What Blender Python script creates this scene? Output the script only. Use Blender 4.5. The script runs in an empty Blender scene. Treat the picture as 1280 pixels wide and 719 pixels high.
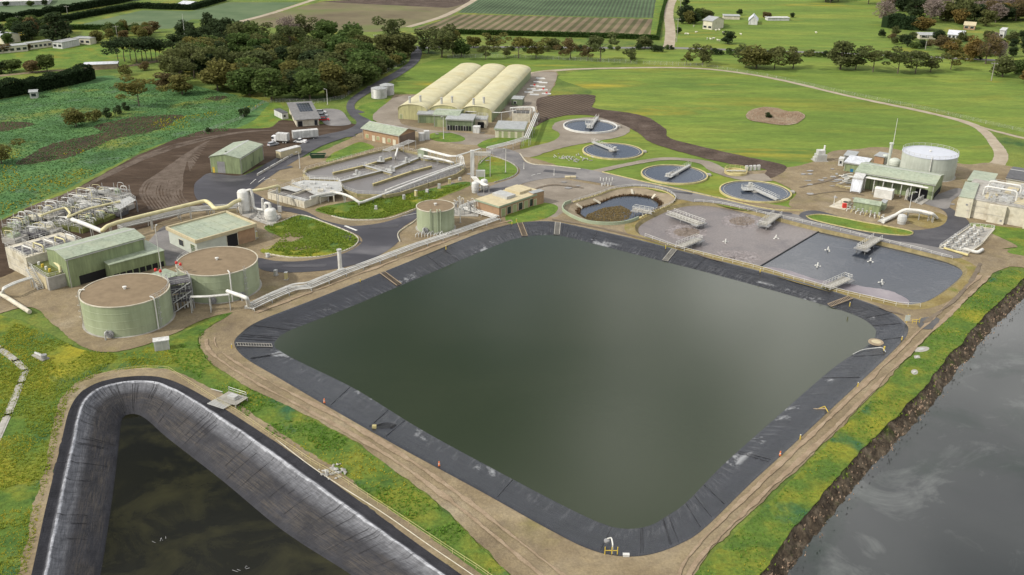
import bpy, math, random
import numpy as np
from mathutils import Vector, Matrix, noise, geometry

random.seed(7); rng = np.random.default_rng(7)
scene = bpy.context.scene
R = math.radians
# ------------------------------------------------------------------ camera
F, PITCH, ROLL, CAMH = 1200.0, R(23.5), R(0.7), 100.0
cp, sp, cr, sr = math.cos(PITCH), math.sin(PITCH), math.cos(ROLL), math.sin(ROLL)
CR = np.array([[cr, -sr, 0], [sr, cr, 0], [0, 0, 1]]) @ np.array([[1, 0, 0], [0, -sp, -cp], [0, cp, -sp]])
cam = bpy.data.objects.new('camera', bpy.data.cameras.new('camera'))
scene.collection.objects.link(cam)
m = Matrix.Identity(4)
for i in range(3):
    m[i][0] = CR[0][i]; m[i][1] = -CR[1][i]; m[i][2] = -CR[2][i]
m[2][3] = CAMH
cam.matrix_world = m
cam.data.sensor_width = 36; cam.data.lens = 36 * F / 1280
cam.data.clip_end = 20000; cam.data.clip_start = 1
scene.camera = cam
# ------------------------------------------------------------------ sky and sun
SUN_EL, SUN_AZ = R(38), R(202)          # azimuth: direction TO the sun, ccw from +x
sd = Vector((math.cos(SUN_EL) * math.cos(SUN_AZ), math.cos(SUN_EL) * math.sin(SUN_AZ), math.sin(SUN_EL)))
w = bpy.data.worlds.new('World'); scene.world = w; w.use_nodes = True
nt = w.node_tree; nt.nodes.clear()
N = nt.nodes.new; LK = nt.links.new
out = N('ShaderNodeOutputWorld'); bg = N('ShaderNodeBackground'); bg.inputs[1].default_value = 0.12
sky = N('ShaderNodeTexSky'); sky.sky_type = 'NISHITA'; sky.sun_disc = False
sky.sun_elevation = SUN_EL; sky.sun_rotation = math.pi / 2 - SUN_AZ
sky.dust_density = 2.0; sky.air_density = 1.0
tc = N('ShaderNodeTexCoord'); sx = N('ShaderNodeSeparateXYZ'); LK(tc.outputs['Generated'], sx.inputs[0])
az = N('ShaderNodeMath'); az.operation = 'MAXIMUM'; az.inputs[1].default_value = 0.0; LK(sx.outputs[2], az.inputs[0])
az2 = N('ShaderNodeMath'); az2.operation = 'ADD'; az2.inputs[1].default_value = 0.25; LK(az.outputs[0], az2.inputs[0])
rt = N('ShaderNodeMapping'); rt.inputs['Rotation'].default_value = (0, 0, R(12)); LK(tc.outputs['Generated'], rt.inputs[0])
dv = N('ShaderNodeVectorMath'); dv.operation = 'DIVIDE'; LK(rt.outputs[0], dv.inputs[0])
cb = N('ShaderNodeCombineXYZ'); [LK(az2.outputs[0], cb.inputs[i]) for i in range(3)]; LK(cb.outputs[0], dv.inputs[1])
nz = N('ShaderNodeTexNoise'); nz.inputs['Scale'].default_value = 1.7; nz.inputs['Detail'].default_value = 7; nz.inputs['Roughness'].default_value = .55
nz.inputs['Distortion'].default_value = .3
nz.noise_dimensions = '4D'; nz.inputs['W'].default_value = 13.96; LK(dv.outputs[0], nz.inputs['Vector'])
cr1 = N('ShaderNodeValToRGB'); cr1.color_ramp.elements[0].position = .34; cr1.color_ramp.elements[1].position = .56
LK(nz.outputs['Fac'], cr1.inputs[0])
nz2 = N('ShaderNodeTexNoise'); nz2.inputs['Scale'].default_value = 3.1; nz2.inputs['Detail'].default_value = 6
nz2.noise_dimensions = '4D'; nz2.inputs['W'].default_value = 14.46; LK(dv.outputs[0], nz2.inputs['Vector'])
cr2 = N('ShaderNodeValToRGB'); cr2.color_ramp.elements[0].position = .40; cr2.color_ramp.elements[1].position = .64
cr2.color_ramp.elements[0].color = (2.6, 2.7, 3.0, 1); cr2.color_ramp.elements[1].color = (23, 22.6, 22.0, 1)
LK(nz2.outputs['Fac'], cr2.inputs[0])
mx = N('ShaderNodeMixRGB'); LK(cr1.outputs[0], mx.inputs[0]); LK(sky.outputs[0], mx.inputs[1]); LK(cr2.outputs[0], mx.inputs[2])
LK(mx.outputs[0], bg.inputs[0]); LK(bg.outputs[0], out.inputs[0])
sl = bpy.data.lights.new('sun', 'SUN'); sl.energy = 4.2; sl.angle = R(2.5); sl.color = (1, .95, .86)
so = bpy.data.objects.new('sun', sl); scene.collection.objects.link(so)
so.rotation_euler = sd.to_track_quat('Z', 'Y').to_euler(); so.location = (0, 0, 300)
vs = scene.view_settings; vs.view_transform = 'Standard'; vs.look = 'None'; vs.gamma = 1; vs.exposure = -0.14; vs.use_curve_mapping = False

# ------------------------------------------------------------------ helpers
def P(u, v, z=0.0):
    d = np.array([(u - 640) / F, (v - 359.5) / F, 1]) @ CR
    t = (z - CAMH) / d[2]
    return np.array([d[0] * t, d[1] * t, z])
def proj(p):
    q = CR @ (np.asarray(p, float) - [0, 0, CAMH])
    return 640 + F * q[0] / q[2], 359.5 + F * q[1] / q[2]
def height(u, v, vt, z0=0.0):
    g = P(u, v, z0); lo, hi = 0, 60
    for _ in range(40):
        mid = (lo + hi) / 2
        if proj(g + [0, 0, mid])[1] > vt: lo = mid
        else: hi = mid
    return lo
def at(u, v, z0=0.0, h=0.0):            # ground point under a pixel that shows a point h above it
    p = P(u, v, z0 + h); p[2] = z0; return p
th_ = np.linspace(0, 2 * np.pi, 181)
def circ(l, r, t, b, z):                # circle at height z from its picture extents
    def ell(x):
        q = np.stack([x[0] + x[2] * np.cos(th_), x[1] + x[2] * np.sin(th_), np.full_like(th_, z - CAMH)], -1) @ CR.T
        U = 640 + F * q[:, 0] / q[:, 2]; V = 359.5 + F * q[:, 1] / q[:, 2]
        return np.array([U.min(), U.max(), V.min(), V.max()])
    c = P((l + r) / 2, (t + b) / 2, z); a = P(l, (t + b) / 2, z)
    x = np.array([c[0], c[1], np.linalg.norm(a - c)]); e = np.array([l, r, t, b])
    for _ in range(5):
        y = ell(x) - e
        J = np.stack([(ell(x + d) - e - y) / .01 for d in np.eye(3) * .01], 1)
        x = x - np.linalg.lstsq(J, y, rcond=None)[0]
    return x, ell
def spl(pts, n, closed=False):
    p = np.array(pts, float); k = len(p); o = []
    segs = k if closed else k - 1
    ts = np.linspace(0, segs, n, endpoint=not closed)
    for t in ts:
        i = min(int(t), segs - 1); f = t - i
        g = (lambda j: p[j % k]) if closed else (lambda j: p[min(max(j, 0), k - 1)])
        a, b, c, d = g(i - 1), g(i), g(i + 1), g(i + 2)
        o.append(.5 * (2 * b + (c - a) * f + (2 * a - 5 * b + 4 * c - d) * f * f + (3 * b - a - 3 * c + d) * f ** 3))
    return np.array(o)
def dens(pts, step, closed=False):      # even re-sampling of a polyline
    p = np.array(pts, float)
    if closed: p = np.vstack([p, p[:1]])
    L = np.r_[0, np.cumsum(np.linalg.norm(np.diff(p, axis=0), axis=1))]
    n = max(2, int(L[-1] / step) + 1)
    t = np.linspace(0, L[-1], n, endpoint=not closed)
    return np.stack([np.interp(t, L, p[:, k]) for k in range(p.shape[1])], 1)
def pin(pts, poly):
    x, y = pts[:, 0], pts[:, 1]; ins = np.zeros(len(pts), bool); n = len(poly); j = n - 1
    for i in range(n):
        xi, yi, xj, yj = poly[i][0], poly[i][1], poly[j][0], poly[j][1]
        if yi != yj:
            c = ((yi > y) != (yj > y)) & (x < (xj - xi) * (y - yi) / (yj - yi) + xi)
            ins ^= c
        j = i
    return ins

MATS = {}
def new_mat(name):
    mt = bpy.data.materials.new(name); mt.use_nodes = True
    t = mt.node_tree; b = t.nodes['Principled BSDF']; MATS[name] = mt
    return mt, t, b
def c4(c): return (c[0], c[1], c[2], 1)
def ramp(t, fac, stops, interp='LINEAR'):
    r = t.nodes.new('ShaderNodeValToRGB'); e = r.color_ramp.elements; r.color_ramp.interpolation = interp
    while len(e) < len(stops): e.new(.5)
    for k, (p, c) in enumerate(stops): e[k].position = p; e[k].color = c4(c) if len(c) == 3 else c
    t.links.new(fac, r.inputs[0]); return r.outputs[0]
def noise_n(t, vec, scale, detail=6, rough=.6, dist=0.0):
    n = t.nodes.new('ShaderNodeTexNoise'); n.inputs['Scale'].default_value = scale; n.inputs['Detail'].default_value = detail
    n.inputs['Roughness'].default_value = rough; n.inputs['Distortion'].default_value = dist
    t.links.new(vec, n.inputs['Vector']); return n.outputs['Fac']
def mixc(t, fac, a, b, mode='MIX'):
    n = t.nodes.new('ShaderNodeMixRGB'); n.blend_type = mode
    for s, v in ((0, fac), (1, a), (2, b)):
        if isinstance(v, bpy.types.NodeSocket): t.links.new(v, n.inputs[s])
        elif s == 0: n.inputs[0].default_value = v
        else: n.inputs[s].default_value = c4(v)
    return n.outputs[0]
def mathn(t, op, a, b=0.0):
    n = t.nodes.new('ShaderNodeMath'); n.operation = op
    for s, v in ((0, a), (1, b)):
        if isinstance(v, bpy.types.NodeSocket): t.links.new(v, n.inputs[s])
        else: n.inputs[s].default_value = v
    return n.outputs[0]
def pos_vec(t, sc=(1, 1, 1), rot=0.0, obj=False):
    if obj: s = t.nodes.new('ShaderNodeTexCoord').outputs['Object']
    else: s = t.nodes.new('ShaderNodeNewGeometry').outputs['Position']
    mp = t.nodes.new('ShaderNodeMapping'); mp.inputs['Scale'].default_value = sc; mp.inputs['Rotation'].default_value = (0, 0, rot)
    t.links.new(s, mp.inputs['Vector']); return mp.outputs[0]
def bumpn(t, b, h, strength, dist=1.0):
    n = t.nodes.new('ShaderNodeBump'); n.inputs['Strength'].default_value = strength; n.inputs['Distance'].default_value = dist
    t.links.new(h, n.inputs['Height']); t.links.new(n.outputs[0], b.inputs['Normal'])
def mat(name, stops, scale=.2, detail=8, rough=.9, spec=.3, bump=0, bscale=3, layers=(), aniso=(1, 1, 1), rot=0, obj=False, metal=0, fine=None, fscale=4, mid=None):
    """noise-mottled surface; layers = (colour, scale, lo, hi) blotches over it; fine = (dark, light) multiplier"""
    mt, t, b = new_mat(name)
    v = pos_vec(t, aniso, rot, obj)
    n = noise_n(t, v, scale, detail, .62)
    col = ramp(t, n, stops)
    for (lc, ls, lo, hi) in layers:
        f = ramp(t, noise_n(t, v, ls, 7, .6, .2), [(lo, (0, 0, 0)), (hi, (1, 1, 1))])
        col = mixc(t, f, col, lc)
    if fine:
        f = noise_n(t, v, fscale, 4, .7)
        g = ramp(t, f, [(.25, (fine[0],) * 3), (.75, (fine[1],) * 3)])
        col = mixc(t, 1.0, col, g, 'MULTIPLY')
    if mid:
        g = ramp(t, noise_n(t, v, mid[2], 8, .75, .4), [(.32, (mid[0],) * 3), (.68, (mid[1], mid[1], mid[1] * .9))])
        col = mixc(t, 1.0, col, g, 'MULTIPLY')
    t.links.new(col, b.inputs['Base Color'])
    b.inputs['Roughness'].default_value = rough; b.inputs['Specular IOR Level'].default_value = spec; b.inputs['Metallic'].default_value = metal
    if bump:
        bumpn(t, b, noise_n(t, v, bscale, 5, .65), bump, .3)
    return mt
def flat(name, c, rough=.6, var=.12, spec=.4, metal=0, scale=.6, dirt=None):
    d = tuple(x * (1 - var) for x in c); l = tuple(min(1, x * (1 + var)) for x in c)
    ly = [(dirt, .35, .52, .75)] if dirt else []
    return mat(name, [(.3, d), (.7, l)], scale, 6, rough, spec, layers=ly, obj=False, metal=metal)

class MB:
    def __init__(s): s.v = []; s.f = []
    def add(s, vs, fs):
        o = len(s.v); s.v += [tuple(map(float, q)) for q in vs]; s.f += [tuple(i + o for i in q) for q in fs]; return s
    def box(s, x0, y0, z0, x1, y1, z1):
        if x0 > x1: x0, x1 = x1, x0
        if y0 > y1: y0, y1 = y1, y0
        return s.add([(x0, y0, z0), (x1, y0, z0), (x1, y1, z0), (x0, y1, z0), (x0, y0, z1), (x1, y0, z1), (x1, y1, z1), (x0, y1, z1)],
                     [(3, 2, 1, 0), (4, 5, 6, 7), (0, 1, 5, 4), (1, 2, 6, 5), (2, 3, 7, 6), (3, 0, 4, 7)])
    def obox(s, a, b, w_, z0, z1):      # box along segment a-b in plan, width w_
        a = np.array(a[:2], float); b = np.array(b[:2], float); d = b - a; L = np.linalg.norm(d) or 1; n = np.array([-d[1], d[0]]) / L * w_ / 2
        q = [a - n, b - n, b + n, a + n]
        return s.add([(*k, z0) for k in q] + [(*k, z1) for k in q], [(3, 2, 1, 0), (4, 5, 6, 7), (0, 1, 5, 4), (1, 2, 6, 5), (2, 3, 7, 6), (3, 0, 4, 7)])
    def cyl(s, c, r, h, n=16, r2=None, cap=True):
        r2 = r if r2 is None else r2; x, y, z = c; a = [2 * math.pi * k / n for k in range(n)]
        vs = [(x + r * math.cos(t), y + r * math.sin(t), z) for t in a] + [(x + r2 * math.cos(t), y + r2 * math.sin(t), z + h) for t in a]
        fs = [(k, (k + 1) % n, n + (k + 1) % n, n + k) for k in range(n)]
        if cap: fs += [tuple(range(n, 2 * n)), tuple(reversed(range(n)))]
        return s.add(vs, fs)
    def rev(s, c, prof, n=24, cap=True):  # lathe of (r, z) profile
        x, y, z = c; vs = []; fs = []
        for (r, h) in prof: vs += [(x + r * math.cos(2 * math.pi * k / n), y + r * math.sin(2 * math.pi * k / n), z + h) for k in range(n)]
        for i in range(len(prof) - 1):
            for k in range(n): fs.append((i * n + k, i * n + (k + 1) % n, (i + 1) * n + (k + 1) % n, (i + 1) * n + k))
        if cap: fs.append(tuple((len(prof) - 1) * n + k for k in range(n)))
        return s.add(vs, fs)
    def tube(s, pts, r, n=8, closed=False, taper=None):
        p = [Vector(map(float, q)) for q in pts]; k = len(p); vs = []; fs = []
        up = Vector((0, 0, 1))
        for i in range(k):
            a = p[i - 1] if (i or closed) else p[0]; b = p[(i + 1) % k] if (i < k - 1 or closed) else p[-1]
            t = (b - a); t = t.normalized() if t.length else Vector((1, 0, 0))
            ref = up if abs(t.z) < .95 else Vector((1, 0, 0))
            x = t.cross(ref).normalized(); y = x.cross(t)
            rr = r if taper is None else r + (taper - r) * i / (k - 1)
            vs += [p[i] + (x * math.cos(2 * math.pi * j / n) + y * math.sin(2 * math.pi * j / n)) * rr for j in range(n)]
        for i in range(k if closed else k - 1):
            for j in range(n):
                a = i * n; b = ((i + 1) % k) * n
                fs.append((a + j, b + j, b + (j + 1) % n, a + (j + 1) % n))
        if not closed: fs += [tuple(range(n)), tuple(reversed(range((k - 1) * n, k * n)))]
        return s.add(vs, fs)
    def prism(s, poly, z0, z1, bottom=True):
        n = len(poly); vs = [(q[0], q[1], z0) for q in poly] + [(q[0], q[1], z1) for q in poly]
        fs = [(k, (k + 1) % n, n + (k + 1) % n, n + k) for k in range(n)] + [tuple(range(n, 2 * n))]
        if bottom: fs.append(tuple(reversed(range(n))))
        return s.add(vs, fs)
    def build(s, name, mt, parent=None, smooth=None, world=False, kind=None, uv=None):
        me = bpy.data.meshes.new(name)
        v = s.v
        if world and parent is not None:
            o = parent.location; v = [(q[0] - o[0], q[1] - o[1], q[2] - o[2]) for q in v]
        me.from_pydata(v, [], s.f)
        me.materials.append(MATS[mt] if isinstance(mt, str) else mt)
        if smooth:
            me.shade_smooth(); me.set_sharp_from_angle(angle=R(smooth))
        me.validate()
        o = bpy.data.objects.new(name, me); scene.collection.objects.link(o)
        if parent is not None: o.parent = parent
        if kind: o['kind'] = kind
        return o
def tag(o, label, cat, group=None, kind=None):
    o['label'] = label; o['category'] = cat
    if group: o['group'] = group
    if kind: o['kind'] = kind
    return o
def thing(name, label, cat, loc=(0, 0, 0), rz=0, group=None):
    o = bpy.data.objects.new(name, None); scene.collection.objects.link(o)
    o.empty_display_size = .2; o.location = tuple(map(float, loc)); o.rotation_euler = (0, 0, rz)
    return tag(o, label, cat, group)
def copy_tree(o, parent=None):
    c = o.copy(); scene.collection.objects.link(c); c.parent = parent
    for ch in o.children: copy_tree(ch, c)
    return c
ORD = ['first', 'second', 'third', 'fourth', 'fifth', 'sixth', 'seventh', 'eighth', 'ninth', 'tenth', 'eleventh', 'twelfth', 'thirteenth',
       'fourteenth', 'fifteenth', 'sixteenth', 'seventeenth', 'eighteenth', 'nineteenth', 'twentieth']
def ordn(i):
    if i < 20: return ORD[i]
    tens = {2: 'twenty', 3: 'thirty', 4: 'forty', 5: 'fifty', 6: 'sixty', 7: 'seventy', 8: 'eighty', 9: 'ninety'}; k = i + 1
    if k % 10 == 0: return {2: 'twentieth', 3: 'thirtieth', 4: 'fortieth', 5: 'fiftieth', 6: 'sixtieth', 7: 'seventieth', 8: 'eightieth', 9: 'ninetieth'}[k // 10]
    return tens[k // 10] + '-' + ORD[k % 10 - 1]

# ------------------------------------------------------------------ ground sheets
def W(px, z=0.0): return np.array([P(u, v, z)[:2] for u, v in px])
def rag(poly, step, amp, seed, closed=True):
    p = dens(poly, step, closed); o = []
    n = len(p)
    for i in range(n):
        a = p[i - 1] if closed or i else p[i]; b = p[(i + 1) % n] if closed or i < n - 1 else p[i]
        t = b - a; L = np.linalg.norm(t) or 1; nn = np.array([-t[1], t[0]]) / L
        q = p[i]
        k = noise.noise((q[0] * .09, q[1] * .09, seed)) * 1.2 + noise.noise((q[0] * .35, q[1] * .35, seed + 9)) * .8 + noise.noise((q[0] * 1.3, q[1] * 1.3, seed + 19)) * .5
        o.append(q + nn * k * amp)
    return np.array(o)
def fill(name, rings, z, mt, kind='structure', holes=()):
    """flat sheet: outer ring minus holes (constrained Delaunay, triangles picked by centroid)"""
    vs = []; ed = []
    for r in [rings] + list(holes):
        o = len(vs); n = len(r); vs += [Vector((float(a[0]), float(a[1]))) for a in r]; ed += [(o + i, o + (i + 1) % n) for i in range(n)]
    res = geometry.delaunay_2d_cdt(vs, ed, [], 0, 1e-4)
    V = np.array([(q.x, q.y) for q in res[0]]); T = np.array([f for f in res[2] if len(f) == 3])
    c = V[T].mean(1); ok = pin(c, rings)
    for h in holes: ok &= ~pin(c, h)
    T = T[ok]
    e1 = V[T[:, 1]] - V[T[:, 0]]; e2 = V[T[:, 2]] - V[T[:, 0]]
    flip = (e1[:, 0] * e2[:, 1] - e1[:, 1] * e2[:, 0]) < 0
    T[flip] = T[flip][:, ::-1]
    used = np.unique(T); mp = -np.ones(len(V), int); mp[used] = np.arange(len(used))
    mb = MB(); mb.v = [(float(V[i][0]), float(V[i][1]), z) for i in used]; mb.f = [tuple(int(mp[i]) for i in t) for t in T]
    o = mb.build(name, mt); o['kind'] = kind
    return o
ZK = [0.0]
def sheet(name, px, mt, amp=.35, step=1.2, curve=True, holes=(), seed=None, z=None, world=False):
    p = np.array(px, float) if world else W(px)
    if curve: p = spl(p, max(len(p) * 8, 40), True)
    if amp: p = rag(p, step, amp, seed if seed is not None else len(scene.objects) * .37)
    if z is None: ZK[0] += .0028; z = ZK[0]
    return fill(name, p, z, mt, holes=holes)
def ribbon(name, px, width, mt, amp=.15, z=None, world=False, holes=(), ends=True):
    c = np.array(px, float) if world else W(px)
    c = spl(c, max(len(c) * 10, 20)); wd = width if hasattr(width, '__len__') else [width] * 2
    n = len(c); l = []; r = []
    for i in range(n):
        t = c[min(i + 1, n - 1)] - c[max(i - 1, 0)]; t /= np.linalg.norm(t); nn = np.array([-t[1], t[0]])
        k = np.interp(i / (n - 1), np.linspace(0, 1, len(wd)), wd) / 2
        l.append(c[i] + nn * k); r.append(c[i] - nn * k)
    p = np.array(l + r[::-1])
    if amp: p = rag(p, 1.0, amp, len(scene.objects) * .37)
    if z is None: ZK[0] += .0028; z = ZK[0]
    return fill(name, p, z, mt, holes=holes)
# ------------------------------------------------------------------ materials of the ground
G1, G2, G3, GY = (.06, .10, .024), (.10, .145, .032), (.15, .185, .042), (.24, .21, .04)
mat('grass', [(.3, G1), (.45, G2), (.6, G3), (.72, (.13, .16, .026))], .035, 9, .95, .15, .5, 2.5, layers=[(GY, .03, .56, .72), ((.03, .075, .025), .05, .55, .72)], fine=(.62, 1.3), fscale=1.6, mid=(.8, 1.25, .2))
mat('lawn', [(.3, (.065, .12, .022)), (.5, (.105, .17, .03)), (.7, (.16, .205, .038))], .12, 9, .95, .15, .5, 3, layers=[((.19, .175, .025), .09, .52, .7)], fine=(.65, 1.25), fscale=2.2, mid=(.8, 1.25, .35))
mat('weedy_grass', [(.3, (.045, .095, .022)), (.5, (.09, .145, .026)), (.68, (.17, .18, .028))], .13, 9, .95, .12, .8, 2, layers=[((.26, .235, .025), .045, .5, .7), ((.035, .10, .045), .08, .57, .68)], fine=(.6, 1.35), fscale=1.4)
mat('paddock', [(.3, (.085, .14, .026)), (.5, (.13, .188, .034)), (.68, (.185, .222, .042))], .022, 9, .95, .15, .3, 2, layers=[((.2, .19, .03), .016, .54, .74), ((.06, .125, .035), .02, .54, .7), ((.32, .26, .03), .02, .58, .72)], aniso=(.45, 1.6, 1), fine=(.7, 1.22), fscale=.8, mid=(.76, 1.24, .11))
mat('marsh_field', [(.3, (.04, .085, .032)), (.5, (.065, .14, .048)), (.7, (.105, .19, .06))], .05, 10, .95, .12, .6, 1.2, layers=[((.14, .17, .035), .035, .54, .66), ((.09, .14, .085), .08, .55, .7), ((.035, .05, .02), .09, .6, .7)], fine=(.5, 1.4), fscale=.55)
mat('marsh_mud', [(.35, (.028, .022, .012)), (.6, (.055, .04, .018)), (.75, (.06, .065, .02))], .12, 9, .9, .2, .6, 1.0, fine=(.6, 1.3), fscale=.8)
mat('bare_soil', [(.3, (.034, .022, .014)), (.5, (.058, .039, .026)), (.7, (.095, .068, .049))], .09, 10, .95, .15, .6, 1.5, layers=[((.17, .135, .105), .12, .6, .78)], aniso=(.35, 1.4, 1), rot=-.75, fine=(.72, 1.25), fscale=1.2)
mat('ploughed_soil', [(.3, (.045, .032, .024)), (.5, (.075, .054, .042)), (.7, (.115, .088, .07))], .12, 10, .95, .15, .8, 1.5, fine=(.6, 1.35), fscale=1.0)
mat('dirt', [(.28, (.16, .122, .078)), (.5, (.225, .178, .118)), (.72, (.29, .238, .165))], .07, 10, .95, .15, .4, 3, layers=[((.19, .165, .07), .06, .56, .74), ((.15, .12, .09), .03, .54, .72), ((.33, .28, .21), .05, .6, .78)], fine=(.74, 1.2), fscale=2.2, mid=(.8, 1.15, .35))
mat('gravel', [(.3, (.17, .145, .115)), (.5, (.225, .195, .158)), (.7, (.29, .255, .21))], .08, 10, .95, .15, .4, 3, fine=(.82, 1.15), fscale=3)
mat('track', [(.3, (.27, .225, .165)), (.5, (.33, .28, .21)), (.7, (.40, .35, .27))], .2, 8, .95, .15, .3, 3, fine=(.85, 1.12), fscale=3)
mat('asphalt', [(.3, (.035, .034, .04)), (.5, (.058, .057, .064)), (.7, (.09, .088, .094))], .09, 10, .75, .35, .15, 4, layers=[((.14, .135, .135), .06, .6, .8)], aniso=(.7, 1.3, 1), rot=.5, fine=(.85, 1.15), fscale=2)
mat('pale_asphalt', [(.3, (.12, .115, .115)), (.5, (.17, .162, .158)), (.7, (.225, .213, .205))], .08, 10, .85, .3, .15, 4, layers=[((.085, .083, .088), .07, .56, .72)], fine=(.88, 1.12), fscale=2)
mat('new_asphalt', [(.3, (.022, .021, .026)), (.5, (.035, .033, .04)), (.7, (.06, .057, .066))], .07, 9, .55, .4, .1, 4, layers=[((.12, .115, .12), .05, .57, .74)], aniso=(.6, 1.4, 1), rot=.9)
mat('crop_field', [(.3, (.065, .105, .05)), (.5, (.095, .135, .07)), (.7, (.125, .165, .085))], .03, 8, .95, .1, layers=[((.13, .14, .08), .02, .55, .75)])
mat('stubble_field', [(.3, (.105, .085, .055)), (.5, (.145, .125, .075)), (.7, (.18, .165, .09))], .02, 8, .95, .1, layers=[((.12, .14, .05), .015, .5, .66)], aniso=(1, 1, 1))
mat('verge', [(.3, (.17, .13, .055)), (.5, (.235, .185, .075)), (.7, (.26, .22, .12))], .15, 9, .95, .12, .5, 3, layers=[((.13, .15, .03), .1, .55, .68)], fine=(.7, 1.2), fscale=2)
mat('water_stain', [(.3, (.03, .028, .027)), (.7, (.07, .064, .058))], .3, 8, .4, .4)
def rows_mat(name, base, dark, period, ang, amp=.9, soft=(.35, .65)):
    mt, t, b = new_mat(name)
    v = pos_vec(t, (1, 1, 1), ang)
    wv = t.nodes.new('ShaderNodeTexWave'); wv.inputs['Scale'].default_value = 1.0 / period / 1.0 * .314 * 10 / 10; wv.inputs['Distortion'].default_value = amp
    wv.inputs['Detail'].default_value = 3; wv.inputs['Detail Scale'].default_value = .15
    t.links.new(v, wv.inputs['Vector'])
    n = noise_n(t, pos_vec(t), .03, 8)
    c = mixc(t, ramp(t, wv.outputs['Fac'], [(soft[0], (0, 0, 0)), (soft[1], (1, 1, 1))]), dark, base)
    g = ramp(t, n, [(.3, (.7, .7, .7)), (.7, (1.3, 1.3, 1.25))])
    c = mixc(t, 1, c, g, 'MULTIPLY')
    t.links.new(c, b.inputs['Base Color']); b.inputs['Roughness'].default_value = .95; b.inputs['Specular IOR Level'].default_value = .1
    bumpn(t, b, wv.outputs['Fac'], .5, .4)
rows_mat('crop_rows', (.075, .115, .06), (.055, .075, .045), 3.0, .15, .4)
rows_mat('brown_rows', (.165, .13, .085), (.085, .085, .04), 6.5, .22, .6)
rows_mat('harrowed', (.10, .077, .06), (.058, .042, .032), 2.4, R(-32), 2.0)

def water_mat(name, deep, shallow, rough=.06, ripple=.25, rscale=.9, scum_sheen=None):
    mt, t, b = new_mat(name)
    v = pos_vec(t)
    n = noise_n(t, v, .012, 5, .55, .5)
    col = ramp(t, n, [(.35, deep), (.65, shallow)])
    if scum_sheen: col = scum_sheen(t, v, col, b)
    t.links.new(col, b.inputs['Base Color'])
    b.inputs['Roughness'].default_value = rough; b.inputs['IOR'].default_value = 1.33; b.inputs['Specular IOR Level'].default_value = .28 if name == 'lagoon_water' else .5
    h = noise_n(t, pos_vec(t, (1, 1.7, 1), .5), rscale, 5, .65)
    bumpn(t, b, h, ripple, .12)
water_mat('pond_water', (.017, .026, .009), (.026, .034, .015), .03, .12, 2.0)
water_mat('lagoon_water', (.006, .006, .003), (.011, .011, .005), .05, .07, .7, scum_sheen=lambda t, v, c, b: mixc(t, ramp(t, noise_n(t, v, .09, 8, .65, .6), [(.45, (0, 0, 0)), (.85, (1, 1, 1))]), c, (.04, .038, .014)))
water_mat('river_water', (.03, .034, .036), (.05, .055, .054), .02, .05, 1.2, scum_sheen=lambda t, v, c, b: mixc(t, ramp(t, noise_n(t, v, .03, 7, .6, 1.0), [(.5, (0, 0, 0)), (.66, (.75, .75, .75))]), mixc(t, ramp(t, noise_n(t, v, .05, 7, .65, 1.2), [(.52, (0, 0, 0)), (.66, (.8, .8, .8))]), c, (.10, .108, .105)), (.014, .026, .02)))  # pale blotches paint cloud reflection into the colour; dark green ones are weed
water_mat('clarifier_water', (.045, .055, .075), (.06, .072, .092), .08, .2, 1.5)
water_mat('tank_water', (.13, .12, .115), (.17, .158, .15), .3, .4, 1.2)
water_mat('basin_water', (.018, .024, .034), (.034, .04, .052), .06, .25, 1.0,
          scum_sheen=lambda t, v, c, b: mixc(t, ramp(t, noise_n(t, v, .06, 6, .6, .8), [(.5, (0, 0, 0)), (.7, (.4, .4, .4))]), c, (.1, .1, .11)))
water_mat('scum_water', (.15, .13, .125), (.22, .195, .185), .4, .5, 1.4, scum_sheen=lambda t, v, c, b: mixc(t, 1, mixc(t, ramp(t, noise_n(t, v, .07, 7, .7, .8), [(.45, (0, 0, 0)), (.65, (.8, .8, .8))]), c, (.12, .108, .11)), ramp(t, noise_n(t, v, 1.6, 5, .8), [(.3, (.72, .72, .72)), (.55, (1, 1, 1)), (.75, (1.5, 1.48, 1.45))]), 'MULTIPLY'))
mat('foam', [(.3, (.2, .175, .17)), (.5, (.27, .24, .235)), (.7, (.36, .33, .325))], .5, 10, .8, .2, .4, 3, fine=(.8, 1.15), fscale=2)
mat('brown_foam', [(.35, (.17, .135, .105)), (.65, (.25, .205, .17))], .8, 10, .85, .2, .5, 3)

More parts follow.
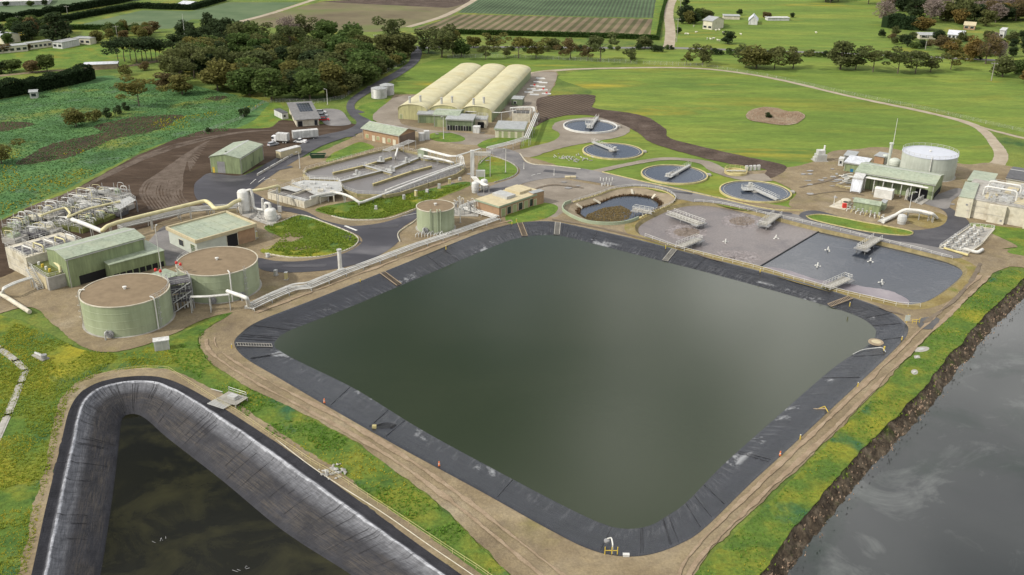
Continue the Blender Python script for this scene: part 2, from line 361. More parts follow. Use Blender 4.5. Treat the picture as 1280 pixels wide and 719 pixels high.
def liner_mat(name, base, kind):
    mt, t, b = new_mat(name)
    uv = t.nodes.new('ShaderNodeUVMap').outputs[0]
    sx = t.nodes.new('ShaderNodeSeparateXYZ'); t.links.new(uv, sx.inputs[0])
    s_, q_ = sx.outputs[0], sx.outputs[1]            # metres along, 0..1 down the slope
    v = pos_vec(t)
    def uvv(a, c):
        cb = t.nodes.new('ShaderNodeCombineXYZ'); t.links.new(mathn(t, 'MULTIPLY', s_, a), cb.inputs[0]); t.links.new(mathn(t, 'MULTIPLY', q_, c), cb.inputs[1]); return cb.outputs[0]
    n = noise_n(t, v, .25, 8, .65)
    col = ramp(t, n, [(.3, tuple(x * .7 for x in base)), (.7, tuple(x * 1.5 for x in base))])
    rough = .15
    if kind == 'pond':                                # dusty streaks, dry silt near the waterline
        f = mathn(t, 'MULTIPLY', ramp(t, noise_n(t, uvv(.9, 1.2), 1, 6, .6), [(.5, (0, 0, 0)), (.72, (1, 1, 1))]), ramp(t, q_, [(.35, (0, 0, 0)), (.7, (1, 1, 1))]))
        col = mixc(t, mathn(t, 'MULTIPLY', f, .6), col, (.10, .10, .105))
        col = mixc(t, mathn(t, 'MULTIPLY', ramp(t, noise_n(t, uvv(.06, .5), 1, 6, .7), [(.56, (0, 0, 0)), (.62, (1, 1, 1))]), ramp(t, q_, [(.56, (0, 0, 0)), (.7, (1, 1, 1))])), col, (.24, .245, .25))
    else:                                             # lagoon: thin pale fold, fading downslope, silt-stained lower face, fine weld marks
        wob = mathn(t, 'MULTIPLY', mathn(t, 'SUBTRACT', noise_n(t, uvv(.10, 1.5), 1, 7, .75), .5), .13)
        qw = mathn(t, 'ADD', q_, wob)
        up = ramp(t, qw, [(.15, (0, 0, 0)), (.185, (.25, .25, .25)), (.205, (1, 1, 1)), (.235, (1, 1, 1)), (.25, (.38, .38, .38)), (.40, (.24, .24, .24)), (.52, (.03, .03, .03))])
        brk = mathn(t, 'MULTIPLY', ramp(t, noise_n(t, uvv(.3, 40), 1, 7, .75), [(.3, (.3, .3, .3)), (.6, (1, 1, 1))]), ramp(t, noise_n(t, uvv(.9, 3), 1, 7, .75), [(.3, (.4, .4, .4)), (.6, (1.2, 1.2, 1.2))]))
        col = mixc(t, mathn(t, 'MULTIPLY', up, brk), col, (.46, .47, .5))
        dn = ramp(t, qw, [(.42, (0, 0, 0)), (.58, (1, 1, 1)), (.88, (1, 1, 1)), (.95, (0, 0, 0))])
        st = mathn(t, 'MULTIPLY', ramp(t, noise_n(t, uvv(.16, 42), 1, 8, .7), [(.42, (0, 0, 0)), (.6, (1, 1, 1))]), ramp(t, noise_n(t, uvv(.12, 3), 1, 6, .7), [(.4, (.1, .1, .1)), (.6, (1, 1, 1))]))
        col = mixc(t, mathn(t, 'MULTIPLY', mathn(t, 'MULTIPLY', dn, st), .7), col, (.10, .086, .07))
        streak = mathn(t, 'MULTIPLY', ramp(t, noise_n(t, uvv(3.2, 1.6), 1, 5, .7), [(.56, (0, 0, 0)), (.62, (1, 1, 1))]), ramp(t, noise_n(t, uvv(.1, 1.2), 1, 4, .6), [(.42, (0, 0, 0)), (.58, (1, 1, 1))]))
        col = mixc(t, mathn(t, 'MULTIPLY', streak, .7), col, (.022, .022, .025))
        rough = .6
    t.links.new(col, b.inputs['Base Color'])
    b.inputs['Roughness'].default_value = rough; b.inputs['Specular IOR Level'].default_value = .55 if kind == 'pond' else .12
    h = mathn(t, 'ADD', noise_n(t, uvv(.35, 14), 1, 8, .65), mathn(t, 'MULTIPLY', noise_n(t, uvv(2.2, 2.2), 1, 7, .65), .7))
    bumpn(t, b, h, .9, .2 if kind == 'pond' else .3)
liner_mat('pond_liner', (.011, .012, .016), 'pond')
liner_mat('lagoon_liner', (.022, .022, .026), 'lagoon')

# ------------------------------------------------------------------ basins
def loft(name, pairs, zt, zw, n, mrows, mt, prof=None, lip=.7, closed=True, wr=.08, under=1.0):
    """liner slope lofted between the crest outline and the waterline; returns (crest ring, water ring)"""
    A = spl([P(*a, zt)[:2] for a, _ in pairs], n, closed); B = spl([P(*b, zw)[:2] for _, b in pairs], n, closed)
    L = np.r_[0, np.cumsum(np.linalg.norm(np.diff(A, axis=0), axis=1))]
    cen = B.mean(0); vs = []; uvs = []
    rows = [(-lip, None)] + [(k / (mrows - 1), None) for k in range(mrows)] + [(1 + under, None)]
    for t, _ in rows:
        for i in range(n):
            d = B[i] - A[i]; W_ = np.linalg.norm(d); dn = d / W_
            if t < 0: q = A[i] - dn * lip; z = zt + .17
            else:
                q = A[i] + d * min(t, 1.3) ; z = zt + .19 + (zw - zt - .19) * t
                if prof: z += prof(t)
                if 0 < t < 1:
                    z += wr * (noise.noise((L[i] * .35, t * 7, 3.3)) + .6 * noise.noise((L[i] * 1.1, t * 12, 8.1))) * min(1, t * 5)
            vs.append((q[0], q[1], z)); uvs.append((L[i], max(t, 0)))
    fs = []; R_ = len(rows)
    for r in range(R_ - 1):
        for i in range(n if closed else n - 1):
            j = (i + 1) % n; fs.append((r * n + i, r * n + j, (r + 1) * n + j, (r + 1) * n + i))
    me = bpy.data.meshes.new(name); me.from_pydata(vs, [], fs); me.materials.append(MATS[mt])
    ul = me.uv_layers.new(name='UVMap'); ii = np.zeros(len(me.loops), int); me.loops.foreach_get('vertex_index', ii)
    U = np.array(uvs)[ii]
    # seam column of a closed ring
    fi = np.arange(len(U)).reshape(-1, 4); mxs = U[fi][:, :, 0].max(1); mns = U[fi][:, :, 0].min(1); bad = (mxs - mns) > L[-1] / 2
    for k in np.where(bad)[0]:
        for c in fi[k]:
            if U[c, 0] < L[-1] / 2: U[c, 0] += L[-1]
    ul.data.foreach_set('uv', U.ravel().astype(np.float32)); me.shade_smooth()
    o = bpy.data.objects.new(name, me); scene.collection.objects.link(o); o['kind'] = 'structure'
    # lining faces must look up
    if me.polygons[n * 2].normal.z < 0: me.flip_normals()
    return A, B, o
pond_pairs = [((297, 430), (343, 431)), ((305, 417), (352, 419)), ((330, 401), (375, 408)), ((400, 374), (430, 387)), ((500, 334), (520, 349)), ((590, 297), (610, 311)),
              ((630, 284), (640, 300)), ((660, 279), (665, 295)), ((690, 278.5), (690, 294)), ((720, 284), (715, 298)), ((800, 302), (790, 317)), ((900, 328), (885, 341)),
              ((1000, 354), (980, 367)), ((1075, 377), (1045, 386)), ((1110, 391), (1075, 397)), ((1128, 405), (1090, 407)), ((1131, 414), (1095, 416)), ((1124, 427), (1086, 431)),
              ((1091, 459), (1043, 459)), ((1011, 533), (960, 531)), ((938, 600), (904, 581)), ((880, 657), (860, 626)), ((850, 677), (837, 643)), ((815, 690), (812, 657)),
              ((780, 693), (785, 661)), ((740, 685), (757, 656)), ((690, 661), (710, 635)), ((600, 611), (620, 588)), ((500, 557), (525, 536)), ((420, 512), (445, 487)), ((350, 471), (380, 455)), ((310, 447), (352, 440))]
PW = -1.5
def smooth_step(x): x = max(0, min(1, x)); return x * x * (3 - 2 * x)
pondA, pondB, pond_liner = loft('pond_liner', pond_pairs, 0, PW, 760, 22, 'pond_liner')
fill('pond_water', pondB + (pondB - pondB.mean(0)) * .004, PW, 'pond_water')
lag_pairs = [((-40, 900), (60, 900)), ((10, 800), (98, 800)), ((36, 735), (122, 735)), ((57, 640), (138, 640)), ((76, 560), (147, 570)), ((88, 512), (150, 540)), ((105, 489), (152, 526)), ((135, 476), (158, 519)),
             ((180, 471), (170, 518)), ((215, 477), (184, 525)), ((262, 501), (210, 548)), ((340, 551), (278, 601)), ((430, 614), (352, 662)), ((520, 680), (432, 714)), ((600, 737), (510, 764)), ((720, 830), (630, 850)),
             ((760, 1000), (650, 940)), ((500, 1150), (480, 1000)), ((150, 1150), (200, 1000)), ((-40, 1020), (70, 970))]
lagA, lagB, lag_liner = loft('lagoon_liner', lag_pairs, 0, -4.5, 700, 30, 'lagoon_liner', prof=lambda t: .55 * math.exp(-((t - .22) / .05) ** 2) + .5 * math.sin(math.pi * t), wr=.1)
fill('lagoon_water', lagB + (lagB - lagB.mean(0)) * .006, -4.5, 'lagoon_water')
# aeration basin, steep concrete edge
bas_px = [(798, 288), (801, 282), (812, 275), (838, 263), (856, 258.5), (872, 257), (888, 258), (913, 262), (965, 275), (1024, 290), (1096, 306), (1150, 319), (1180, 327), (1197, 334), (1203, 341), (1198, 349), (1185, 360),
          (1169, 371), (1155, 378), (1140, 381.5), (1122, 380), (1053, 364), (1000, 350), (949, 334), (900, 322), (847, 309), (815, 300), (802, 295)]
BASZ = -.7
basB = spl(W(bas_px, BASZ), 300, True)
bc = basB.mean(0)
def offset(ring, d):
    n = len(ring); o = []
    for i in range(n):
        t = ring[(i + 1) % n] - ring[i - 1]; t = t / np.linalg.norm(t); o.append(ring[i] + np.array([t[1], -t[0]]) * d)
    return np.array(o)
def area(r): return .5 * sum(r[i - 1][0] * r[i][1] - r[i][0] * r[i - 1][1] for i in range(len(r)))
def grow(ring, d): return offset(ring, d if area(ring) > 0 else -d)
basA = grow(basB, 1.1)
def band(name, A, B, za, zb, mt, kind='structure', smooth=True):
    n = len(A); mb = MB(); mb.v = [(q[0], q[1], za) for q in A] + [(q[0], q[1], zb) for q in B]
    mb.f = [(i, (i + 1) % n, n + (i + 1) % n, n + i) for i in range(n)]
    o = mb.build(name, mt, smooth=60 if smooth else None); o['kind'] = kind
    if o.data.polygons[0].normal.z < -.01: o.data.flip_normals()
    return o
flat('concrete', (.36, .33, .285), .85, .18, .2, dirt=(.22, .19, .14))
flat('basin_edge', (.20, .165, .085), .9, .25, .2, dirt=(.12, .1, .045))
band('basin_wall', basA, grow(basB, -.3), .16, BASZ - .35, 'basin_edge')
# thickener pit
pit_px = [(704, 264), (705.5, 258.5), (711, 255), (745.6, 244.8), (765, 237.8), (787, 234.6), (806, 235), (829, 239), (843, 246.5), (844, 252), (837, 257.5), (815, 266), (790, 277.5), (773, 281), (752, 281.3), (731.5, 278.5), (714.5, 271.8)]
pitA = spl(W(pit_px), 160, True)
# river
bank_px = [(1420, 200), (1350, 285), (1300, 330), (1275, 352), (1240, 386), (1200, 431), (1150, 489), (1080, 562), (1010, 641), (960, 702), (930, 745), (880, 830), (840, 930)]
bankA = rag(spl(W(bank_px), 120), 1.2, .5, 4.2, closed=False)
riv_hole = np.vstack([bankA, W([(1500, 1500), (3500, 1500), (3500, 200)])]) if False else np.vstack([bankA, [[140, 40], [900, 40], [900, 420]]])

# ------------------------------------------------------------------ base ground and sheets
HOLES = [pondA, lagA, basA, pitA, riv_hole]
S = 7000
fill('ground', np.array([[-S, -S], [S, -S], [S, S], [-S, S]], float), 0.0, 'grass', holes=HOLES)

sheet('paddock', [(655, 95), (690, 89), (760, 86), (870, 86), (960, 97), (1060, 120), (1160, 141), (1225, 158), (1300, 175), (1450, 230), (1450, 60), (1285, 70), (1000, 62), (700, 66), (560, 72), (500, 95), (500, 118), (620, 118)], 'paddock', .5)
sheet('paddock', [(640, 190), (670, 150), (676, 128), (740, 116), (697, 96), (760, 86.5), (870, 86.5), (960, 98), (1060, 121), (1160, 142), (1222, 159), (1246, 180), (1252, 200), (1240, 212), (1180, 240), (1000, 270), (850, 245), (720, 215)], 'paddock', .4)
sheet('paddock', [(835, 57), (850, 20), (860, -30), (1120, -30), (1100, 15), (1130, 55), (1180, 66), (1000, 61)], 'paddock', .8)
sheet('marsh_field', [(-200, 150), (-20, 128), (80, 108), (130, 95), (205, 100), (300, 120), (335, 128), (325, 146), (290, 163), (200, 180), (100, 228), (0, 274), (-120, 330), (-300, 330)], 'marsh_field', .8)
sheet('lawn', [(285, 166), (318, 150), (340, 128), (352, 131), (353, 150), (330, 160)], 'lawn', .3)
sheet('lawn', [(-30, 62), (60, 58), (115, 55), (235, 51), (238, 60), (205, 72), (120, 88), (20, 92), (-40, 95)], 'lawn', .4)
for pts in ([(60, 182), (110, 170), (170, 158), (210, 148), (215, 155), (190, 165), (140, 175), (100, 192), (70, 200), (20, 205)], [(120, 158), (160, 148), (220, 143), (230, 148), (180, 157), (140, 165)], [(258, 123), (275, 120), (283, 122), (270, 126)], [(-10, 155), (20, 152), (45, 155), (20, 162), (-10, 165)]):
    sheet('marsh_mud', pts, 'marsh_mud', 1.1)
# fields far away
sheet('crop_field', [(-60, 26), (40, 20), (120, 8), (190, -6), (-60, -6)], 'crop_field', .5)
sheet('crop_field', [(86, 34), (178, 13), (240, 14), (285, 3), (375, 3), (325, 20), (300, 27), (240, 24), (215, 36), (150, 37)], 'crop_field', .4, curve=False)
sheet('stubble_field', [(295, 28), (400, 3), (590, 3), (560, 22), (513, 33), (470, 40), (380, 40), (330, 33)], 'stubble_field', .4, curve=False)
sheet('bare_field', [(400, 2), (640, -12), (600, 1), (560, 10), (430, 4)], 'ploughed_soil', .4, curve=False)
sheet('crop_field', [(572, 16), (606, -8), (828, -8), (819, 22.5), (700, 20)], 'crop_rows', .3, curve=False)
sheet('ploughed_field', [(517, 37), (574, 18), (660, 20), (816, 24), (813, 44), (640, 43)], 'brown_rows', .3, curve=False)
sheet('grass_verge', [(813, 45), (821, -8), (834, -8), (826, 20), (822, 46)], 'lawn', .4, curve=False)
ribbon('farm_track', [(300, 27), (345, 15), (415, -8)], 5, 'track')
ribbon('farm_track', [(510, 34), (555, 20), (590, 2), (600, -8)], 5, 'track')
ribbon('country_road', [(846, -8), (838, 6), (836, 20), (838, 40), (836, 60)], 7, 'track', .2)
ribbon('country_road', [(500, 60), (650, 59), (760, 60), (836, 60), (960, 64), (1080, 68), (1300, 78)], 6, 'pale_asphalt', .1)
ribbon('farm_track', [(655, 94), (690, 88.5), (760, 85.5), (870, 85.5), (960, 97), (1060, 120), (1160, 141), (1218, 157), (1244, 180), (1251, 198), (1240, 212)], [6, 4, 3.5, 3.5, 4, 5, 6], 'track', .3)
ribbon('farm_track', [(1210, 154), (1240, 163), (1300, 178)], 2.5, 'track', .3)
ribbon('farm_track', [(-10, 96), (60, 89), (130, 86), (200, 76), (250, 62)], 5, 'dirt', .4)
# plant ground
sheet('bare_soil', [(-60, 295), (0, 276), (40, 259), (90, 239), (150, 206), (200, 182), (240, 167), (270, 161), (335, 160), (352, 150), (395, 155), (430, 153), (450, 158), (440, 167), (400, 174), (370, 190), (300, 222), (300, 262), (150, 305), (60, 345), (0, 365), (-60, 380)], 'bare_soil', .5)
mat('soil_rut', [(.3, (.075, .056, .042)), (.6, (.135, .106, .084))], .3, 9, .95, .15, .4, 2, fine=(.7, 1.2), fscale=2)
for k in range(13):
    f = k / 12; ribbon('soil_rut', [(262 - 2 * k, 176 + 3.2 * k), (240 - 6 * f, 188 + 13 * f), (197 + 30 * f, 218 + 2 * f), (181 + 46 * f, 229 + 3 * f), (176 + 52 * f, 243 + 2 * f), (188 + 52 * f, 262 - 2 * f)], [.5, .9, 1.1, .8, .6], 'soil_rut', .3)
for k in range(7): ribbon('soil_rut', [(30 + 6 * k, 262 - k), (110 + 4 * k, 232 - 2.5 * k), (190 + 3 * k, 196 - 2 * k), (270 + 4 * k, 172 - k), (330 + 3 * k, 163)], .7, 'soil_rut', .4)
sheet('dirt_yard', [(-60, 420), (-30, 360), (10, 345), (60, 320), (150, 295), (250, 262), (300, 250), (330, 215), (400, 190), (440, 172), (470, 154), (466, 141), (490, 122), (505, 118), (620, 118), (655, 95), (690, 89), (697, 96), (684, 122), (676, 128), (670, 150), (650, 188),
      (690, 205), (760, 230), (850, 240), (1000, 262), (1100, 288), (1195, 310), (1260, 312), (1320, 330), (1290, 336), (1250, 338), (1180, 400), (1110, 475), (1040, 545), (960, 624), (880, 700), (850, 740), (700, 790), (640, 722),
      (560, 642), (490, 586), (430, 545), (370, 512), (310, 484), (270, 458), (248, 432), (252, 415), (290, 392), (250, 402), (200, 425), (150, 440), (110, 436), (70, 410), (40, 385), (0, 392)],
      'dirt', .45, step=1.0, holes=[pondA, basA, pitA, lagA])
sheet('gravel_yard', [(655, 230), (690, 222), (740, 231), (790, 236), (765, 240), (710, 256), (704, 266), (690, 272), (675, 255), (660, 245)], 'gravel', .4, holes=[pitA])
sheet('gravel_yard', [(640, 190), (660, 185), (690, 177), (700, 168), (690, 160), (700, 152), (740, 147), (775, 152), (788, 162), (776, 171), (740, 178), (700, 186), (662, 197)], 'gravel', .4)
sheet('gravel_yard', [(655, 96), (690, 90), (696, 97), (684, 121), (678, 130), (650, 150), (630, 130)], 'gravel', .4)
sheet('gravel_yard', [(466, 150), (467, 141), (491, 123), (530, 121), (500, 148), (520, 160), (600, 168), (660, 172), (630, 178), (600, 182), (560, 178), (530, 168)], 'gravel', .4)
sheet('dirt_yard', [(905, 216), (960, 213), (1010, 205), (1040, 190), (1070, 187), (1110, 185), (1200, 205), (1245, 205), (1330, 230), (1330, 300), (1260, 310), (1225, 318), (1190, 312), (1100, 289), (1010, 267), (985, 256), (992, 240), (960, 224), (930, 222)], 'dirt', .5, holes=[basA])
sheet('soil_heap_trail', [(676, 122), (742, 119), (738, 134), (800, 144), (830, 160), (836, 172), (870, 182), (940, 198), (982, 208), (968, 222), (950, 221), (955, 212), (900, 203), (850, 190), (812, 178), (795, 165), (760, 150), (730, 144), (692, 147), (666, 160), (672, 140)], 'ploughed_soil', .5)
sheet('harrowed_soil', [(684, 122), (740, 120), (736, 136), (700, 146), (676, 148), (674, 136)], 'harrowed', .4)
ribbon('gravel_track', [(735, 217), (780, 207), (830, 199), (878, 203), (900, 214), (930, 222), (960, 222)], [4, 3, 4, 6, 8, 9], 'gravel', .3)
# verge around the aeration basin
sheet('basin_verge', grow(basA, 3.2), 'verge', .25, curve=False, holes=[basA, pitA], world=True)
# lawns in the yard
sheet('lawn', [(416, 192), (430, 186), (450, 178), (468, 184), (455, 190), (430, 197), (408, 203)], 'lawn', .3)
sheet('lawn', [(444, 145), (452, 132), (480, 126), (490, 123), (468, 142), (466, 152), (455, 150)], 'lawn', .3)
sheet('lawn', [(538, 168), (560, 166), (580, 172), (578, 177), (555, 178), (540, 175)], 'lawn', .3)
sheet('lawn', [(598, 205), (612, 196), (635, 203), (646, 212), (641, 221), (618, 228), (600, 226)], 'lawn', .3)
sheet('lawn', [(597, 182), (613, 174), (640, 172), (655, 173), (640, 178), (612, 186)], 'lawn', .3)
sheet('weedy_lawn', [(395, 262), (440, 252), (480, 247), (540, 236), (578, 228), (588, 232), (545, 250), (520, 260), (480, 273), (440, 274), (415, 270)], 'weedy_grass', .3)
sheet('lawn', [(632, 270), (655, 260), (676, 254), (694, 257), (696, 264), (680, 274), (650, 279), (636, 280)], 'lawn', .3)
sheet('lawn', [(1205, 279), (1245, 283), (1330, 295), (1330, 325), (1270, 319), (1258, 314), (1272, 308), (1235, 291), (1215, 285)], 'lawn', .4)
sheet('weedy_grass', [(1150, 268), (1170, 266), (1184, 272), (1182, 282), (1160, 286), (1140, 280), (1135, 272)], 'verge', .3)
# foreground grass
sheet('weedy_grass', [(-120, 430), (-30, 395), (20, 400), (60, 418), (110, 440), (160, 442), (205, 428), (255, 403), (292, 391), (254, 416), (248, 434), (270, 460), (310, 486), (370, 514), (430, 547), (490, 588), (560, 644), (640, 724), (720, 800), (560, 800), (-120, 900)], 'weedy_grass', .4, holes=[lagA])
sheet('embankment_grass', [(1345, 332), (1285, 341), (1252, 341), (1182, 401), (1112, 477), (1042, 547), (962, 627), (882, 703), (852, 742), (800, 830), (850, 900), (885, 830), (935, 745), (966, 702), (1016, 641), (1086, 562), (1156, 489), (1206, 431), (1246, 386), (1290, 350)], 'weedy_grass', .35, holes=[riv_hole])
ribbon('dirt_strip', [(30, 745), (68, 560), (82, 510), (100, 484), (130, 471), (180, 466), (218, 472), (264, 496), (345, 546), (436, 609), (526, 675), (610, 735)], [2.5, 2.5, 3.5, 4, 3.5, 2.5, 2], 'dirt', .5, holes=[lagA])
# roads
sheet('asphalt_road', [(515, 60), (526, 60), (525, 75), (505, 92), (470, 112), (449, 125), (443, 134), (450, 144), (464, 152), (462, 162), (430, 173), (400, 184), (372, 200), (346, 216), (318, 236), (305, 248), (290, 250), (300, 238), (330, 218), (352, 200), (380, 178), (400, 170), (432, 163), (446, 154), (437, 144), (433, 133), (440, 122), (465, 106), (497, 88), (512, 76)], 'asphalt', .1)
sheet('car_park', [(400, 138), (424, 138), (436, 150), (438, 156), (418, 158), (404, 154)], 'pale_asphalt', .1)
sheet('asphalt_apron', [(243, 232), (250, 224), (264, 217), (302, 220), (335, 204), (350, 196), (358, 204), (335, 222), (306, 246), (300, 258), (272, 264), (256, 258), (244, 246)], 'new_asphalt', .1)
sheet('asphalt_road', [(296, 246), (312, 240), (345, 256), (380, 264), (405, 276), (440, 283), (478, 279), (505, 270), (524, 262), (522, 272), (500, 288), (498, 303), (470, 322), (430, 335), (380, 341), (335, 340), (318, 331), (322, 323), (345, 327), (380, 327), (425, 319), (449, 307), (452, 299), (440, 291), (405, 279), (372, 268), (345, 263), (310, 258)], 'new_asphalt', .08)
sheet('asphalt_road', [(608, 189), (630, 186), (650, 193), (662, 205), (725, 211), (756, 217), (800, 226), (850, 236), (905, 249), (960, 262), (1010, 272), (1100, 292), (1192, 312), (1202, 322), (1180, 322), (1100, 305), (1000, 283), (940, 270), (880, 256), (815, 243), (752, 230), (700, 223), (665, 227), (640, 235), (618, 243), (600, 246), (598, 240), (622, 230), (644, 222), (650, 213), (640, 204), (625, 198)], 'pale_asphalt', .08, holes=[pitA, basA])
sheet('asphalt_road', [(1000, 268), (1020, 264), (1060, 274), (1120, 287), (1150, 288), (1176, 283), (1184, 272), (1176, 262), (1150, 252), (1168, 246), (1180, 256), (1200, 268), (1212, 280), (1206, 290), (1186, 304), (1192, 313), (1150, 306), (1100, 298), (1010, 276)], 'asphalt', .1, holes=[basA])
sheet('wet_slab', [(1150, 252), (1172, 244), (1195, 236), (1204, 240), (1190, 252), (1182, 262)], 'pale_asphalt', .1)
sheet('concrete_pad', [(180, 316), (195, 292), (210, 283), (228, 300), (240, 316), (222, 330), (205, 332)], 'pale_asphalt', .1)
sheet('island_lawn', [(331, 284), (352, 278), (376, 270), (408, 280), (440, 293), (448, 301), (441, 310), (420, 318), (400, 322), (365, 323), (332, 318), (326, 313), (345, 306), (352, 298), (335, 290)], 'weedy_grass', .15)
sheet('soil_patch', [(352, 296), (362, 291), (376, 292), (378, 300), (366, 303), (348, 304)], 'dirt', .5)
ribbon('soil_patch', [(330, 312), (352, 309), (372, 312), (392, 309), (420, 312)], [1.5, 1, 2, 1], 'dirt', .5)
sheet('island_lawn', [(1008, 271), (1030, 269.5), (1080, 279), (1130, 288), (1141, 292), (1130, 295.5), (1080, 290), (1020, 277)], 'lawn', .1)
sheet('turning_stain', [(1146, 402), (1156, 397), (1172, 398), (1176, 405), (1165, 412), (1150, 411)], 'water_stain', .3)
# thickener pit interior
mat('pit_bank', [(.3, (.19, .155, .105)), (.6, (.27, .22, .155)), (.75, (.32, .27, .2))], .3, 9, .95, .15, .5, 2)
def shrink(ring, k, sh=(0, 0)): c = ring.mean(0); return c + (ring - c) * k + np.array(sh)
pc = pitA.mean(0)
pitB = shrink(pitA, .76); pitC = shrink(pitA, .6)
band('pit_bank', pitA, pitB, .05, -1.1, 'pit_bank'); band('pit_floor', pitB, pitC, -1.1, -1.6, 'marsh_mud')
fill('pit_water', shrink(pitA, .72), -1.3, 'clarifier_water')
# river bank and water
mat('bank_rock', [(.3, (.035, .026, .018)), (.5, (.075, .057, .038)), (.7, (.17, .135, .095))], .5, 10, .9, .2, .9, 1.2, layers=[((.05, .065, .016), .2, .56, .68)], fine=(.55, 1.3), fscale=1.5)
def bank_mesh():
    n = len(bankA); mb = MB(); rows = 9
    for r in range(rows):
        t = r / (rows - 1)
        for i in range(n):
            a = bankA[max(i - 1, 0)]; b = bankA[min(i + 1, n - 1)]; d = b - a; d /= np.linalg.norm(d); nn = np.array([-d[1], d[0]])
            if np.dot(nn, [1, -.6]) < 0: nn = -nn
            q = bankA[i] + nn * (t * 3.8 - .3)
            z = .1 - t * 3.2 + .45 * noise.noise((q[0] * .5, q[1] * .5, 2)) * (0 if r == 0 else 1) + .25 * noise.noise((q[0] * 1.7, q[1] * 1.7, 5)) * (0 if r == 0 else 1)
            mb.v.append((q[0], q[1], z))
    for r in range(rows - 1):
        for i in range(n - 1): mb.f.append((r * n + i, r * n + i + 1, (r + 1) * n + i + 1, (r + 1) * n + i))
    o = mb.build('river_bank', 'bank_rock'); o['kind'] = 'structure'
    if o.data.polygons[50].normal.z < 0: o.data.flip_normals()
bank_mesh()
sheet('dry_reed_bed', [(932, 145), (938, 139), (955, 134.5), (972, 136), (985, 140), (998, 140), (1006, 146), (998, 154), (980, 157), (955, 154), (938, 151)], 'pit_bank', .4)
for (u, v, a_, l_, w_) in ((420, 172, .4, 16, 3), (350, 212, .75, 10, 2.5), (480, 284, .1, 9, 3), (440, 300, -.9, 8, 2.5), (380, 333, .05, 12, 2), (700, 216, -.3, 12, 3), (840, 240, -.35, 14, 2), (960, 265, -.3, 15, 2), (1170, 292, .3, 9, 4), (620, 238, .5, 10, 3), (475, 107, .75, 14, 3), (448, 140, -.9, 7, 3)):
    g_ = P(u, v)[:2]; d_ = np.array([math.cos(a_), math.sin(a_)]); ribbon('asphalt_patch', np.array([g_ - d_ * l_ / 2, g_, g_ + d_ * l_ / 2]), w_, ('asphalt', 'pale_asphalt')[int(u) % 2], .12, world=True, holes=[basA, pitA])
fill('river_water', np.vstack([bankA, [[140, 0], [900, 0], [900, 460]]]), -2.35, 'river_water')

mat('wheel_track', [(.3, (.2, .15, .097)), (.5, (.27, .205, .138)), (.7, (.33, .262, .185))], .35, 9, .95, .15, .3, 3, fine=(.8, 1.15), fscale=3)
mat('wet_rut', [(.3, (.11, .085, .06)), (.6, (.17, .135, .095))], .4, 9, .8, .3, .3, 3, fine=(.8, 1.15), fscale=3)
for pts in ([(1225, 345), (1162, 402), (1092, 470), (1024, 535), (945, 610), (866, 690), (845, 730)], [(1236, 346), (1172, 408), (1104, 474), (1038, 541), (956, 617), (876, 697), (856, 735)]): ribbon('wheel_track', pts, .8, 'wheel_track', .35)
for pts in ([(258, 425), (262, 440), (285, 458), (330, 485), (400, 522), (480, 568), (560, 625), (640, 690), (700, 740)], [(268, 422), (272, 436), (295, 454), (338, 479), (412, 517), (492, 563), (575, 620), (655, 683), (730, 740)], [(320, 392), (400, 362), (500, 324), (590, 290), (640, 276)]): ribbon('wheel_track', pts, .7, 'wheel_track', .4)
for pts in ([(1155, 405), (1190, 378), (1215, 350), (1225, 330)], [(690, 275), (760, 288), (850, 312), (950, 345), (1060, 375), (1130, 395)], [(660, 240), (690, 232), (730, 236)], [(1000, 235), (1040, 225), (1060, 215)], [(1010, 245), (1050, 240), (1080, 245)]): ribbon('wet_rut', pts, .9, 'wet_rut', .35, holes=[basA, pondA, pitA])

mat('puddle', [(.3, (.16, .145, .125)), (.6, (.24, .225, .205)), (.75, (.3, .285, .265))], .4, 8, .25, .5)
rp = random.Random(3)
for (u0, u1, v0, v1, n) in ((1000, 1052, 212, 248, 16), (690, 760, 228, 250, 5), (100, 200, 395, 425, 4), (540, 620, 165, 180, 4), (1060, 1130, 240, 262, 6), (1190, 1215, 240, 262, 3), (560, 610, 200, 245, 4)):
    for k in range(n):
        u, v = rp.uniform(u0, u1), rp.uniform(v0, v1); ru, rv = rp.uniform(2, 7), rp.uniform(.5, 1.4); c = [(u + ru * math.cos(a) * rp.uniform(.7, 1.2), v + rv * math.sin(a) * rp.uniform(.6, 1.2)) for a in np.linspace(0, 6.0, 9)]
        w2 = spl(W(c), 40, True)
        if any(pin(w2, h).any() for h in (basA, pitA, pondA)): continue
        ZK[0] += .0006; fill('puddle', rag(w2, .5, .2, k), ZK[0], 'puddle')
# ------------------------------------------------------------------ object materials
def sheet_metal(name, c, rough=.5, period=.35, dirt=None, spec=.4, streak=.38):
    mt, t, b = new_mat(name)
    v = pos_vec(t, obj=False)
    n = noise_n(t, v, .25, 7)
    col = ramp(t, n, [(.3, tuple(x * .86 for x in c)), (.7, tuple(min(1, x * 1.12) for x in c))])
    st = ramp(t, noise_n(t, pos_vec(t, (1.2, 1.2, .12)), 1.0, 6, .7), [(.35, (1 - streak,) * 3), (.65, (1, 1, 1))])
    col = mixc(t, 1, col, st, 'MULTIPLY')
    if dirt: col = mixc(t, ramp(t, noise_n(t, v, .12, 7), [(.48, (0, 0, 0)), (.75, (1, 1, 1))]), col, dirt)
    t.links.new(col, b.inputs['Base Color']); b.inputs['Roughness'].default_value = rough; b.inputs['Specular IOR Level'].default_value = spec
    wv = t.nodes.new('ShaderNodeTexWave'); wv.inputs['Scale'].default_value = .314 / period; t.links.new(pos_vec(t, obj=True), wv.inputs['Vector'])
    bumpn(t, b, wv.outputs['Fac'], .25, .04)
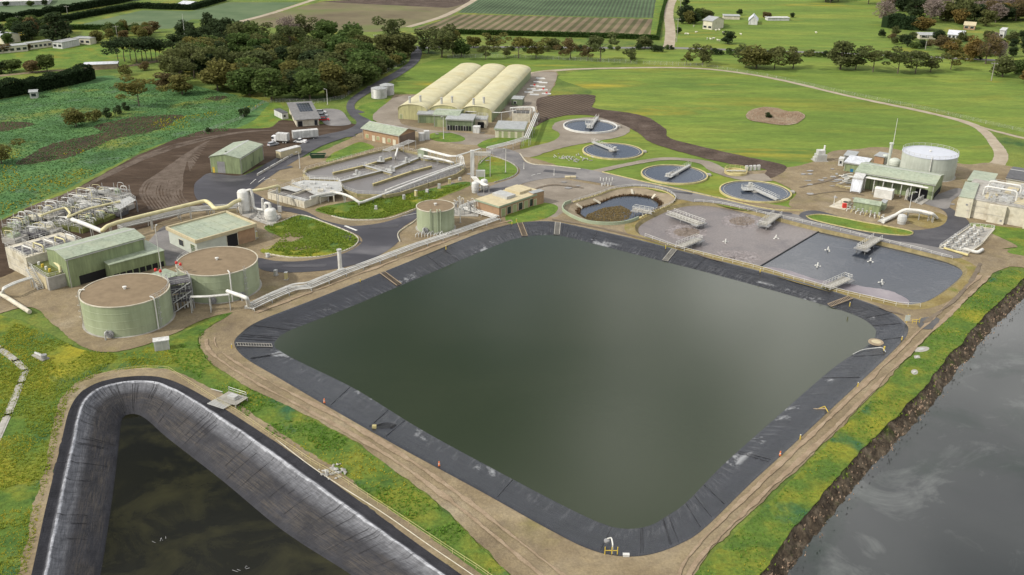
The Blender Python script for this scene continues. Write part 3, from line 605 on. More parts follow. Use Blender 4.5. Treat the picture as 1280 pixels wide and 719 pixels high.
sheet_metal('green_roof', (.33, .38, .28), dirt=(.36, .38, .27))
sheet_metal('green_wall', (.255, .31, .165))
sheet_metal('dark_green_wall', (.15, .19, .11))
sheet_metal('cream_roof', (.50, .465, .29), .6, .6, dirt=(.45, .39, .21), streak=.08)
sheet_metal('cream_wall', (.45, .43, .22), .55, .5)
sheet_metal('grey_roof', (.36, .375, .37), dirt=(.30, .30, .28))
sheet_metal('dark_roof', (.085, .085, .09), .5)
sheet_metal('white_panel', (.60, .60, .575), .55)
sheet_metal('white_roof', (.62, .64, .68), .45)
flat('brick', (.33, .215, .13), .9, .15, .2, dirt=(.25, .17, .11))
flat('dark_brick', (.16, .12, .095), .9, .15, .2)
flat('tan_roof', (.46, .40, .26), .85, .12, .2, dirt=(.38, .33, .22))
flat('fascia_green', (.26, .31, .22), .6)
flat('cream_paint', (.55, .52, .40), .7, .1, .3, dirt=(.42, .38, .27))
flat('stained_concrete', (.50, .465, .375), .85, .2, .2, dirt=(.34, .29, .2))
flat('grey_concrete', (.33, .315, .285), .9, .2, .2, dirt=(.22, .2, .16))
flat('white_paint', (.58, .575, .54), .6, .16, .3, dirt=(.42, .40, .35))
flat('galvanised', (.42, .42, .40), .5, .15, .5, .2)
flat('steel_grey', (.22, .22, .22), .55, .2, .5)
flat('black_rubber', (.02, .02, .022), .7)
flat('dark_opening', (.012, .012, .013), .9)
flat('yellow_paint', (.55, .40, .05), .6, .15)
flat('pale_yellow_pipe', (.56, .51, .29), .55, .14, dirt=(.45, .4, .2))
flat('red_paint', (.5, .04, .03), .5)
flat('orange_plastic', (.75, .18, .04), .6)
flat('teal_plastic', (.02, .33, .36), .5)
flat('blue_plastic', (.02, .14, .28), .5)
flat('bin_green', (.02, .06, .03), .5)
flat('door_green', (.27, .30, .15), .6)
flat('timber', (.27, .21, .14), .9, .25)
flat('grey_timber', (.30, .285, .25), .95, .25)
flat('grating', (.085, .08, .085), .8, .3)
flat('moss', (.13, .14, .05), .95, .4, .1)
flat('rim_yellow', (.46, .40, .20), .85, .2, .2, dirt=(.35, .3, .12))
flat('sludge_wall', (.30, .26, .15), .9, .25, .2, dirt=(.2, .19, .06))
flat('glass_dark', (.03, .035, .04), .12, .1, .6)
flat('tank_green', (.285, .33, .225), .5, .1, .4)
flat('tank_pale', (.46, .49, .43), .5, .1, .4)
flat('tank_roof_brown', (.20, .152, .098), .95, .15, .15)
flat('white_shell', (.46, .48, .53), .4, .06, .4)
def tank_shell(name, c, s1, s2):        # painted steel shell with weather streaks
    mt, t, b = new_mat(name)
    col = ramp(t, noise_n(t, pos_vec(t), .15, 7), [(.3, tuple(x * .85 for x in c)), (.7, tuple(x * 1.12 for x in c))])
    st = ramp(t, noise_n(t, pos_vec(t, (1.0, 1.0, .08)), .8, 6, .7), [(.4, s1), (.65, (1, 1, 1))])
    col = mixc(t, 1, col, st, 'MULTIPLY')
    t.links.new(col, b.inputs['Base Color']); b.inputs['Roughness'].default_value = .45; b.inputs['Specular IOR Level'].default_value = .4
tank_shell('tank_green_shell', (.33, .375, .25), (.86, .86, .82), None)
tank_shell('tank_pale_shell', (.47, .50, .44), (.82, .82, .8), None)

# ------------------------------------------------------------------ builders
def rail(mb, pts, h=1.1, sp=2.4, r=.035, mid=True, closed=False):
    p = np.array(pts, float)
    if p.shape[1] == 2: p = np.c_[p, np.zeros(len(p))]
    d = dens(p, sp, closed)
    for q in d: mb.tube([q, q + [0, 0, h]], r, 4)
    top = [q + [0, 0, h] for q in d]
    if closed: top.append(top[0])
    mb.tube(top, r, 4)
    if mid: mb.tube([np.array(q) - [0, 0, h * .45] for q in top], r * .8, 4)
    return mb
def railing(name, pts, label, mt='galvanised', h=1.1, sp=2.4, r=.045, closed=False, group=None):
    p = np.array(pts, float)
    if p.shape[1] == 2: p = np.c_[p, np.full(len(p), .1)]
    t = thing(name, label, 'railing', p[0], 0, group)
    o = rail(MB(), p, h, sp, r, True, closed).build('handrail', mt, t, world=True); o['kind'] = 'stuff'
    return t
def fr(A, B, D, h, C=None, hc=None):
    a, b, d = (P(*q, h)[:2] for q in (A, B, D))
    if C is not None:                   # depth edge A-C is the longer, surer one
        c = P(*C, hc)[:2]; y = c - a; W_ = np.linalg.norm(y); y /= W_; x = np.array([y[1], -y[0]])
        return a, math.atan2(x[1], x[0]), float(np.dot(b - a, x)), W_
    x = b - a; L = np.linalg.norm(x); x /= L; y = np.array([-x[1], x[0]]); W_ = float(np.dot(d - b, y))
    return a, math.atan2(x[1], x[0]), L, W_
def profile(kind, W_, h, rise, over):
    if kind == 'flat': pr = [(0, h), (W_, h)]
    elif kind == 'mono': pr = [(0, h), (W_, h + rise)]
    elif kind == 'gable': pr = [(0, h), (W_ / 2, h + rise), (W_, h)]
    elif kind == 'arch': pr = [(W_ * (1 - math.cos(math.pi * k / 12)) / 2, h + rise * math.sin(math.pi * k / 12) ** .9) for k in range(13)]
    return pr
def building(name, label, A, B, D, h, kind='flat', rise=0, wall='green_wall', roof='green_roof', axis='x', over=.35, thick=.18, cat='building', z0=0, group=None, back=None, fascia=None, C=None):
    """front face A-B (left to right), side face B-D, picture positions of the eaves"""
    a, ang, L, W_ = fr(A, B, D, h + z0, C, h + z0 + (rise if kind == 'mono' else 0))
    if back: W_ = back
    t = thing(name, label, cat, (a[0], a[1], z0), ang, group)
    span, run = (W_, L) if axis == 'x' else (L, W_)
    pr = profile(kind, span, h, rise, over)
    def put(s_, r_, z): return (r_, s_, z) if axis == 'x' else (s_, r_, z)
    poly = [(0, -.1), (span, -.1)] + pr[::-1]
    mb = MB(); n = len(poly)
    mb.add([put(q[0], 0, q[1]) for q in poly] + [put(q[0], run, q[1]) for q in poly], [tuple(range(n)), tuple(reversed(range(n, 2 * n)))] + [(k, n + k, n + (k + 1) % n, (k + 1) % n) for k in range(n)])
    w_ = mb.build('wall', wall, t)
    if axis == 'x': w_.data.flip_normals()
    # roof slab
    e = list(pr); dx = over
    if kind != 'arch':
        s0 = (e[1][1] - e[0][1]) / (e[1][0] - e[0][0]); s1 = (e[-1][1] - e[-2][1]) / (e[-1][0] - e[-2][0])
        e[0] = (-dx, e[0][1] - s0 * dx); e[-1] = (span + dx, e[-1][1] + s1 * dx)
    else:
        e[0] = (-.25, e[0][1] - .35); e[-1] = (span + .25, e[-1][1] - .35)
    ring = [(q[0], q[1] + .03) for q in e] + [(q[0], q[1] + .03 + thick) for q in e[::-1]]
    n = len(ring); k2 = len(e); mb = MB()
    vs = [put(q[0], -over, q[1]) for q in ring] + [put(q[0], run + over, q[1]) for q in ring]
    fs = [(k, n + k, n + (k + 1) % n, (k + 1) % n) for k in range(n)]
    for o_ in (0, n):
        for k in range(k2 - 1): fs.append(tuple(o_ + i for i in (k, k + 1, n - 2 - k, n - 1 - k)))
    mb.add(vs, fs)
    ro = mb.build('roof', roof, t, smooth=30 if kind == 'arch' else None)
    import bmesh
    for ob in (w_, ro):
        bm = bmesh.new(); bm.from_mesh(ob.data); bmesh.ops.recalc_face_normals(bm, faces=bm.faces); bm.to_mesh(ob.data); bm.free()
    if kind in ('gable', 'mono') and h > 3.2:        # gutters, downpipes, ridge cap, lap joints of the roof sheets
        lo = [0, span] if kind == 'gable' else [0]
        for q in lo:
            zq = h - .12; sgn = -1 if q == 0 else 1; a0 = q + sgn * (over + .08)
            p0, p1 = put(a0 - .09, -over, zq), put(a0 + .09, run + over, zq); MB().box(min(p0[0], p1[0]), min(p0[1], p1[1]), zq - .16, max(p0[0], p1[0]), max(p0[1], p1[1]), zq + .02).build('gutter', 'galvanised', t)
            for r_ in (.25, run - .25):
                c = put(q + sgn * .09, r_, 0); MB().box(c[0] - .07, c[1] - .07, 0, c[0] + .07, c[1] + .07, h - .2).build('downpipe', 'galvanised', t)
        if kind == 'gable':
            mb = MB(); zr = h + rise + .03 + thick; mb.add([put(span / 2 - .35, -over, zr - .05), put(span / 2, -over, zr + .05), put(span / 2 + .35, -over, zr - .05), put(span / 2 - .35, run + over, zr - .05), put(span / 2, run + over, zr + .05), put(span / 2 + .35, run + over, zr - .05)], [(0, 1, 4, 3), (1, 2, 5, 4), (0, 2, 1), (3, 4, 5), (0, 3, 5, 2)]); mb.build('ridge_cap', 'galvanised', t)
    if fascia:
        f = MB(); hh = h - .25
        f.box(-over - .03, -over - .05, hh, L + over + .03, -over - .012, hh + .55); f.box(L + over + .012, -over, hh, L + over + .05, W_ + over, hh + .55)
        f.box(-over - .05, -over, hh, -over - .012, W_ + over, hh + .55)
        f.build('fascia', fascia, t)
    return t, L, W_
def panel(t, name, face, L, W_, u0, u1, z0, z1, mt, proud=.05, frame=None):
    """a door or window leaf set on a wall face: f front, r right, l left, b back; u in metres along the face"""
    def bx(mb, u0, u1, z0, z1, p0, p1):
        if face == 'f': mb.box(u0, -p1, z0, u1, -p0, z1)
        elif face == 'r': mb.box(L + p0, u0, z0, L + p1, u1, z1)
        elif face == 'l': mb.box(-p1, u0, z0, -p0, u1, z1)
        else: mb.box(u0, W_ + p0, z0, u1, W_ + p1, z1)
        return mb
    o = bx(MB(), u0, u1, z0, z1, .004, proud).build(name, mt, t)
    if frame:
        mb = MB(); k = .12
        for (a, b, c, d) in ((u0 - k, u1 + k, z1, z1 + k), (u0 - k, u0, z0, z1), (u1, u1 + k, z0, z1)): bx(mb, a, b, c, d, .006, proud + .03)
        mb.build('frame', frame, o)
    return o
def pipe_line(t, pts, r, mt='white_paint', n=8, name='pipe'):
    return MB().tube(pts, r, n).build(name, mt, t, smooth=50, world=True)
def bend(pts, k=3):                     # rounded corners on a pipe path
    p = [np.array(q, float) for q in pts]; o = [p[0]]
    for i in range(1, len(p) - 1):
        a, b, c = p[i - 1], p[i], p[i + 1]
        la, lc = np.linalg.norm(a - b), np.linalg.norm(c - b); r = min(la, lc) * .35; r = min(r, 1.2)
        s, e = b + (a - b) / la * r, b + (c - b) / lc * r
        for j in range(k + 1):
            f = j / k; o.append((1 - f) ** 2 * s + 2 * f * (1 - f) * b + f * f * e)
    o.append(p[-1]); return o
def off_line(pts, d):
    p = np.array(pts, float); n = len(p); o = []
    for i in range(n):
        t = p[min(i + 1, n - 1)][:2] - p[max(i - 1, 0)][:2]; t /= np.linalg.norm(t) or 1
        o.append([p[i][0] - t[1] * d, p[i][1] + t[0] * d, p[i][2]])
    return o
def pipe_rack(name, label, pts, radii, gap, mt='white_paint', sup=5.0, cat='pipe rack', supz=True, supw=None):
    p = np.array(pts, float)
    t = thing(name, label, cat, (p[0][0], p[0][1], 0))
    wd = gap * (len(radii) - 1)
    for k, r in enumerate(radii): pipe_line(t, bend(off_line(p, k * gap - wd / 2)), r, mt)
    if sup:
        for q in dens(p, sup)[:]:
            i = int(np.argmin([np.linalg.norm(q - a) for a in p])); a, b = p[max(i - 1, 0)], p[min(i + 1, len(p) - 1)]
            d = (b - a)[:2]; d /= np.linalg.norm(d) or 1; nn = np.array([-d[1], d[0]]); h = q[2] - max(radii) - .05
            if h < .15: continue
            mb = MB(); w2 = wd / 2 + .3
            for s_ in (-1, 1):
                c = q[:2] + nn * w2 * s_; mb.box(c[0] - .09, c[1] - .09, 0, c[0] + .09, c[1] + .09, h)
            mb.obox(q[:2] - nn * (w2 + .15), q[:2] + nn * (w2 + .15), .2, h - .02, h + .16)
            mb.build('support', 'galvanised', t, world=True)
    return t
def pole(u, v, vt, label, name='light_pole', mt='white_paint', r=.11, arm=True, cat='light pole', h=None, group=None):
    g = P(u, v); h = h or height(u, v, vt)
    t = thing(name, label, cat, g, random.uniform(0, 6), group)
    MB().cyl((0, 0, 0), r * 1.3, h, 8, r * .7).build('pole', mt, t, smooth=40)
    MB().cyl((0, 0, 0), .35, .3, 8).build('footing', 'grey_concrete', t)
    if arm:
        mb = MB(); mb.tube([(0, 0, h - .1), (.9, 0, h + .15)], .06, 6); mb.box(.7, -.18, h + .1, 1.5, .18, h + .26); mb.build('lamp_head', 'galvanised', t)
    return t

# ------------------------------------------------------------------ aeration basin
div_a, div_b = P(1023, 290, BASZ)[:2], P(948, 334.5, BASZ)[:2]
dd = (div_b - div_a); dd /= np.linalg.norm(dd); dn = np.array([-dd[1], dd[0]])
inner = grow(basB, .02)
left_half = np.array([q for q in inner if np.dot(q - div_a, dn) * np.dot(P(870, 290)[:2] - div_a, dn) > 0])
fill('basin_water', inner, BASZ, 'basin_water')
def half(ring):
    s = np.sign(np.dot(P(870, 290)[:2] - div_a, dn)); o = []; n = len(ring)
    for i in range(n):
        a, b = ring[i], ring[(i + 1) % n]; da, db = s * np.dot(a - div_a, dn), s * np.dot(b - div_a, dn)
        if da >= 0: o.append(a)
        if da * db < 0: o.append(a + (b - a) * da / (da - db))
    return np.array(o)
fill('scum_water', half(inner), BASZ + .012, 'scum_water')
b_ = thing('floating_baffle', 'dark floating baffle line dividing the aeration basin', 'baffle', (div_a[0], div_a[1], BASZ))
MB().tube([(*(div_a + (div_b - div_a) * k / 20), BASZ + .05) for k in range(21)], .22, 6).build('float_boom', 'black_rubber', b_, world=True)
MB().obox(div_a, div_b, .06, BASZ - .5, BASZ).build('curtain', 'black_rubber', b_, world=True)
def patch(name, u, v, ru, rv, mt, z, amp=.8, n=40):
    c = [(u + ru * math.cos(2 * math.pi * k / n), v + rv * math.sin(2 * math.pi * k / n)) for k in range(n)]
    p = np.array([P(a, b, z)[:2] for a, b in c]); p = rag(p, .7, amp, u * .1)
    o = fill(name, p, z, mt, kind='stuff'); return o
def flecks(name, u, v, ru, rv, n, mt, z, seed, smin=.08, smax=.35, pw=1.0):
    rnd = np.random.default_rng(seed); mb = MB()
    for k in range(n):
        a = rnd.uniform(0, 6.283); r = rnd.random() ** pw; q = P(u + ru * r * math.cos(a), v + rv * r * math.sin(a), z)[:2]; s_ = rnd.uniform(smin, smax); m_ = 6; o_ = rnd.uniform(0, 6)
        mb.add([(q[0] + s_ * rnd.uniform(.5, 1.4) * math.cos(o_ + 6.283 * i / m_), q[1] + s_ * rnd.uniform(.5, 1.4) * math.sin(o_ + 6.283 * i / m_), z + .002 * (k % 5)) for i in range(m_)], [tuple(range(m_))])
    o = mb.build(name, mt); o['kind'] = 'stuff'
for k, (u, v) in enumerate(((928, 276), (858, 290))):
    flecks('surface_foam', u, v, 26, 10, 1500, 'foam', BASZ + .02, k, pw=.6); flecks('foam_boil', u, v + .3, 16, 5.5, 900, 'brown_foam', BASZ + .034, k + 5, .08, .3, .55)
flecks('surface_foam', 918, 322, 34, 9, 1300, 'foam', BASZ + .02, 9, pw=.6); flecks('surface_foam', 1055, 355, 85, 6, 900, 'foam', BASZ + .03, 10, .05, .2) if False else None
fo = [(950, 334), (985, 338), (1020, 349), (1045, 352), (1080, 358), (1110, 363), (1130, 372), (1136, 379), (1122, 379.5), (1053, 363.3), (1000, 349.3)]
mat('mauve_foam', [(.3, (.17, .15, .165)), (.6, (.25, .225, .24)), (.75, (.32, .29, .3))], .12, 10, .6, .3, .3, 2)
o = fill('surface_foam', rag(spl(W(fo, BASZ), 120, True), .8, .5, 3), BASZ + .016, 'mauve_foam', kind='stuff')

def aerator():
    t = thing('floating_aerator', '', 'aerator')
    for k in range(3):
        a = 2 * math.pi * k / 3 + .3; c = (1.15 * math.cos(a), 1.15 * math.sin(a))
        MB().rev((*c, -.25), [(.1, 0), (.4, .1), (.46, .3), (.35, .5), (.05, .56)], 10).build('float', 'white_paint', t, smooth=50)
    mb = MB()
    for k in range(3):
        a = 2 * math.pi * k / 3 + .3; mb.obox((0, 0), (1.15 * math.cos(a), 1.15 * math.sin(a)), .2, .38, .5)
    mb.build('frame', 'galvanised', t)
    MB().rev((0, 0, .45), [(.5, 0), (.5, .12), (.3, .2), (.3, 1.1), (.2, 1.3), (.05, 1.35)], 12).build('motor', 'white_paint', t, smooth=40)
    return t
proto = aerator(); first = True
for k, (u, v, lab) in enumerate([(907, 303, 'white floating aerator nearest the brown foam boils in the scummy half'), (970, 298, 'white floating aerator in the scummy half close to the floating baffle'),
                 (1035, 313, 'white floating aerator farthest back in the dark half beside the baffle'), (1022, 333, 'white floating aerator in the dark half just above the mauve foam'),
                 (1088, 327, 'white floating aerator in front of the right far jetty'), (1102, 354, 'white floating aerator nearest the small near jetty at the right end')]):
    o = proto if k == 0 else copy_tree(proto)
    o.location = P(u, v, BASZ); o.rotation_euler = (0, 0, k * 1.3); o.scale = (.64,) * 3; tag(o, lab, 'aerator', 'floating aerators in the basin')
def jetty(label, a_, b_, wd, zt=1.0, head=True):
    a, b = P(*a_, .6)[:2], P(*b_, .6)[:2]; d = b - a; L = np.linalg.norm(d); ang = math.atan2(d[1], d[0])
    t = thing('access_jetty', label, 'jetty', (a[0], a[1], .1), ang, 'jetties of the aeration basin')
    n = max(4, int(L / .9)); pl = MB().box(0, -wd / 2, 0, L / n - .12, wd / 2, .12)
    first_ = None
    for k in range(n):
        if first_ is None: q = pl.build('deck_plank', 'grey_timber', t); first_ = q
        else: q = first_.copy(); scene.collection.objects.link(q); q.parent = t
        q.location = (k * L / n, 0, .62)
    mb = MB()
    for s in (-1, 1): mb.box(-.5, s * wd / 2 - .1, .42, L, s * wd / 2 + .1, .6)
    mb.build('beam', 'galvanised', t)
    for x in (L * .45, L - .4):
        for s in (-1, 1): MB().cyl((x, s * (wd / 2 - .1), -2.2), .14, 2.6, 8).build('pile', 'steel_grey', t)
    mb = MB()
    for s in (-1, 1): rail(mb, [(0, s * wd / 2, .74), (L, s * wd / 2, .74)], 1.1, 1.3, .06)
    rail(mb, [(L, -wd / 2, .74), (L, wd / 2, .74)], 1.1, 1.2, .06)
    o = mb.build('handrail', 'white_paint', t); o['kind'] = 'stuff'
    if head:
        MB().box(L - 2.2, -wd / 2 - .8, .3, L + .3, wd / 2 + .8, .58).build('pump_float', 'steel_grey', t)
    return t
jetty('long jetty with white handrails reaching over the scummy end of the aeration basin', (838, 267), (877, 281), 3.2)
jetty('sloping jetty at the road side between the foam boil and the baffle', (972, 268), (953, 282), 2.6)
jetty('small jetty on the pond side of the scummy half of the basin', (849, 309), (874, 299), 2.4)
jetty('sloping jetty at the road side of the dark half of the basin', (1097, 298), (1076, 312), 2.6)
jetty('small jetty on the pond side of the dark half beside mauve foam', (1033, 360), (1060, 348), 2.4)
south = [(806, 297), (847, 312.5), (900, 326), (949, 338), (1000, 353), (1053, 368), (1122, 384), (1150, 385)]
railing('basin_handrail', np.c_[W(south), np.full(len(south), .2)], 'white handrail on the pond side of the aeration basin', 'white_paint', 1.1, 3.0, .045)
north = [(868, 253), (900, 256), (965, 271), (1040, 287), (1096, 301), (1150, 314), (1190, 325)]
railing('basin_handrail', np.c_[W(north), np.full(len(north), .2)], 'white handrail on the road side of the aeration basin', 'white_paint', .9, 3.0, .05)

# ------------------------------------------------------------------ clarifiers
def clarifier(label, e, wall, zt, bridge, plat=None, water='clarifier_water'):
    (cx, cy, r), _ = circ(*e, zt)
    t = thing('clarifier', label, 'clarifier', (cx, cy, 0), 0, 'round clarifiers beside the road')
    mb = MB(); mb.rev((0, 0, 0), [(r, -.1), (r, zt), (r - .45, zt), (r - .45, -.3)], 72, cap=False); mb.build('wall', wall, t, smooth=40)
    mb = MB(); mb.rev((0, 0, 0), [(r - .46, .3), (r - 1.4, .3), (r - 1.4, .5), (r - 1.55, .5), (r - 1.55, .3)], 72, cap=False); mb.build('launder', 'grey_concrete', t)
    MB().cyl((0, 0, -.2), r - .44, .58, 72).build('water', water, t)
    MB().rev((0, 0, 0), [(1.6, .0), (1.6, .9), (1.4, .9), (1.4, 0)], 24, cap=False).build('centre_well', 'grey_concrete', t)
    a, b = (P(*q, zt + .6)[:2] - [cx, cy] for q in bridge); d = b - a; L = np.linalg.norm(d); ang = math.atan2(d[1], d[0])
    br = MB(); br.box(0, -.55, 0, L, .55, .12); br.box(0, -.6, -.4, L, -.5, .0); br.box(0, .5, -.4, L, .6, 0)
    o = br.build('bridge', 'galvanised', t); o.location = (a[0], a[1], zt + .55); o.rotation_euler = (0, 0, ang)
    mb = MB()
    for s in (-1, 1): rail(mb, [(0, s * .55, .12), (L, s * .55, .12)], 1.1, 1.8, .04)
    h = mb.build('handrail', 'white_paint', o); h['kind'] = 'stuff'
    mb = MB(); mb.box(-.9, -1.3, .15, .9, 1.3, .3); mb.cyl((0, 0, .3), .55, 1.1, 10); mb.box(-.5, .5, .3, .4, 1.1, 1.2); g = mb.build('drive_unit', 'galvanised', o)
    if plat:
        p = P(*plat, zt + .6)[:2] - [cx, cy]; q = MB(); q.box(-1.8, -1.6, 0, 1.8, 1.6, .2); rail(q, [(-1.8, -1.6, .2), (1.8, -1.6, .2), (1.8, 1.6, .2), (-1.8, 1.6, .2)], 1.1, 1.2, .06, closed=True)
        q = q.build('platform', 'galvanised', t); q.location = (p[0], p[1], zt + .4)
    # scraper ladder and walkway strip on the rim
    MB().box(r - .2, -1.0, .1, r + 1.2, 1.0, zt + .05).build('step', 'grey_concrete', t)
    return t
clarifier('farthest round clarifier with a white rim on a gravel pad', (703.9, 772, 148.9, 164.9), 'white_paint', .9, ((737, 160), (747, 146)), (737, 155))
clarifier('second round clarifier back from the road with its bridge on the far left', (728, 804.2, 177.9, 199), 'rim_yellow', .55, ((769, 188), (741, 177)))
clarifier('round clarifier with yellow rim whose bridge slants to the far right', (801, 885.2, 205.7, 229.4), 'rim_yellow', .6, ((836, 221), (862, 206)))
clarifier('nearest round clarifier with a wide pale bridge reaching its near edge', (898.9, 990.1, 225.7, 252.2), 'rim_yellow', .6, ((937, 233), (972, 249)), (934, 236))
# small round chamber
(cx, cy, r), _ = circ(906, 934, 208, 219, 1.0)
t = thing('round_chamber', 'small round concrete chamber with yellow rails beside white cabinets', 'chamber', (cx, cy, 0))
MB().rev((0, 0, 0), [(r, -.1), (r, 1), (r - .35, 1), (r - .35, .5), (.01, .5)], 40).build('wall', 'rim_yellow', t, smooth=40)
MB().box(-r + .5, -.6, .9, r - .5, .6, 1.1).build('walkway', 'galvanised', t)
mb = MB(); rail(mb, [(r * math.cos(a), r * math.sin(a), 1) for a in np.linspace(0, 6.28, 20)[:-1]], 1.1, 2, .06, closed=True); o = mb.build('handrail', 'rim_yellow', t); o['kind'] = 'stuff'
for k, u in enumerate((933, 938, 943, 948)):
    g = P(u, 213.5 - k * .3); c = thing('control_cabinet', f'{ordn(k)} pale control cabinet from the left beside the small round chamber', 'cabinet', g, .2, 'cabinets beside the round chamber')
    MB().box(-.5, -.4, .15, .5, .4, 1.9).build('body', 'white_panel', c); MB().box(-.55, -.45, 0, .55, .45, .14).build('plinth', 'grey_concrete', c); MB().box(-.42, -.44, .25, .42, -.41, 1.8).build('door', 'white_paint', c)

# ------------------------------------------------------------------ storage tanks
def tank(label, e, vb, shell, roof, rim='stained_concrete', dome=.25, vent=True, n=72, cat='tank', seams=3, z0=0):
    lo, hi = 1, 20
    for _ in range(30):
        h = (lo + hi) / 2; x, ell = circ(*e, h)
        q = np.stack([x[0] + x[2] * np.cos(th_), x[1] + x[2] * np.sin(th_), np.full_like(th_, -CAMH)], -1) @ CR.T
        if (359.5 + F * q[:, 1] / q[:, 2]).max() < vb: lo = h
        else: hi = h
    cx, cy, r = x
    t = thing('storage_tank', label, cat, (cx, cy, 0))
    MB().rev((0, 0, 0), [(r, -.1), (r, h)], n, cap=False).build('shell', shell, t, smooth=40)
    for k in range(1, seams + 1):
        z = h * k / (seams + 1); MB().rev((0, 0, z), [(r + .005, 0), (r + .04, .03), (r + .04, .1), (r + .005, .13)], n, cap=False).build('seam', shell, t)
    MB().rev((0, 0, h), [(r - .05, -.05), (r * .5, dome * .7), (.01, dome)], n).build('roof', roof, t, smooth=60)
    MB().rev((0, 0, h), [(r + .005, -.12), (r + .14, -.12), (r + .14, .1), (r - .12, .1), (r - .12, 0)], n, cap=False).build('rim', rim, t, smooth=30)
    MB().rev((0, 0, 0), [(r + .5, -.1), (r + .5, .16), (r, .18)], n, cap=False).build('footing', 'grey_concrete', t)
    if vent: MB().rev((0, 0, h + dome - .05), [(.3, 0), (.3, .5), (.5, .52), (.5, .65), (.05, .8)], 12).build('vent', 'white_paint', t)
    return t, cx, cy, r, h
def ladder(t, r, h, ang, mt='galvanised'):
    mb = MB()
    for s in (-.25, .25): mb.tube([(r + .2, s, 0), (r + .2, s, h + 1)], .05, 5)
    for k in range(int(h / .4)): mb.tube([(r + .2, -.25, .3 + k * .4), (r + .2, .25, .3 + k * .4)], .03, 4)
    for z in (2.5, 4, 5.5, h): mb.tube([(r + .2 + .5 * math.sin(a), .5 * math.cos(a), min(z, h)) for a in np.linspace(0, math.pi, 7)], .04, 4)
    o = mb.build('ladder', mt, t); o.rotation_euler = (0, 0, ang); return o
t1, x1, y1, r1, h1 = tank('large green steel tank with brown flat top standing nearest the lower left corner', (98.6, 212, 342.5, 384), 422.5, 'tank_green_shell', 'tank_roof_brown')
t2, x2, y2, r2, h2 = tank('large green steel tank with brown flat top behind the black pond corner', (219.8, 322, 309, 344.4), 380, 'tank_green_shell', 'tank_roof_brown')
t3, x3, y3, r3, h3 = tank('smaller green steel tank with brown top beside the asphalt junction', (520.6, 567.7, 249.8, 265.4), 293, 'tank_green_shell', 'tank_roof_brown', seams=2)
t4, x4, y4, r4, h4 = tank('wide pale green tank with white roof beside the long green shed', (1128, 1198.6, 182.9, 199.2), 228, 'tank_pale_shell', 'white_shell', rim='white_shell', seams=3)
for (t, r, h, angs) in ((t1, r1, h1, (-2.75, -.45)), (t2, r2, h2, (-.6, -2.5)), (t4, r4, h4, (-.15, -2.2))):
    for a in angs[:1] if t is t4 else angs: ladder(t, r, h, a)
# T1 / T2 fittings: manway with pipe stub, wall pipes
for (t, r, h, a) in ((t1, r1, h1, -1.62), (t2, r2, h2, -1.45), (t2, r2, h2, -.75), (t3, r3, h3, -2.0)):
    mb = MB(); mb.cyl((0, 0, 0), .75, .5, 16); mb.cyl((0, 0, .5), .9, .14, 16); mb.cyl((0, 0, .64), .5, .3, 12)
    o = mb.build('manway', 'steel_grey', t); o.location = (r * math.cos(a) * .995, r * math.sin(a) * .995, 1.15); o.rotation_euler = Vector((math.cos(a), math.sin(a), 0)).to_track_quat('Z', 'Y').to_euler()
    mb = MB(); p = [(r + .3) * math.cos(a - .06), (r + .3) * math.sin(a - .06)]; q = [(r + 1.4) * math.cos(a - .06), (r + 1.4) * math.sin(a - .06)]
    mb.tube(bend([(*p, 1.9), (*q, 1.9), (*q, .1)]), .22, 8); mb.build('inlet_pipe', 'galvanised', t, smooth=40)
for (t, r, h, a) in ((t1, r1, h1, -3.0), (t1, r1, h1, -.55), (t2, r2, h2, -1.0), (t3, r3, h3, -1.75), (t3, r3, h3, -1.25), (t3, r3, h3, -1.4), (t4, r4, h4, -1.9)):
    mb = MB(); mb.tube(bend([(r * .9 * math.cos(a), r * .9 * math.sin(a), h + .5), ((r + .35) * math.cos(a), (r + .35) * math.sin(a), h + .5), ((r + .35) * math.cos(a), (r + .35) * math.sin(a), .1)]), .16, 8); mb.build('overflow_pipe', 'tank_green' if t is t3 else 'white_paint', t, smooth=40)
mb = MB(); rail(mb, [(r4 * math.cos(a), r4 * math.sin(a), h4 + .05) for a in np.linspace(0, 6.28, 50)[:-1]], 1.1, 2.2, .05, closed=True); o = mb.build('handrail', 'galvanised', t4); o['kind'] = 'stuff'
mb = MB(); rail(mb, [((r1 - .2) * math.cos(a), (r1 - .2) * math.sin(a), h1) for a in np.linspace(-.6, .9, 14)], 1.1, 1.5, .05); o = mb.build('handrail', 'galvanised', t1); o['kind'] = 'stuff'
mb = MB(); rail(mb, [((r2 - .2) * math.cos(a), (r2 - .2) * math.sin(a), h2) for a in np.linspace(2.4, 4.0, 14)], 1.1, 1.5, .05); o = mb.build('handrail', 'galvanised', t2); o['kind'] = 'stuff'
# two water tanks by the entrance road, ribbed galvanised
for k, (u, v, vt, rr, lab) in enumerate(((474, 123, 108, 3.6, 'nearer ribbed pale water tank beside the curved entrance road'), (484, 119, 104, 3.3, 'farther ribbed pale water tank beside the curved entrance road'))):
    g = P(u, v - 1); h = height(u, v - 1, vt + 2)
    t = thing('water_tank', lab, 'water tank', g)
    prof = []
    for i in range(12): prof += [(rr, h * i / 12), (rr + .12, h * (i + .5) / 12)]
    MB().rev((0, 0, 0), prof + [(rr, h)], 40, cap=False).build('shell', 'galvanised', t, smooth=60); MB().rev((0, 0, h), [(rr + .2, -.05), (rr * .5, .5), (.01, .75)], 40).build('roof', 'grey_roof', t, smooth=50)
    ladder(t, rr, h, -1.2)

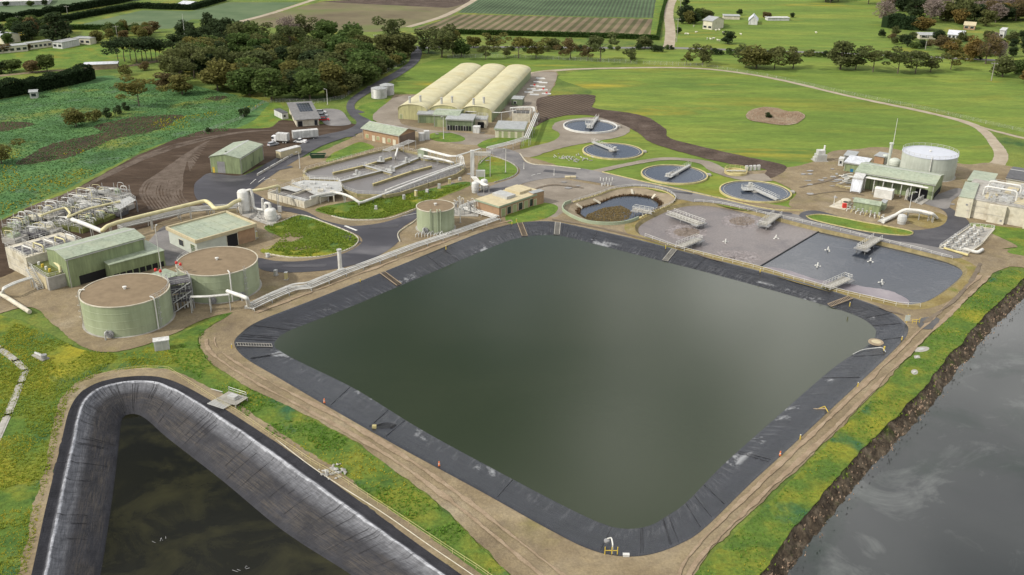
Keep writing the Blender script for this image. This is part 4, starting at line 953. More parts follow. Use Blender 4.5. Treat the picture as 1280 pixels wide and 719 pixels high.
# ------------------------------------------------------------------ white process vessels
def vessel(label, u0, u1, vt, vb, mt='white_paint', name='process_vessel', legs=True, dome=True):
    g = P((u0 + u1) / 2, vb - 2); sl = np.linalg.norm(P((u0 + u1) / 2, vb - 2) - [0, 0, CAMH]); r = (u1 - u0) / 2 * sl / F * 1.0
    h = height((u0 + u1) / 2, vb - 2, vt + 1)
    t = thing(name, label, 'vessel', g); z = .9 if legs else 0
    pr = [(r * .5, z - .4 * legs), (r, z + .1), (r, h - r * .45)] + ([(r * .85, h - r * .2), (r * .5, h - .05), (.01, h)] if dome else [(r, h), (.01, h)])
    MB().rev((0, 0, 0), pr, 28).build('shell', mt, t, smooth=50)
    if legs:
        MB().cyl((0, 0, 0), r * .92, z, 20).build('skirt', 'galvanised', t)
    MB().rev((0, 0, h * .5), [(r + .003, 0), (r + .07, .02), (r + .07, .14), (r + .003, .16)], 28, cap=False).build('band', mt, t)
    return t, g, r, h
va = vessel('tall white scrubber tower beside the asphalt turning area', 299.3, 313, 236, 268)
vb_ = vessel('shorter white scrubber vessel with elbow duct beside the island lawn', 332.4, 346, 259, 278.5)
t, g, r, h = va
pipe_line(t, bend([g + [r * .6, 0, h - .4], g + [r + .9, -.1, h + .1], g + [r + 1.2, -.2, h - 2], g + [r + 1.2, -.3, 1.5], g + [r + 4.5, -1.5, 1.5]], 4), .42, name='duct')
pipe_line(t, bend([g + [r + 3.5, -1.2, 1.5], g + [r + 4.3, -1.2, 1.5], g + [r + 4.5, -1.2, 5.2]]), .4, name='duct')
t2_, g2, r2_, h2_ = vb_
pipe_line(t2_, bend([g2 + [0, 0, h2_ - .1], g2 + [0, 0, h2_ + 1.4], g2 + [-1.6, .6, h2_ + 1.4], g2 + [-1.9, .7, 1.2]], 4), .45, name='duct')
sk = thing('process_skid', 'pale equipment skid with pipes and pumps around the white scrubbers', 'skid', P(325, 272))
mb = MB(); q = W([(302, 270), (316, 262), (352, 272), (340, 284)]); mb.prism([tuple(a) for a in q], 0, .3); mb.build('plinth', 'grey_concrete', sk, world=True)
for (u, v) in ((318, 266), (324, 270), (329, 266), (336, 266), (322, 275), (346, 274)):
    c = P(u, v); mb = MB(); mb.box(c[0] - .5, c[1] - .4, .3, c[0] + .5, c[1] + .4, .7); mb.cyl((c[0], c[1], .7), .3, .7, 10); mb.tube([(c[0], c[1], 1.2), (c[0] + 1.2, c[1] + .2, 1.2), (c[0] + 1.3, c[1] + .2, .3)], .12, 6); mb.build('pump', 'galvanised', sk, world=True)
mb = MB(); rail(mb, np.array([P(*a, .3) for a in ((316, 262), (352, 272), (340, 284), (318, 276))]), 1.1, 1.6, .05); o = mb.build('handrail', 'galvanised', sk, world=True); o['kind'] = 'stuff'
for (u, v, z) in ((314, 258, 3.5), (350, 266, 2.2)):
    c = P(u, v); mb = MB(); mb.box(c[0] - .6, c[1] - .3, .3, c[0] + .6, c[1] + .3, z); mb.build('cabinet', 'galvanised', sk, world=True)
# ------------------------------------------------------------------ long arched sheds
SH, SR = 4.4, 2.4
def shed(label, A, B, D_back, k):
    t, L, W_ = building('arched_shed', label, A, B, D_back, SH, 'arch', SR, 'cream_wall', 'cream_roof', axis='y', over=.3, thick=.12, group='three long arched sheds', C=k)
    for (x, y) in ((L * .36, 2.2), (L * .64, 6.0)):
        zt = SH + SR * math.sin(math.acos(1 - 2 * x / L)) ** .9
        mb = MB(); mb.cyl((x, y, zt - .4), .5, 3.0, 12); mb.cyl((x, y, zt + 2.6), .62, .25, 12); mb.build('roof_vent', 'galvanised', t, smooth=40)
    # roof ribs: standing hoops every 9 m
    for y in np.arange(W_ / 3, W_ - 2, W_ / 3):
        mb = MB(); pts = [(L * (1 - math.cos(math.pi * j / 16)) / 2, y, SH + .1 + (SR + .03) * math.sin(math.pi * j / 16) ** .9 + .08) for j in range(17)]
        mb.tube(pts, .06, 4); mb.build('roof_rib', 'cream_roof', t)
    panel(t, 'door', 'f', L, W_, .8, 1.9, 0, 2.2, 'door_green', frame='cream_paint')
    MB().box(L + .02, 0, 0, L + .06, W_, SH - .6).build('side_cladding', 'green_wall', t)
    return t, L, W_
fl, frr = P(497, 136.4, SH), P(616.8, 139.8, SH); bl, br_ = P(572, 84, SH), P(662.5, 87, SH)
def lerpx(a, b, f): q = a + (b - a) * f; return proj(q)
names = ['leftmost of the three long cream arched sheds', 'middle one of the three long cream arched sheds', 'rightmost of the three long cream arched sheds, next to the material yard']
depth = np.linalg.norm(((bl + br_) / 2 - (fl + frr) / 2)[:2])
for k in range(3):
    A, B = lerpx(fl, frr, k / 3 + .004), lerpx(fl, frr, (k + 1) / 3 - .012); D = lerpx(bl, br_, (k + 1) / 3)
    shed(names[k], A, B, D, lerpx(bl, br_, k / 3 + .004))

# annexes in front of the sheds
t, L, W_ = building('green_annex', 'low green annex at the front left of the arched sheds', (522, 142.7), (545, 143.2), (548, 136.5), 3.9, 'mono', .5, 'green_wall', 'grey_roof')
panel(t, 'door', 'f', L, W_, 1, 3.5, 0, 2.8, 'dark_green_wall', frame='green_wall')
t, L, W_ = building('green_annex', 'taller green annex with pale roof between the arched sheds and the engine room', (542, 143.5), (573, 145), (579.5, 137.5), 5.2, 'gable', .9, 'green_wall', 'green_roof')
panel(t, 'door', 'f', L, W_, 1.5, 4.5, 0, 3.2, 'door_green', frame='green_wall')
t, L, W_ = building('engine_room', 'green building with grey roof and dark louvred front below the arched sheds', (557.7, 149), (590.9, 150.4), (593.5, 145), 4.8, 'mono', .5, 'dark_green_wall', 'grey_roof')
for k in range(9):
    x = .5 + k * (L - 1) / 9; panel(t, 'louvre', 'f', L, W_, x, x + (L - 1) / 9 - .25, .2, 2.2, 'dark_opening', .03, 'galvanised' if k % 3 == 0 else None)
t, L, W_ = building('white_cabin', 'small white cabin standing right of the louvred engine room', (591, 159.2), (599, 159.6), (601.5, 157.6), 2.6, 'flat', 0, 'white_panel', 'white_panel', over=.08)
panel(t, 'door', 'f', L, W_, .5, 1.4, 0, 2.1, 'white_paint', .04, 'galvanised')
t, L, W_ = building('plant_room', 'beige blockwork room with rooftop rails right of the engine room', (594, 149.5), (608, 150), (610, 145.5), 3.6, 'flat', 0, 'stained_concrete', 'grey_roof', over=.2)
mb = MB(); rail(mb, [(0, 0, 3.85), (L, 0, 3.85), (L, W_, 3.85), (0, W_, 3.85)], 1.1, 1.8, .05, closed=True); o = mb.build('handrail', 'white_paint', t); o['kind'] = 'stuff'
panel(t, 'opening', 'f', L, W_, 1, L - 1, 0, 2.6, 'dark_opening')
# blower building with green doors
t, L, W_ = building('blower_building', 'cream building with green door panels and grey roof beside the pipe bridge', (618.8, 161.2), (654.5, 162.6), (661.5, 153), 3.7, 'flat', 0, 'cream_paint', 'grey_roof', over=.4, fascia='fascia_green')
for a, b in ((.13, .23), (.30, .45), (.54, .69), (.78, .94)): panel(t, 'door', 'f', L, W_, L * a, L * b, .1, 2.9, 'door_green', frame='cream_paint')
t, L, W_ = building('biofilter_box', 'open-topped beige biofilter box behind the cream building', (640, 142), (663, 142.5), (665, 138), 4.0, 'flat', 0, 'stained_concrete', 'dark_opening', over=-.5, thick=.05)
mb = MB(); rail(mb, [(0, 0, 4), (L, 0, 4), (L, W_, 4), (0, W_, 4)], 1.1, 2, .05, closed=True); o = mb.build('handrail', 'white_paint', t); o['kind'] = 'stuff'
t, L, W_ = building('site_hut', 'small green container hut with pale roof in the material yard', (639.5, 124), (653, 124.6), (656.5, 120.8), 3.0, 'flat', 0, 'dark_green_wall', 'grey_roof', over=.15)
panel(t, 'window', 'f', L, W_, 1, 2.2, 1, 2, 'glass_dark', frame='white_paint')
# brick workshop
t, L, W_ = building('brick_workshop', 'orange brick workshop with pale green gable roof below the entrance road', (453, 160), (499.1, 169.2), (522.2, 163.8), 4.6, 'gable', 1.6, 'brick', 'green_roof', over=.5)
for k, a in enumerate((.12, .3, .42, .58, .72, .86)): panel(t, 'door' if k % 2 else 'window', 'f', L, W_, L * a - .6, L * a + .7, 0 if k % 2 else .9, 2.3, 'cream_paint' if k % 2 else 'door_green', frame='cream_paint')
panel(t, 'side_cladding', 'r', L, W_, .05, W_ - .05, 0, 4.2, 'dark_brick', .03)
for k, (dx, dz) in enumerate(((3.4, 3.2), (6.8, 3.6))):
    c = thing('storage_cube', ['white storage cube nearest the brick workshop gable', 'larger white storage cube right of the brick workshop gable'][k], 'tank', P(527 + k * 6.5, 176 - k * 1.5), .3)
    MB().box(-1, -1, .3, 1, 1, dz).build('body', 'white_panel', c, smooth=None); MB().box(-1.1, -1.1, 0, 1.1, 1.1, .29).build('pallet', 'galvanised', c)
sheet_metal('office_roof', (.20, .195, .19), .6)
# office with solar roof
t, L, W_ = building('office', 'dark roofed office with solar panels beside the car park', (370.3, 150), (397.2, 146), (384.5, 126.6), 3.0, 'mono', 1.4, 'stained_concrete', 'office_roof', over=.8, C=(360.8, 129.3))
for r_ in range(4):
    for c_ in range(5):
        x = L * .32 + c_ * (L * .6 / 5); y0 = W_ * .42 + r_ * W_ * .13; z = 3.0 + 1.4 * (y0 / W_) + .28; y1 = y0 + W_ * .11; z1 = 3.0 + 1.4 * (y1 / W_) + .28
        MB().add([(x, y0, z), (x + L * .105, y0, z), (x + L * .105, y1, z1), (x, y1, z1), (x, y0, z + .06), (x + L * .105, y0, z + .06), (x + L * .105, y1, z1 + .06), (x, y1, z1 + .06)], [(3, 2, 1, 0), (4, 5, 6, 7), (0, 1, 5, 4), (1, 2, 6, 5), (2, 3, 7, 6), (3, 0, 4, 7)]).build('solar_panel', 'glass_dark', t)
panel(t, 'door', 'f', L, W_, .6, 2.4, 0, 2.3, 'dark_opening', frame='steel_grey'); panel(t, 'window', 'f', L, W_, L * .8, L * .92, .2, 2.4, 'glass_dark', frame='steel_grey')
t, L, W_ = building('white_cabin', 'white container cabin left of the solar roofed office', (352.5, 142), (360, 141), (358, 135), 2.6, 'flat', 0, 'white_panel', 'dark_roof', over=.1)
panel(t, 'window', 'f', L, W_, .6, 1.6, .9, 1.9, 'glass_dark', frame='galvanised')
# green gable workshop by the apron
t, L, W_ = building('green_workshop', 'large green metal workshop with grey roller door at the dark apron', (262.2, 196), (299.7, 198.4), (339.8, 181.6), 5.8, 'gable', 1.1, 'green_wall', 'green_roof', axis='y', over=.2)
dr = panel(t, 'roller_door', 'f', L, W_, L * .22, L * .48, 0, 4.3, 'steel_grey', .06, 'green_wall')
panel(t, 'door', 'f', L, W_, L * .05, L * .12, 0, 2.1, 'yellow_paint', .04); panel(t, 'door', 'r', L, W_, W_ * .45, W_ * .5, 0, 2.2, 'dark_green_wall', .05); panel(t, 'door', 'r', L, W_, W_ * .78, W_ * .83, 0, 2.2, 'dark_green_wall', .05)
MB().box(L + .01, W_ * .55, 0, L + .12, W_ * .55 + .15, 5.7).build('downpipe', 'dark_green_wall', t)
MB().cyl((L * .4, W_ * .18, 6.5), .35, .7, 10).build('roof_vent', 'dark_green_wall', t)
# shipping container
t, L, W_ = building('shipping_container', 'long tan container with white top between the green workshop and the road', (350.5, 190.3), (376, 183.5), (374, 181), 2.7, 'flat', 0, 'tan_roof', 'white_panel', over=.05, cat='container', back=2.6)
# green switch building
t, L, W_ = building('switch_building', 'flat roofed pale green building with open bay behind the second large tank', (210, 286), (245.4, 302.4), (316.8, 281), 4.6, 'flat', 0, 'tank_pale', 'green_roof', over=.3, thick=.15)
mb = MB(); e = .3
for (a, b) in (((-e, -e), (L + e, -e)), ((L + e, -e), (L + e, W_ + e)), ((L + e, W_ + e), (-e, W_ + e)), ((-e, W_ + e), (-e, -e))): mb.obox(a, b, .45, 4.3, 5.25)
mb.build('parapet', 'tan_roof', t)
panel(t, 'door', 'f', L, W_, L * .78, L * .93, 0, 3.2, 'dark_green_wall', frame='cream_paint'); panel(t, 'window', 'f', L, W_, L * .36, L * .52, 1.2, 3, 'glass_dark', frame='cream_paint')
panel(t, 'bay_opening', 'r', L, W_, W_ * .5, W_ * .68, 0, 3.9, 'dark_opening', .04, 'cream_paint'); panel(t, 'brick_facing', 'r', L, W_, W_ * .69, W_ * .99, 0, 4.2, 'brick', .05)
for k in range(5): MB().box(.6, W_ * (.1 + .18 * k), 4.8, L - .6, W_ * (.1 + .18 * k) + .12, 4.86).build('roof_seam', 'green_roof', t)
# left green sheds
t, L, W_ = building('green_press_house', 'big green shed with pale roof beside the inlet works', (57.9, 311.6), (81.8, 324.4), (180, 297), 8.0, 'gable', 1.0, 'green_wall', 'green_roof', axis='y', over=.25)
panel(t, 'lower_opening', 'r', L, W_, W_ * .12, W_ * .5, 0, 2.6, 'dark_opening', .04); panel(t, 'door', 'f', L, W_, L * .55, L * .8, 0, 2.6, 'dark_green_wall', .05)
t, L, W_ = building('green_lean_to', 'lower green shed with sloping roof attached nearest the first large tank', (115.3, 318.4), (136.6, 331.8), (203.2, 313), 4.4, 'mono', .0, 'green_wall', 'green_roof', axis='y', over=.2)
for k in range(8): panel(t, 'bay_opening', 'r', L, W_, W_ * (.05 + .118 * k), W_ * (.05 + .118 * k) + W_ * .095, 0, 1.6, 'dark_opening', .03)
t, L, W_ = building('switch_hut', 'low pale roofed hut between the lean-to and the second tank', (182, 346), (200, 352.5), (222, 342.5), 2.6, 'flat', 0, 'dark_green_wall', 'green_roof', over=.2)
# tan roof admin block
t, L, W_ = building('control_block', 'brick control block with tan flat roof beside the pond edge', (595.7, 250), (623.9, 258.7), (671.5, 238.6), 3.7, 'flat', 0, 'brick', 'tan_roof', over=.35, thick=.3, fascia='fascia_green')
for k in range(6):
    y = W_ * (.05 + .13 * k); panel(t, 'window' if k % 2 else 'door', 'r', L, W_, y, y + W_ * .085, .0 if k % 2 == 0 else .4, 2.7, 'glass_dark' if k % 2 else 'door_green', .05, 'cream_paint')
MB().box(L * .1, W_ * .3, 4.0, L * .75, W_ * .5, 4.9).build('roof_plant', 'galvanised', t); MB().box(L * .05, W_ * .62, 4.02, L * .7, W_ * .9, 4.8).build('roof_box', 'tan_roof', t)
t, L, W_ = building('brick_lobby', 'taller brick end room of the control block next to gravel', (661, 240.5), (666.5, 242.5), (677, 238), 4.3, 'flat', 0, 'brick', 'grey_roof', over=.1)
panel(t, 'door', 'r', L, W_, .4, 1.4, 0, 2.3, 'door_green', .05, 'cream_paint')
# ------------------------------------------------------------------ right hand plant
t, L, W_ = building('dewatering_shed', 'long green gabled shed in front of the white roofed tank', (1070, 214.5), (1169, 231), (1187, 220), 5.6, 'gable', 1.4, 'green_wall', 'green_roof', over=.3)
panel(t, 'opening', 'f', L, W_, L * .78, L * .93, 0, 3.4, 'dark_opening', .04); panel(t, 'opening', 'r', L, W_, W_ * .1, W_ * .9, 0, 2.2, 'dark_opening', .04)
for k in range(6): panel(t, 'bay_post', 'f', L, W_, L * (.2 + .1 * k), L * (.2 + .1 * k) + .3, 0, 5.3, 'dark_green_wall', .12)
mb = MB(); mb.box(L * .15, -2.6, 4.6, L * .86, -.2, 4.75); mb.build('canopy', 'white_panel', t)
for k in range(7):
    x = L * (.16 + .115 * k); MB().tube([(x, -2.5, 0), (x, -2.5, 4.6)], .14, 6).build('canopy_post', 'white_paint', t); MB().tube([(x, -2.5, 3.0), (x, -.1, 4.6)], .08, 5).build('brace', 'white_paint', t)
t, L, W_ = building('low_store', 'low store with white roof and green wall left of the dewatering shed', (1056, 202.8), (1082, 206.8), (1098, 201.5), 3.4, 'mono', .4, 'green_wall', 'white_roof', over=.3)
t, L, W_ = building('white_cabin', 'white cabin at the left end of the low store', (1048.5, 198.8), (1054.6, 199.6), (1057, 197), 2.7, 'flat', 0, 'white_panel', 'white_panel', over=.05)
panel(t, 'window', 'f', L, W_, .5, 1.2, 1, 2, 'glass_dark', frame='galvanised')
t, L, W_ = building('grey_canopy', 'flat grey canopy roof behind the low store at the paddock edge', (1055.5, 194.5), (1068, 196.2), (1077, 191), 3.0, 'flat', 0, 'steel_grey', 'grey_roof', over=.3)
t, L, W_ = building('grey_hut', 'small brick hut with grey roof behind the process vessels', (1093.5, 195), (1105, 197), (1108.5, 192), 3.0, 'flat', 0, 'brick', 'grey_roof', over=.3)
vessel('pale cylindrical vessel at the left behind the dewatering shed', 1102, 1109, 192, 207, 'tank_pale')
vessel('domed pale vessel next to the white roofed tank', 1111, 1123.5, 197, 211, 'tank_pale')
g = P(1110, 207); h = height(1110, 207, 180); t = thing('exhaust_stack', 'slim pale exhaust stack between the two process vessels', 'stack', g); MB().cyl((0, 0, 0), .55, h, 12).build('stack', 'tank_pale', t, smooth=40); MB().cyl((0, 0, h - .1), .8, .5, 12).build('cowl', 'tank_pale', t); MB().cyl((0, 0, 0), .9, .3, 12).build('base_plate', 'galvanised', t)
t, L, W_ = building('lime_hopper', 'white upright hopper box left of the dewatering shed front', (1066, 222), (1079, 224), (1083, 219), 4.8, 'mono', .6, 'white_panel', 'white_panel', over=.05, cat='hopper')
mb = MB(); [mb.tube([(x, 0.1, 4.6), (x, -1.6, 0)], .12, 5) for x in (.3, L - .3)]; mb.add([(0, -.02, 4.6), (L, -.02, 4.6), (L, -1.4, .4), (0, -1.4, .4)], [(0, 1, 2, 3)]); mb.build('chute', 'white_roof', t)
t, L, W_ = building('white_container', 'white container with rounded top in front of the dewatering shed', (1093.5, 236.3), (1116, 240), (1119, 236.2), 3.0, 'gable', .3, 'white_paint', 'white_paint', over=.05, cat='container', back=3.2)
t, L, W_ = building('pump_kiosk', 'small green gabled kiosk beside the long island lawn', (1067.3, 252), (1100, 257.5), (1104, 254), 3.0, 'gable', .8, 'green_wall', 'green_roof', over=.25)
panel(t, 'door', 'f', L, W_, L * .6, L * .6 + 1, 0, 2.1, 'door_green', frame='green_wall')
t, L, W_ = building('valve_hut', 'small grey green hut right of the gabled kiosk', (1101, 253.5), (1107, 254.5), (1111, 251), 2.6, 'flat', 0, 'tank_green', 'grey_roof', over=.1)
t, L, W_ = building('blue_bin', 'blue plastic bin under the low store canopy', (1063, 211.5), (1070, 212.3), (1071.5, 210.7), 1.2, 'flat', 0, 'blue_plastic', 'blue_plastic', over=.05, cat='bin', thick=.08)
# white compact unit by the paddock
t = thing('white_machine', 'tall white and grey machine standing alone at the paddock edge', 'machine', P(1025, 201), .1)
MB().box(-1.9, -1.6, .3, 1.9, 1.6, 2.6).build('body', 'galvanised', t); MB().box(-1.5, -1.2, 2.6, 1.2, 1.2, 4.2).build('housing', 'white_panel', t); MB().cyl((1.3, .4, 2.6), .35, 3.2, 10).build('stack', 'white_paint', t); MB().box(-2.6, -1, .2, -1.95, 1, 1.6).build('cabinet', 'white_panel', t); MB().box(-2.8, -2.2, 0, 2.4, 2.2, .28).build('plinth', 'grey_concrete', t)
# concrete digester block
cb_h = 6.0
t, L, W_ = building('digester_block', 'tall stained cream concrete digester block at the right edge', (1198.5, 246.6), (1330, 270), (1345, 246), cb_h, 'flat', 0, 'stained_concrete', 'grey_concrete', over=.15, thick=.3)
for k, (f0, f1) in enumerate(((.0, .135), (.31, .48), (.66, .83))): MB().box(L * f0 + .1, -1.4, -.1, L * f1, -.16, 5.5 + .3 * k).build('buttress_wall', 'stained_concrete', t); MB().box(L * f0 + .05, -1.45, 2.6, L * f1 + .05, -1.401, 2.72).build('joint_strip', 'grey_concrete', t)
for (f, z) in ((.09, 4.2), (.44, 1.0)): MB().box(L * f, -1.5, z, L * f + .6, -1.41, z + .6).build('vent_grille', 'steel_grey', t)
for z in (2.1, 4.1): MB().box(.1, -.06, z, L * .4, -.02, z + .08).build('joint_strip', 'grey_concrete', t)
panel(t, 'door', 'f', L, W_, L * .03, L * .075, .1, 2.0, 'door_green', 1.46)
for k in range(5):
    for j in range(2):
        MB().box(L * (.22 + .15 * k), W_ * (.12 + .42 * j), 6.35, L * (.33 + .15 * k), W_ * (.42 + .42 * j), 6.5 + .2 * j).build('hatch', ('tan_roof', 'galvanised')[(k + j) % 2], t)
mb = MB(); [rail(mb, [(L * .16, W_ * f, 6.35), (L, W_ * f, 6.35)], 1.1, 1.8, .05) for f in (.02, .5, .98)]; o = mb.build('handrail', 'galvanised', t); o['kind'] = 'stuff'
mb = MB()
for k in range(60):
    x, y = random.uniform(L * .17, L * .75), random.uniform(.5, W_ - .5); mb.box(x, y, 6.3, x + random.uniform(.3, 1.4), y + random.uniform(.2, .6), 6.3 + random.uniform(.4, 1.6))
o = mb.build('pipework', 'galvanised', t); o['kind'] = 'stuff'
for k in range(2):
    y = W_ * (.25 + .3 * k); MB().tube(bend([(L * .2, y, 6.2), (L * .2, y, 9.4), (L * .52, y, 9.4), (L * .52, y, 6.2)]), .28, 8).build('white_pipe', 'white_paint', t, smooth=50)
building('roof_room', 'green roofed room on the left corner of the digester block', (1199.5, 246.4), (1217, 249), (1236, 232), 6.6, 'flat', 0, 'cream_paint', 'green_roof', over=.1, thick=.25)
building('green_roof_store', 'green flat roofed store behind the digester block', (1210, 226), (1239, 230.5), (1252, 218.8), 4.0, 'flat', 0, 'tank_green', 'green_roof', over=.3)
t, L, W_ = building('dark_roof_house', 'cream plant house with dark roof at the right edge', (1259, 222.5), (1300, 229), (1312, 216), 5.5, 'gable', 1.0, 'cream_paint', 'dark_roof', over=.4)
panel(t, 'window', 'f', L, W_, 1.5, 3.5, 1.4, 3, 'glass_dark', frame='white_paint')

# ------------------------------------------------------------------ oxidation ditch
def wall_run(mb, pts, w_, z0, z1):
    for a, b in zip(pts[:-1], pts[1:]):
        d = np.array(b) - np.array(a); d = d / np.linalg.norm(d) * w_ * .45; mb.obox(np.array(a) - d, np.array(b) + d, w_, z0, z1)
ZT = 1.5
od_px = [(379, 217), (383, 212), (420, 202), (460, 191.5), (477, 187.5), (498, 186), (522, 191), (560, 201), (576, 206), (580, 211), (570, 217.5), (535, 229), (500, 240.5), (482, 243.5), (447, 242.5), (430, 236.5), (425, 229), (421, 224.5), (388, 223.5)]
od = W(od_px, ZT); od_c = np.vstack([od, od[:1]])
t = thing('oxidation_ditch', 'large concrete oxidation ditch with looping channels of grey water', 'tank', (*od[0], 0))
mb = MB(); wall_run(mb, od_c, .5, -.1, ZT); mb.build('outer_wall', 'sludge_wall', t, world=True)
me_ = fill('water', od, ZT - .75, 'tank_water', kind='part'); del me_['kind']; me_.parent = t; me_.data.transform(Matrix.Translation((-od[0][0], -od[0][1], 0)))
runs = [[(425, 226.5), (479, 212.8), (489, 211), (524, 197), (540, 199.5), (560, 201)], [(416.7, 216), (455.6, 207), (489, 197)], [(466.8, 230), (515.5, 214), (539, 208)], [(455.6, 207), (489, 216.5)], [(388, 223.5), (421, 224.5)]]
for k, rr_ in enumerate(runs):
    mb = MB(); wall_run(mb, W(rr_, ZT), .45 if k != 0 else .8, -.1, ZT + .004 * (k + 1)); mb.build('channel_wall', 'sludge_wall', t, world=True)
    mb = MB(); wall_run(mb, W(rr_, ZT), 1.1 if k in (0, 3) else .7, ZT + .03, ZT + .12 + .004 * k); mb.build('walkway', 'rim_yellow' if k in (1, 2) else 'galvanised', t, world=True)
mb = MB()
for rr_ in runs[:4]: rail(mb, [np.r_[q, ZT + .12] for q in W(rr_, ZT)], 1.1, 2.0, .035)
rail(mb, [np.r_[q, ZT] for q in od], 1.1, 2.2, .035, closed=True)
o = mb.build('handrail', 'white_paint', t, world=True); o['kind'] = 'stuff'
for k, (u, v) in enumerate(((476, 202), (489, 214), (508, 203), (446, 219))):
    p = P(u, v, ZT)[:2]; mb = MB(); mb.box(p[0] - 1.4, p[1] - 1.1, ZT + .15, p[0] + 1.4, p[1] + 1.1, ZT + .3); mb.cyl((*p, ZT + .3), .5, 1.6, 10); mb.box(p[0] + .5, p[1] - .4, ZT + .3, p[0] + 1.3, p[1] + .4, ZT + 1.3); mb.build('surface_aerator', 'galvanised', t, world=True)
pipe_line(t, bend([P(497, 186, 1.5), P(497, 186, 4.5), P(494, 196, 2.6), P(494, 199, .9)]), .35)
# settling tank beside the ditch
A, B, D = (334.3, 240.5), (380, 252.5), (417, 244.5)
a, ang, L, W_ = fr(A, B, D, 2.3)
t = thing('settling_tank', 'rectangular stained concrete tank with grey water left of the oxidation ditch', 'tank', (*a, 0), ang)
mb = MB(); [mb.box(*q) for q in ((0, 0, -.1, L, .4, 2.3), (0, W_ - .4, -.1, L, W_, 2.3), (0, .4, -.1, .4, W_ - .4, 2.3), (L - .4, .4, -.1, L, W_ - .4, 2.3), (L * .45, .4, -.1, L * .45 + .3, W_ - .4, 2.2))]; mb.build('wall', 'stained_concrete', t)
MB().box(.39, .39, 0, L - .39, W_ - .39, 1.5).build('water', 'tank_water', t)
MB().box(.3, W_ * .55, 2.31, L * .44, W_ * .85, 2.5).build('cover', 'galvanised', t); MB().box(L * .47, W_ * .05, 2.31, L - .2, W_ * .22, 2.5).build('walkway', 'galvanised', t)
mb = MB(); rail(mb, [(.2, .2, 2.3), (L - .2, .2, 2.3), (L - .2, W_ - .2, 2.3), (.2, W_ - .2, 2.3)], 1.1, 2, .05, closed=True); o = mb.build('handrail', 'galvanised', t); o['kind'] = 'stuff'
for k in range(6): MB().box(L * (.08 + .15 * k), -.14, 0, L * (.08 + .15 * k) + .35, -.01, 2.25).build('pilaster', 'stained_concrete', t)
# deck between tank and ditch
q = W([(365, 229), (380, 225), (424, 227), (428, 238), (417, 244), (400, 246)], 2.4)
t = thing('inlet_deck', 'grated steel deck with pale covers between settling tank and ditch', 'deck', (*q[0], 0))
MB().prism([tuple(k) for k in q], 2.15, 2.4).build('deck', 'galvanised', t, world=True)
for k in range(9):
    p = P(376 + 5 * k, 229 + (k % 3) * 4 + k * .4, 2.4); MB().box(p[0] - .9, p[1] - .6, 2.4, p[0] + .9, p[1] + .6, 2.75 + .3 * (k % 2)).build('cover', ('white_panel', 'galvanised', 'stained_concrete')[k % 3], t, world=True)
mb = MB(); rail(mb, [np.r_[k, 2.4] for k in q], 1.1, 1.8, .05, closed=True); o = mb.build('handrail', 'white_paint', t, world=True); o['kind'] = 'stuff'
for k in q: MB().box(k[0] - .2, k[1] - .2, 0, k[0] + .2, k[1] + .2, 2.14).build('column', 'stained_concrete', t, world=True)
# ------------------------------------------------------------------ thickener rim, jetty
t = thing('pit_wall', 'pale green curved retaining wall at the near side of the muddy pit', 'wall', (*pitA[0], 0))
seg = [i for i in range(len(pitA)) if proj([*pitA[i], 0])[1] > 254 and proj([*pitA[i], 0])[0] < 800]
i0 = [k for k in range(len(seg)) if (seg[k] - seg[k - 1]) % len(pitA) != 1]; st = i0[0] if i0 else 0; seg = seg[st:] + seg[:st]
pts = [pitA[i] for i in seg]; outw = grow(pitA, .35); outs = [outw[i] for i in seg]; nn = len(pts)
mb = MB(); mb.v = [(*p, -.6) for p in pts] + [(*p, 1.1) for p in pts] + [(*p, 1.1) for p in outs] + [(*p, -.05) for p in outs]
for i in range(nn - 1):
    for a_, b_ in ((0, 1), (1, 2), (2, 3)): mb.f.append((a_ * nn + i, a_ * nn + i + 1, b_ * nn + i + 1, b_ * nn + i))
o = mb.build('wall', 'tank_green', t, smooth=40, world=True)
rest = [i for i in range(len(pitA)) if i not in seg]
rest = rest[next((k for k in range(len(rest)) if (rest[k] - rest[k - 1]) % len(pitA) != 1), 0):] + rest[:next((k for k in range(len(rest)) if (rest[k] - rest[k - 1]) % len(pitA) != 1), 0)]
t = thing('pit_kerb', 'low yellowish kerb around the far side of the muddy pit', 'kerb', (*pitA[rest[0]], 0))
mb = MB(); wall_run(mb, [pitA[i] for i in rest], .5, -.1, .35); mb.build('kerb', 'rim_yellow', t, world=True)
mb = MB(); rail(mb, [np.r_[pitA[i], .35] for i in rest[::3]], .8, 2.5, .05); o = mb.build('handrail', 'white_paint', t, world=True); o['kind'] = 'stuff'
for k, (a_, b_) in enumerate((((721, 255), (728, 260)), ((742, 249), (751, 254)), ((789.5, 237), (791, 243)), ((819, 243), (815, 248)))):
    c = thing('pit_steps', f'{ordn(k)} pale concrete strip from the left down the muddy pit bank', 'steps', P(*a_, .1)); p, q = P(*a_, .1), P(*b_, -.95)
    d = (q - p)[:2]; d /= np.linalg.norm(d); nn_ = np.array([-d[1], d[0]]) * .35
    for j in range(6):
        f0, f1 = j / 6, (j + .8) / 6; u, v = p + (q - p) * f0, p + (q - p) * f1
        mb = MB(); mb.add([(*(u[:2] - nn_), u[2] + .15), (*(u[:2] + nn_), u[2] + .15), (*(v[:2] + nn_), v[2] + .15), (*(v[:2] - nn_), v[2] + .15), (*(u[:2] - nn_), u[2] - .3), (*(u[:2] + nn_), u[2] - .3), (*(v[:2] + nn_), v[2] - .3), (*(v[:2] - nn_), v[2] - .3)], [(0, 1, 2, 3), (0, 4, 5, 1), (1, 5, 6, 2), (2, 6, 7, 3), (3, 7, 4, 0)])
        mb.build('step', 'stained_concrete', c, world=True)
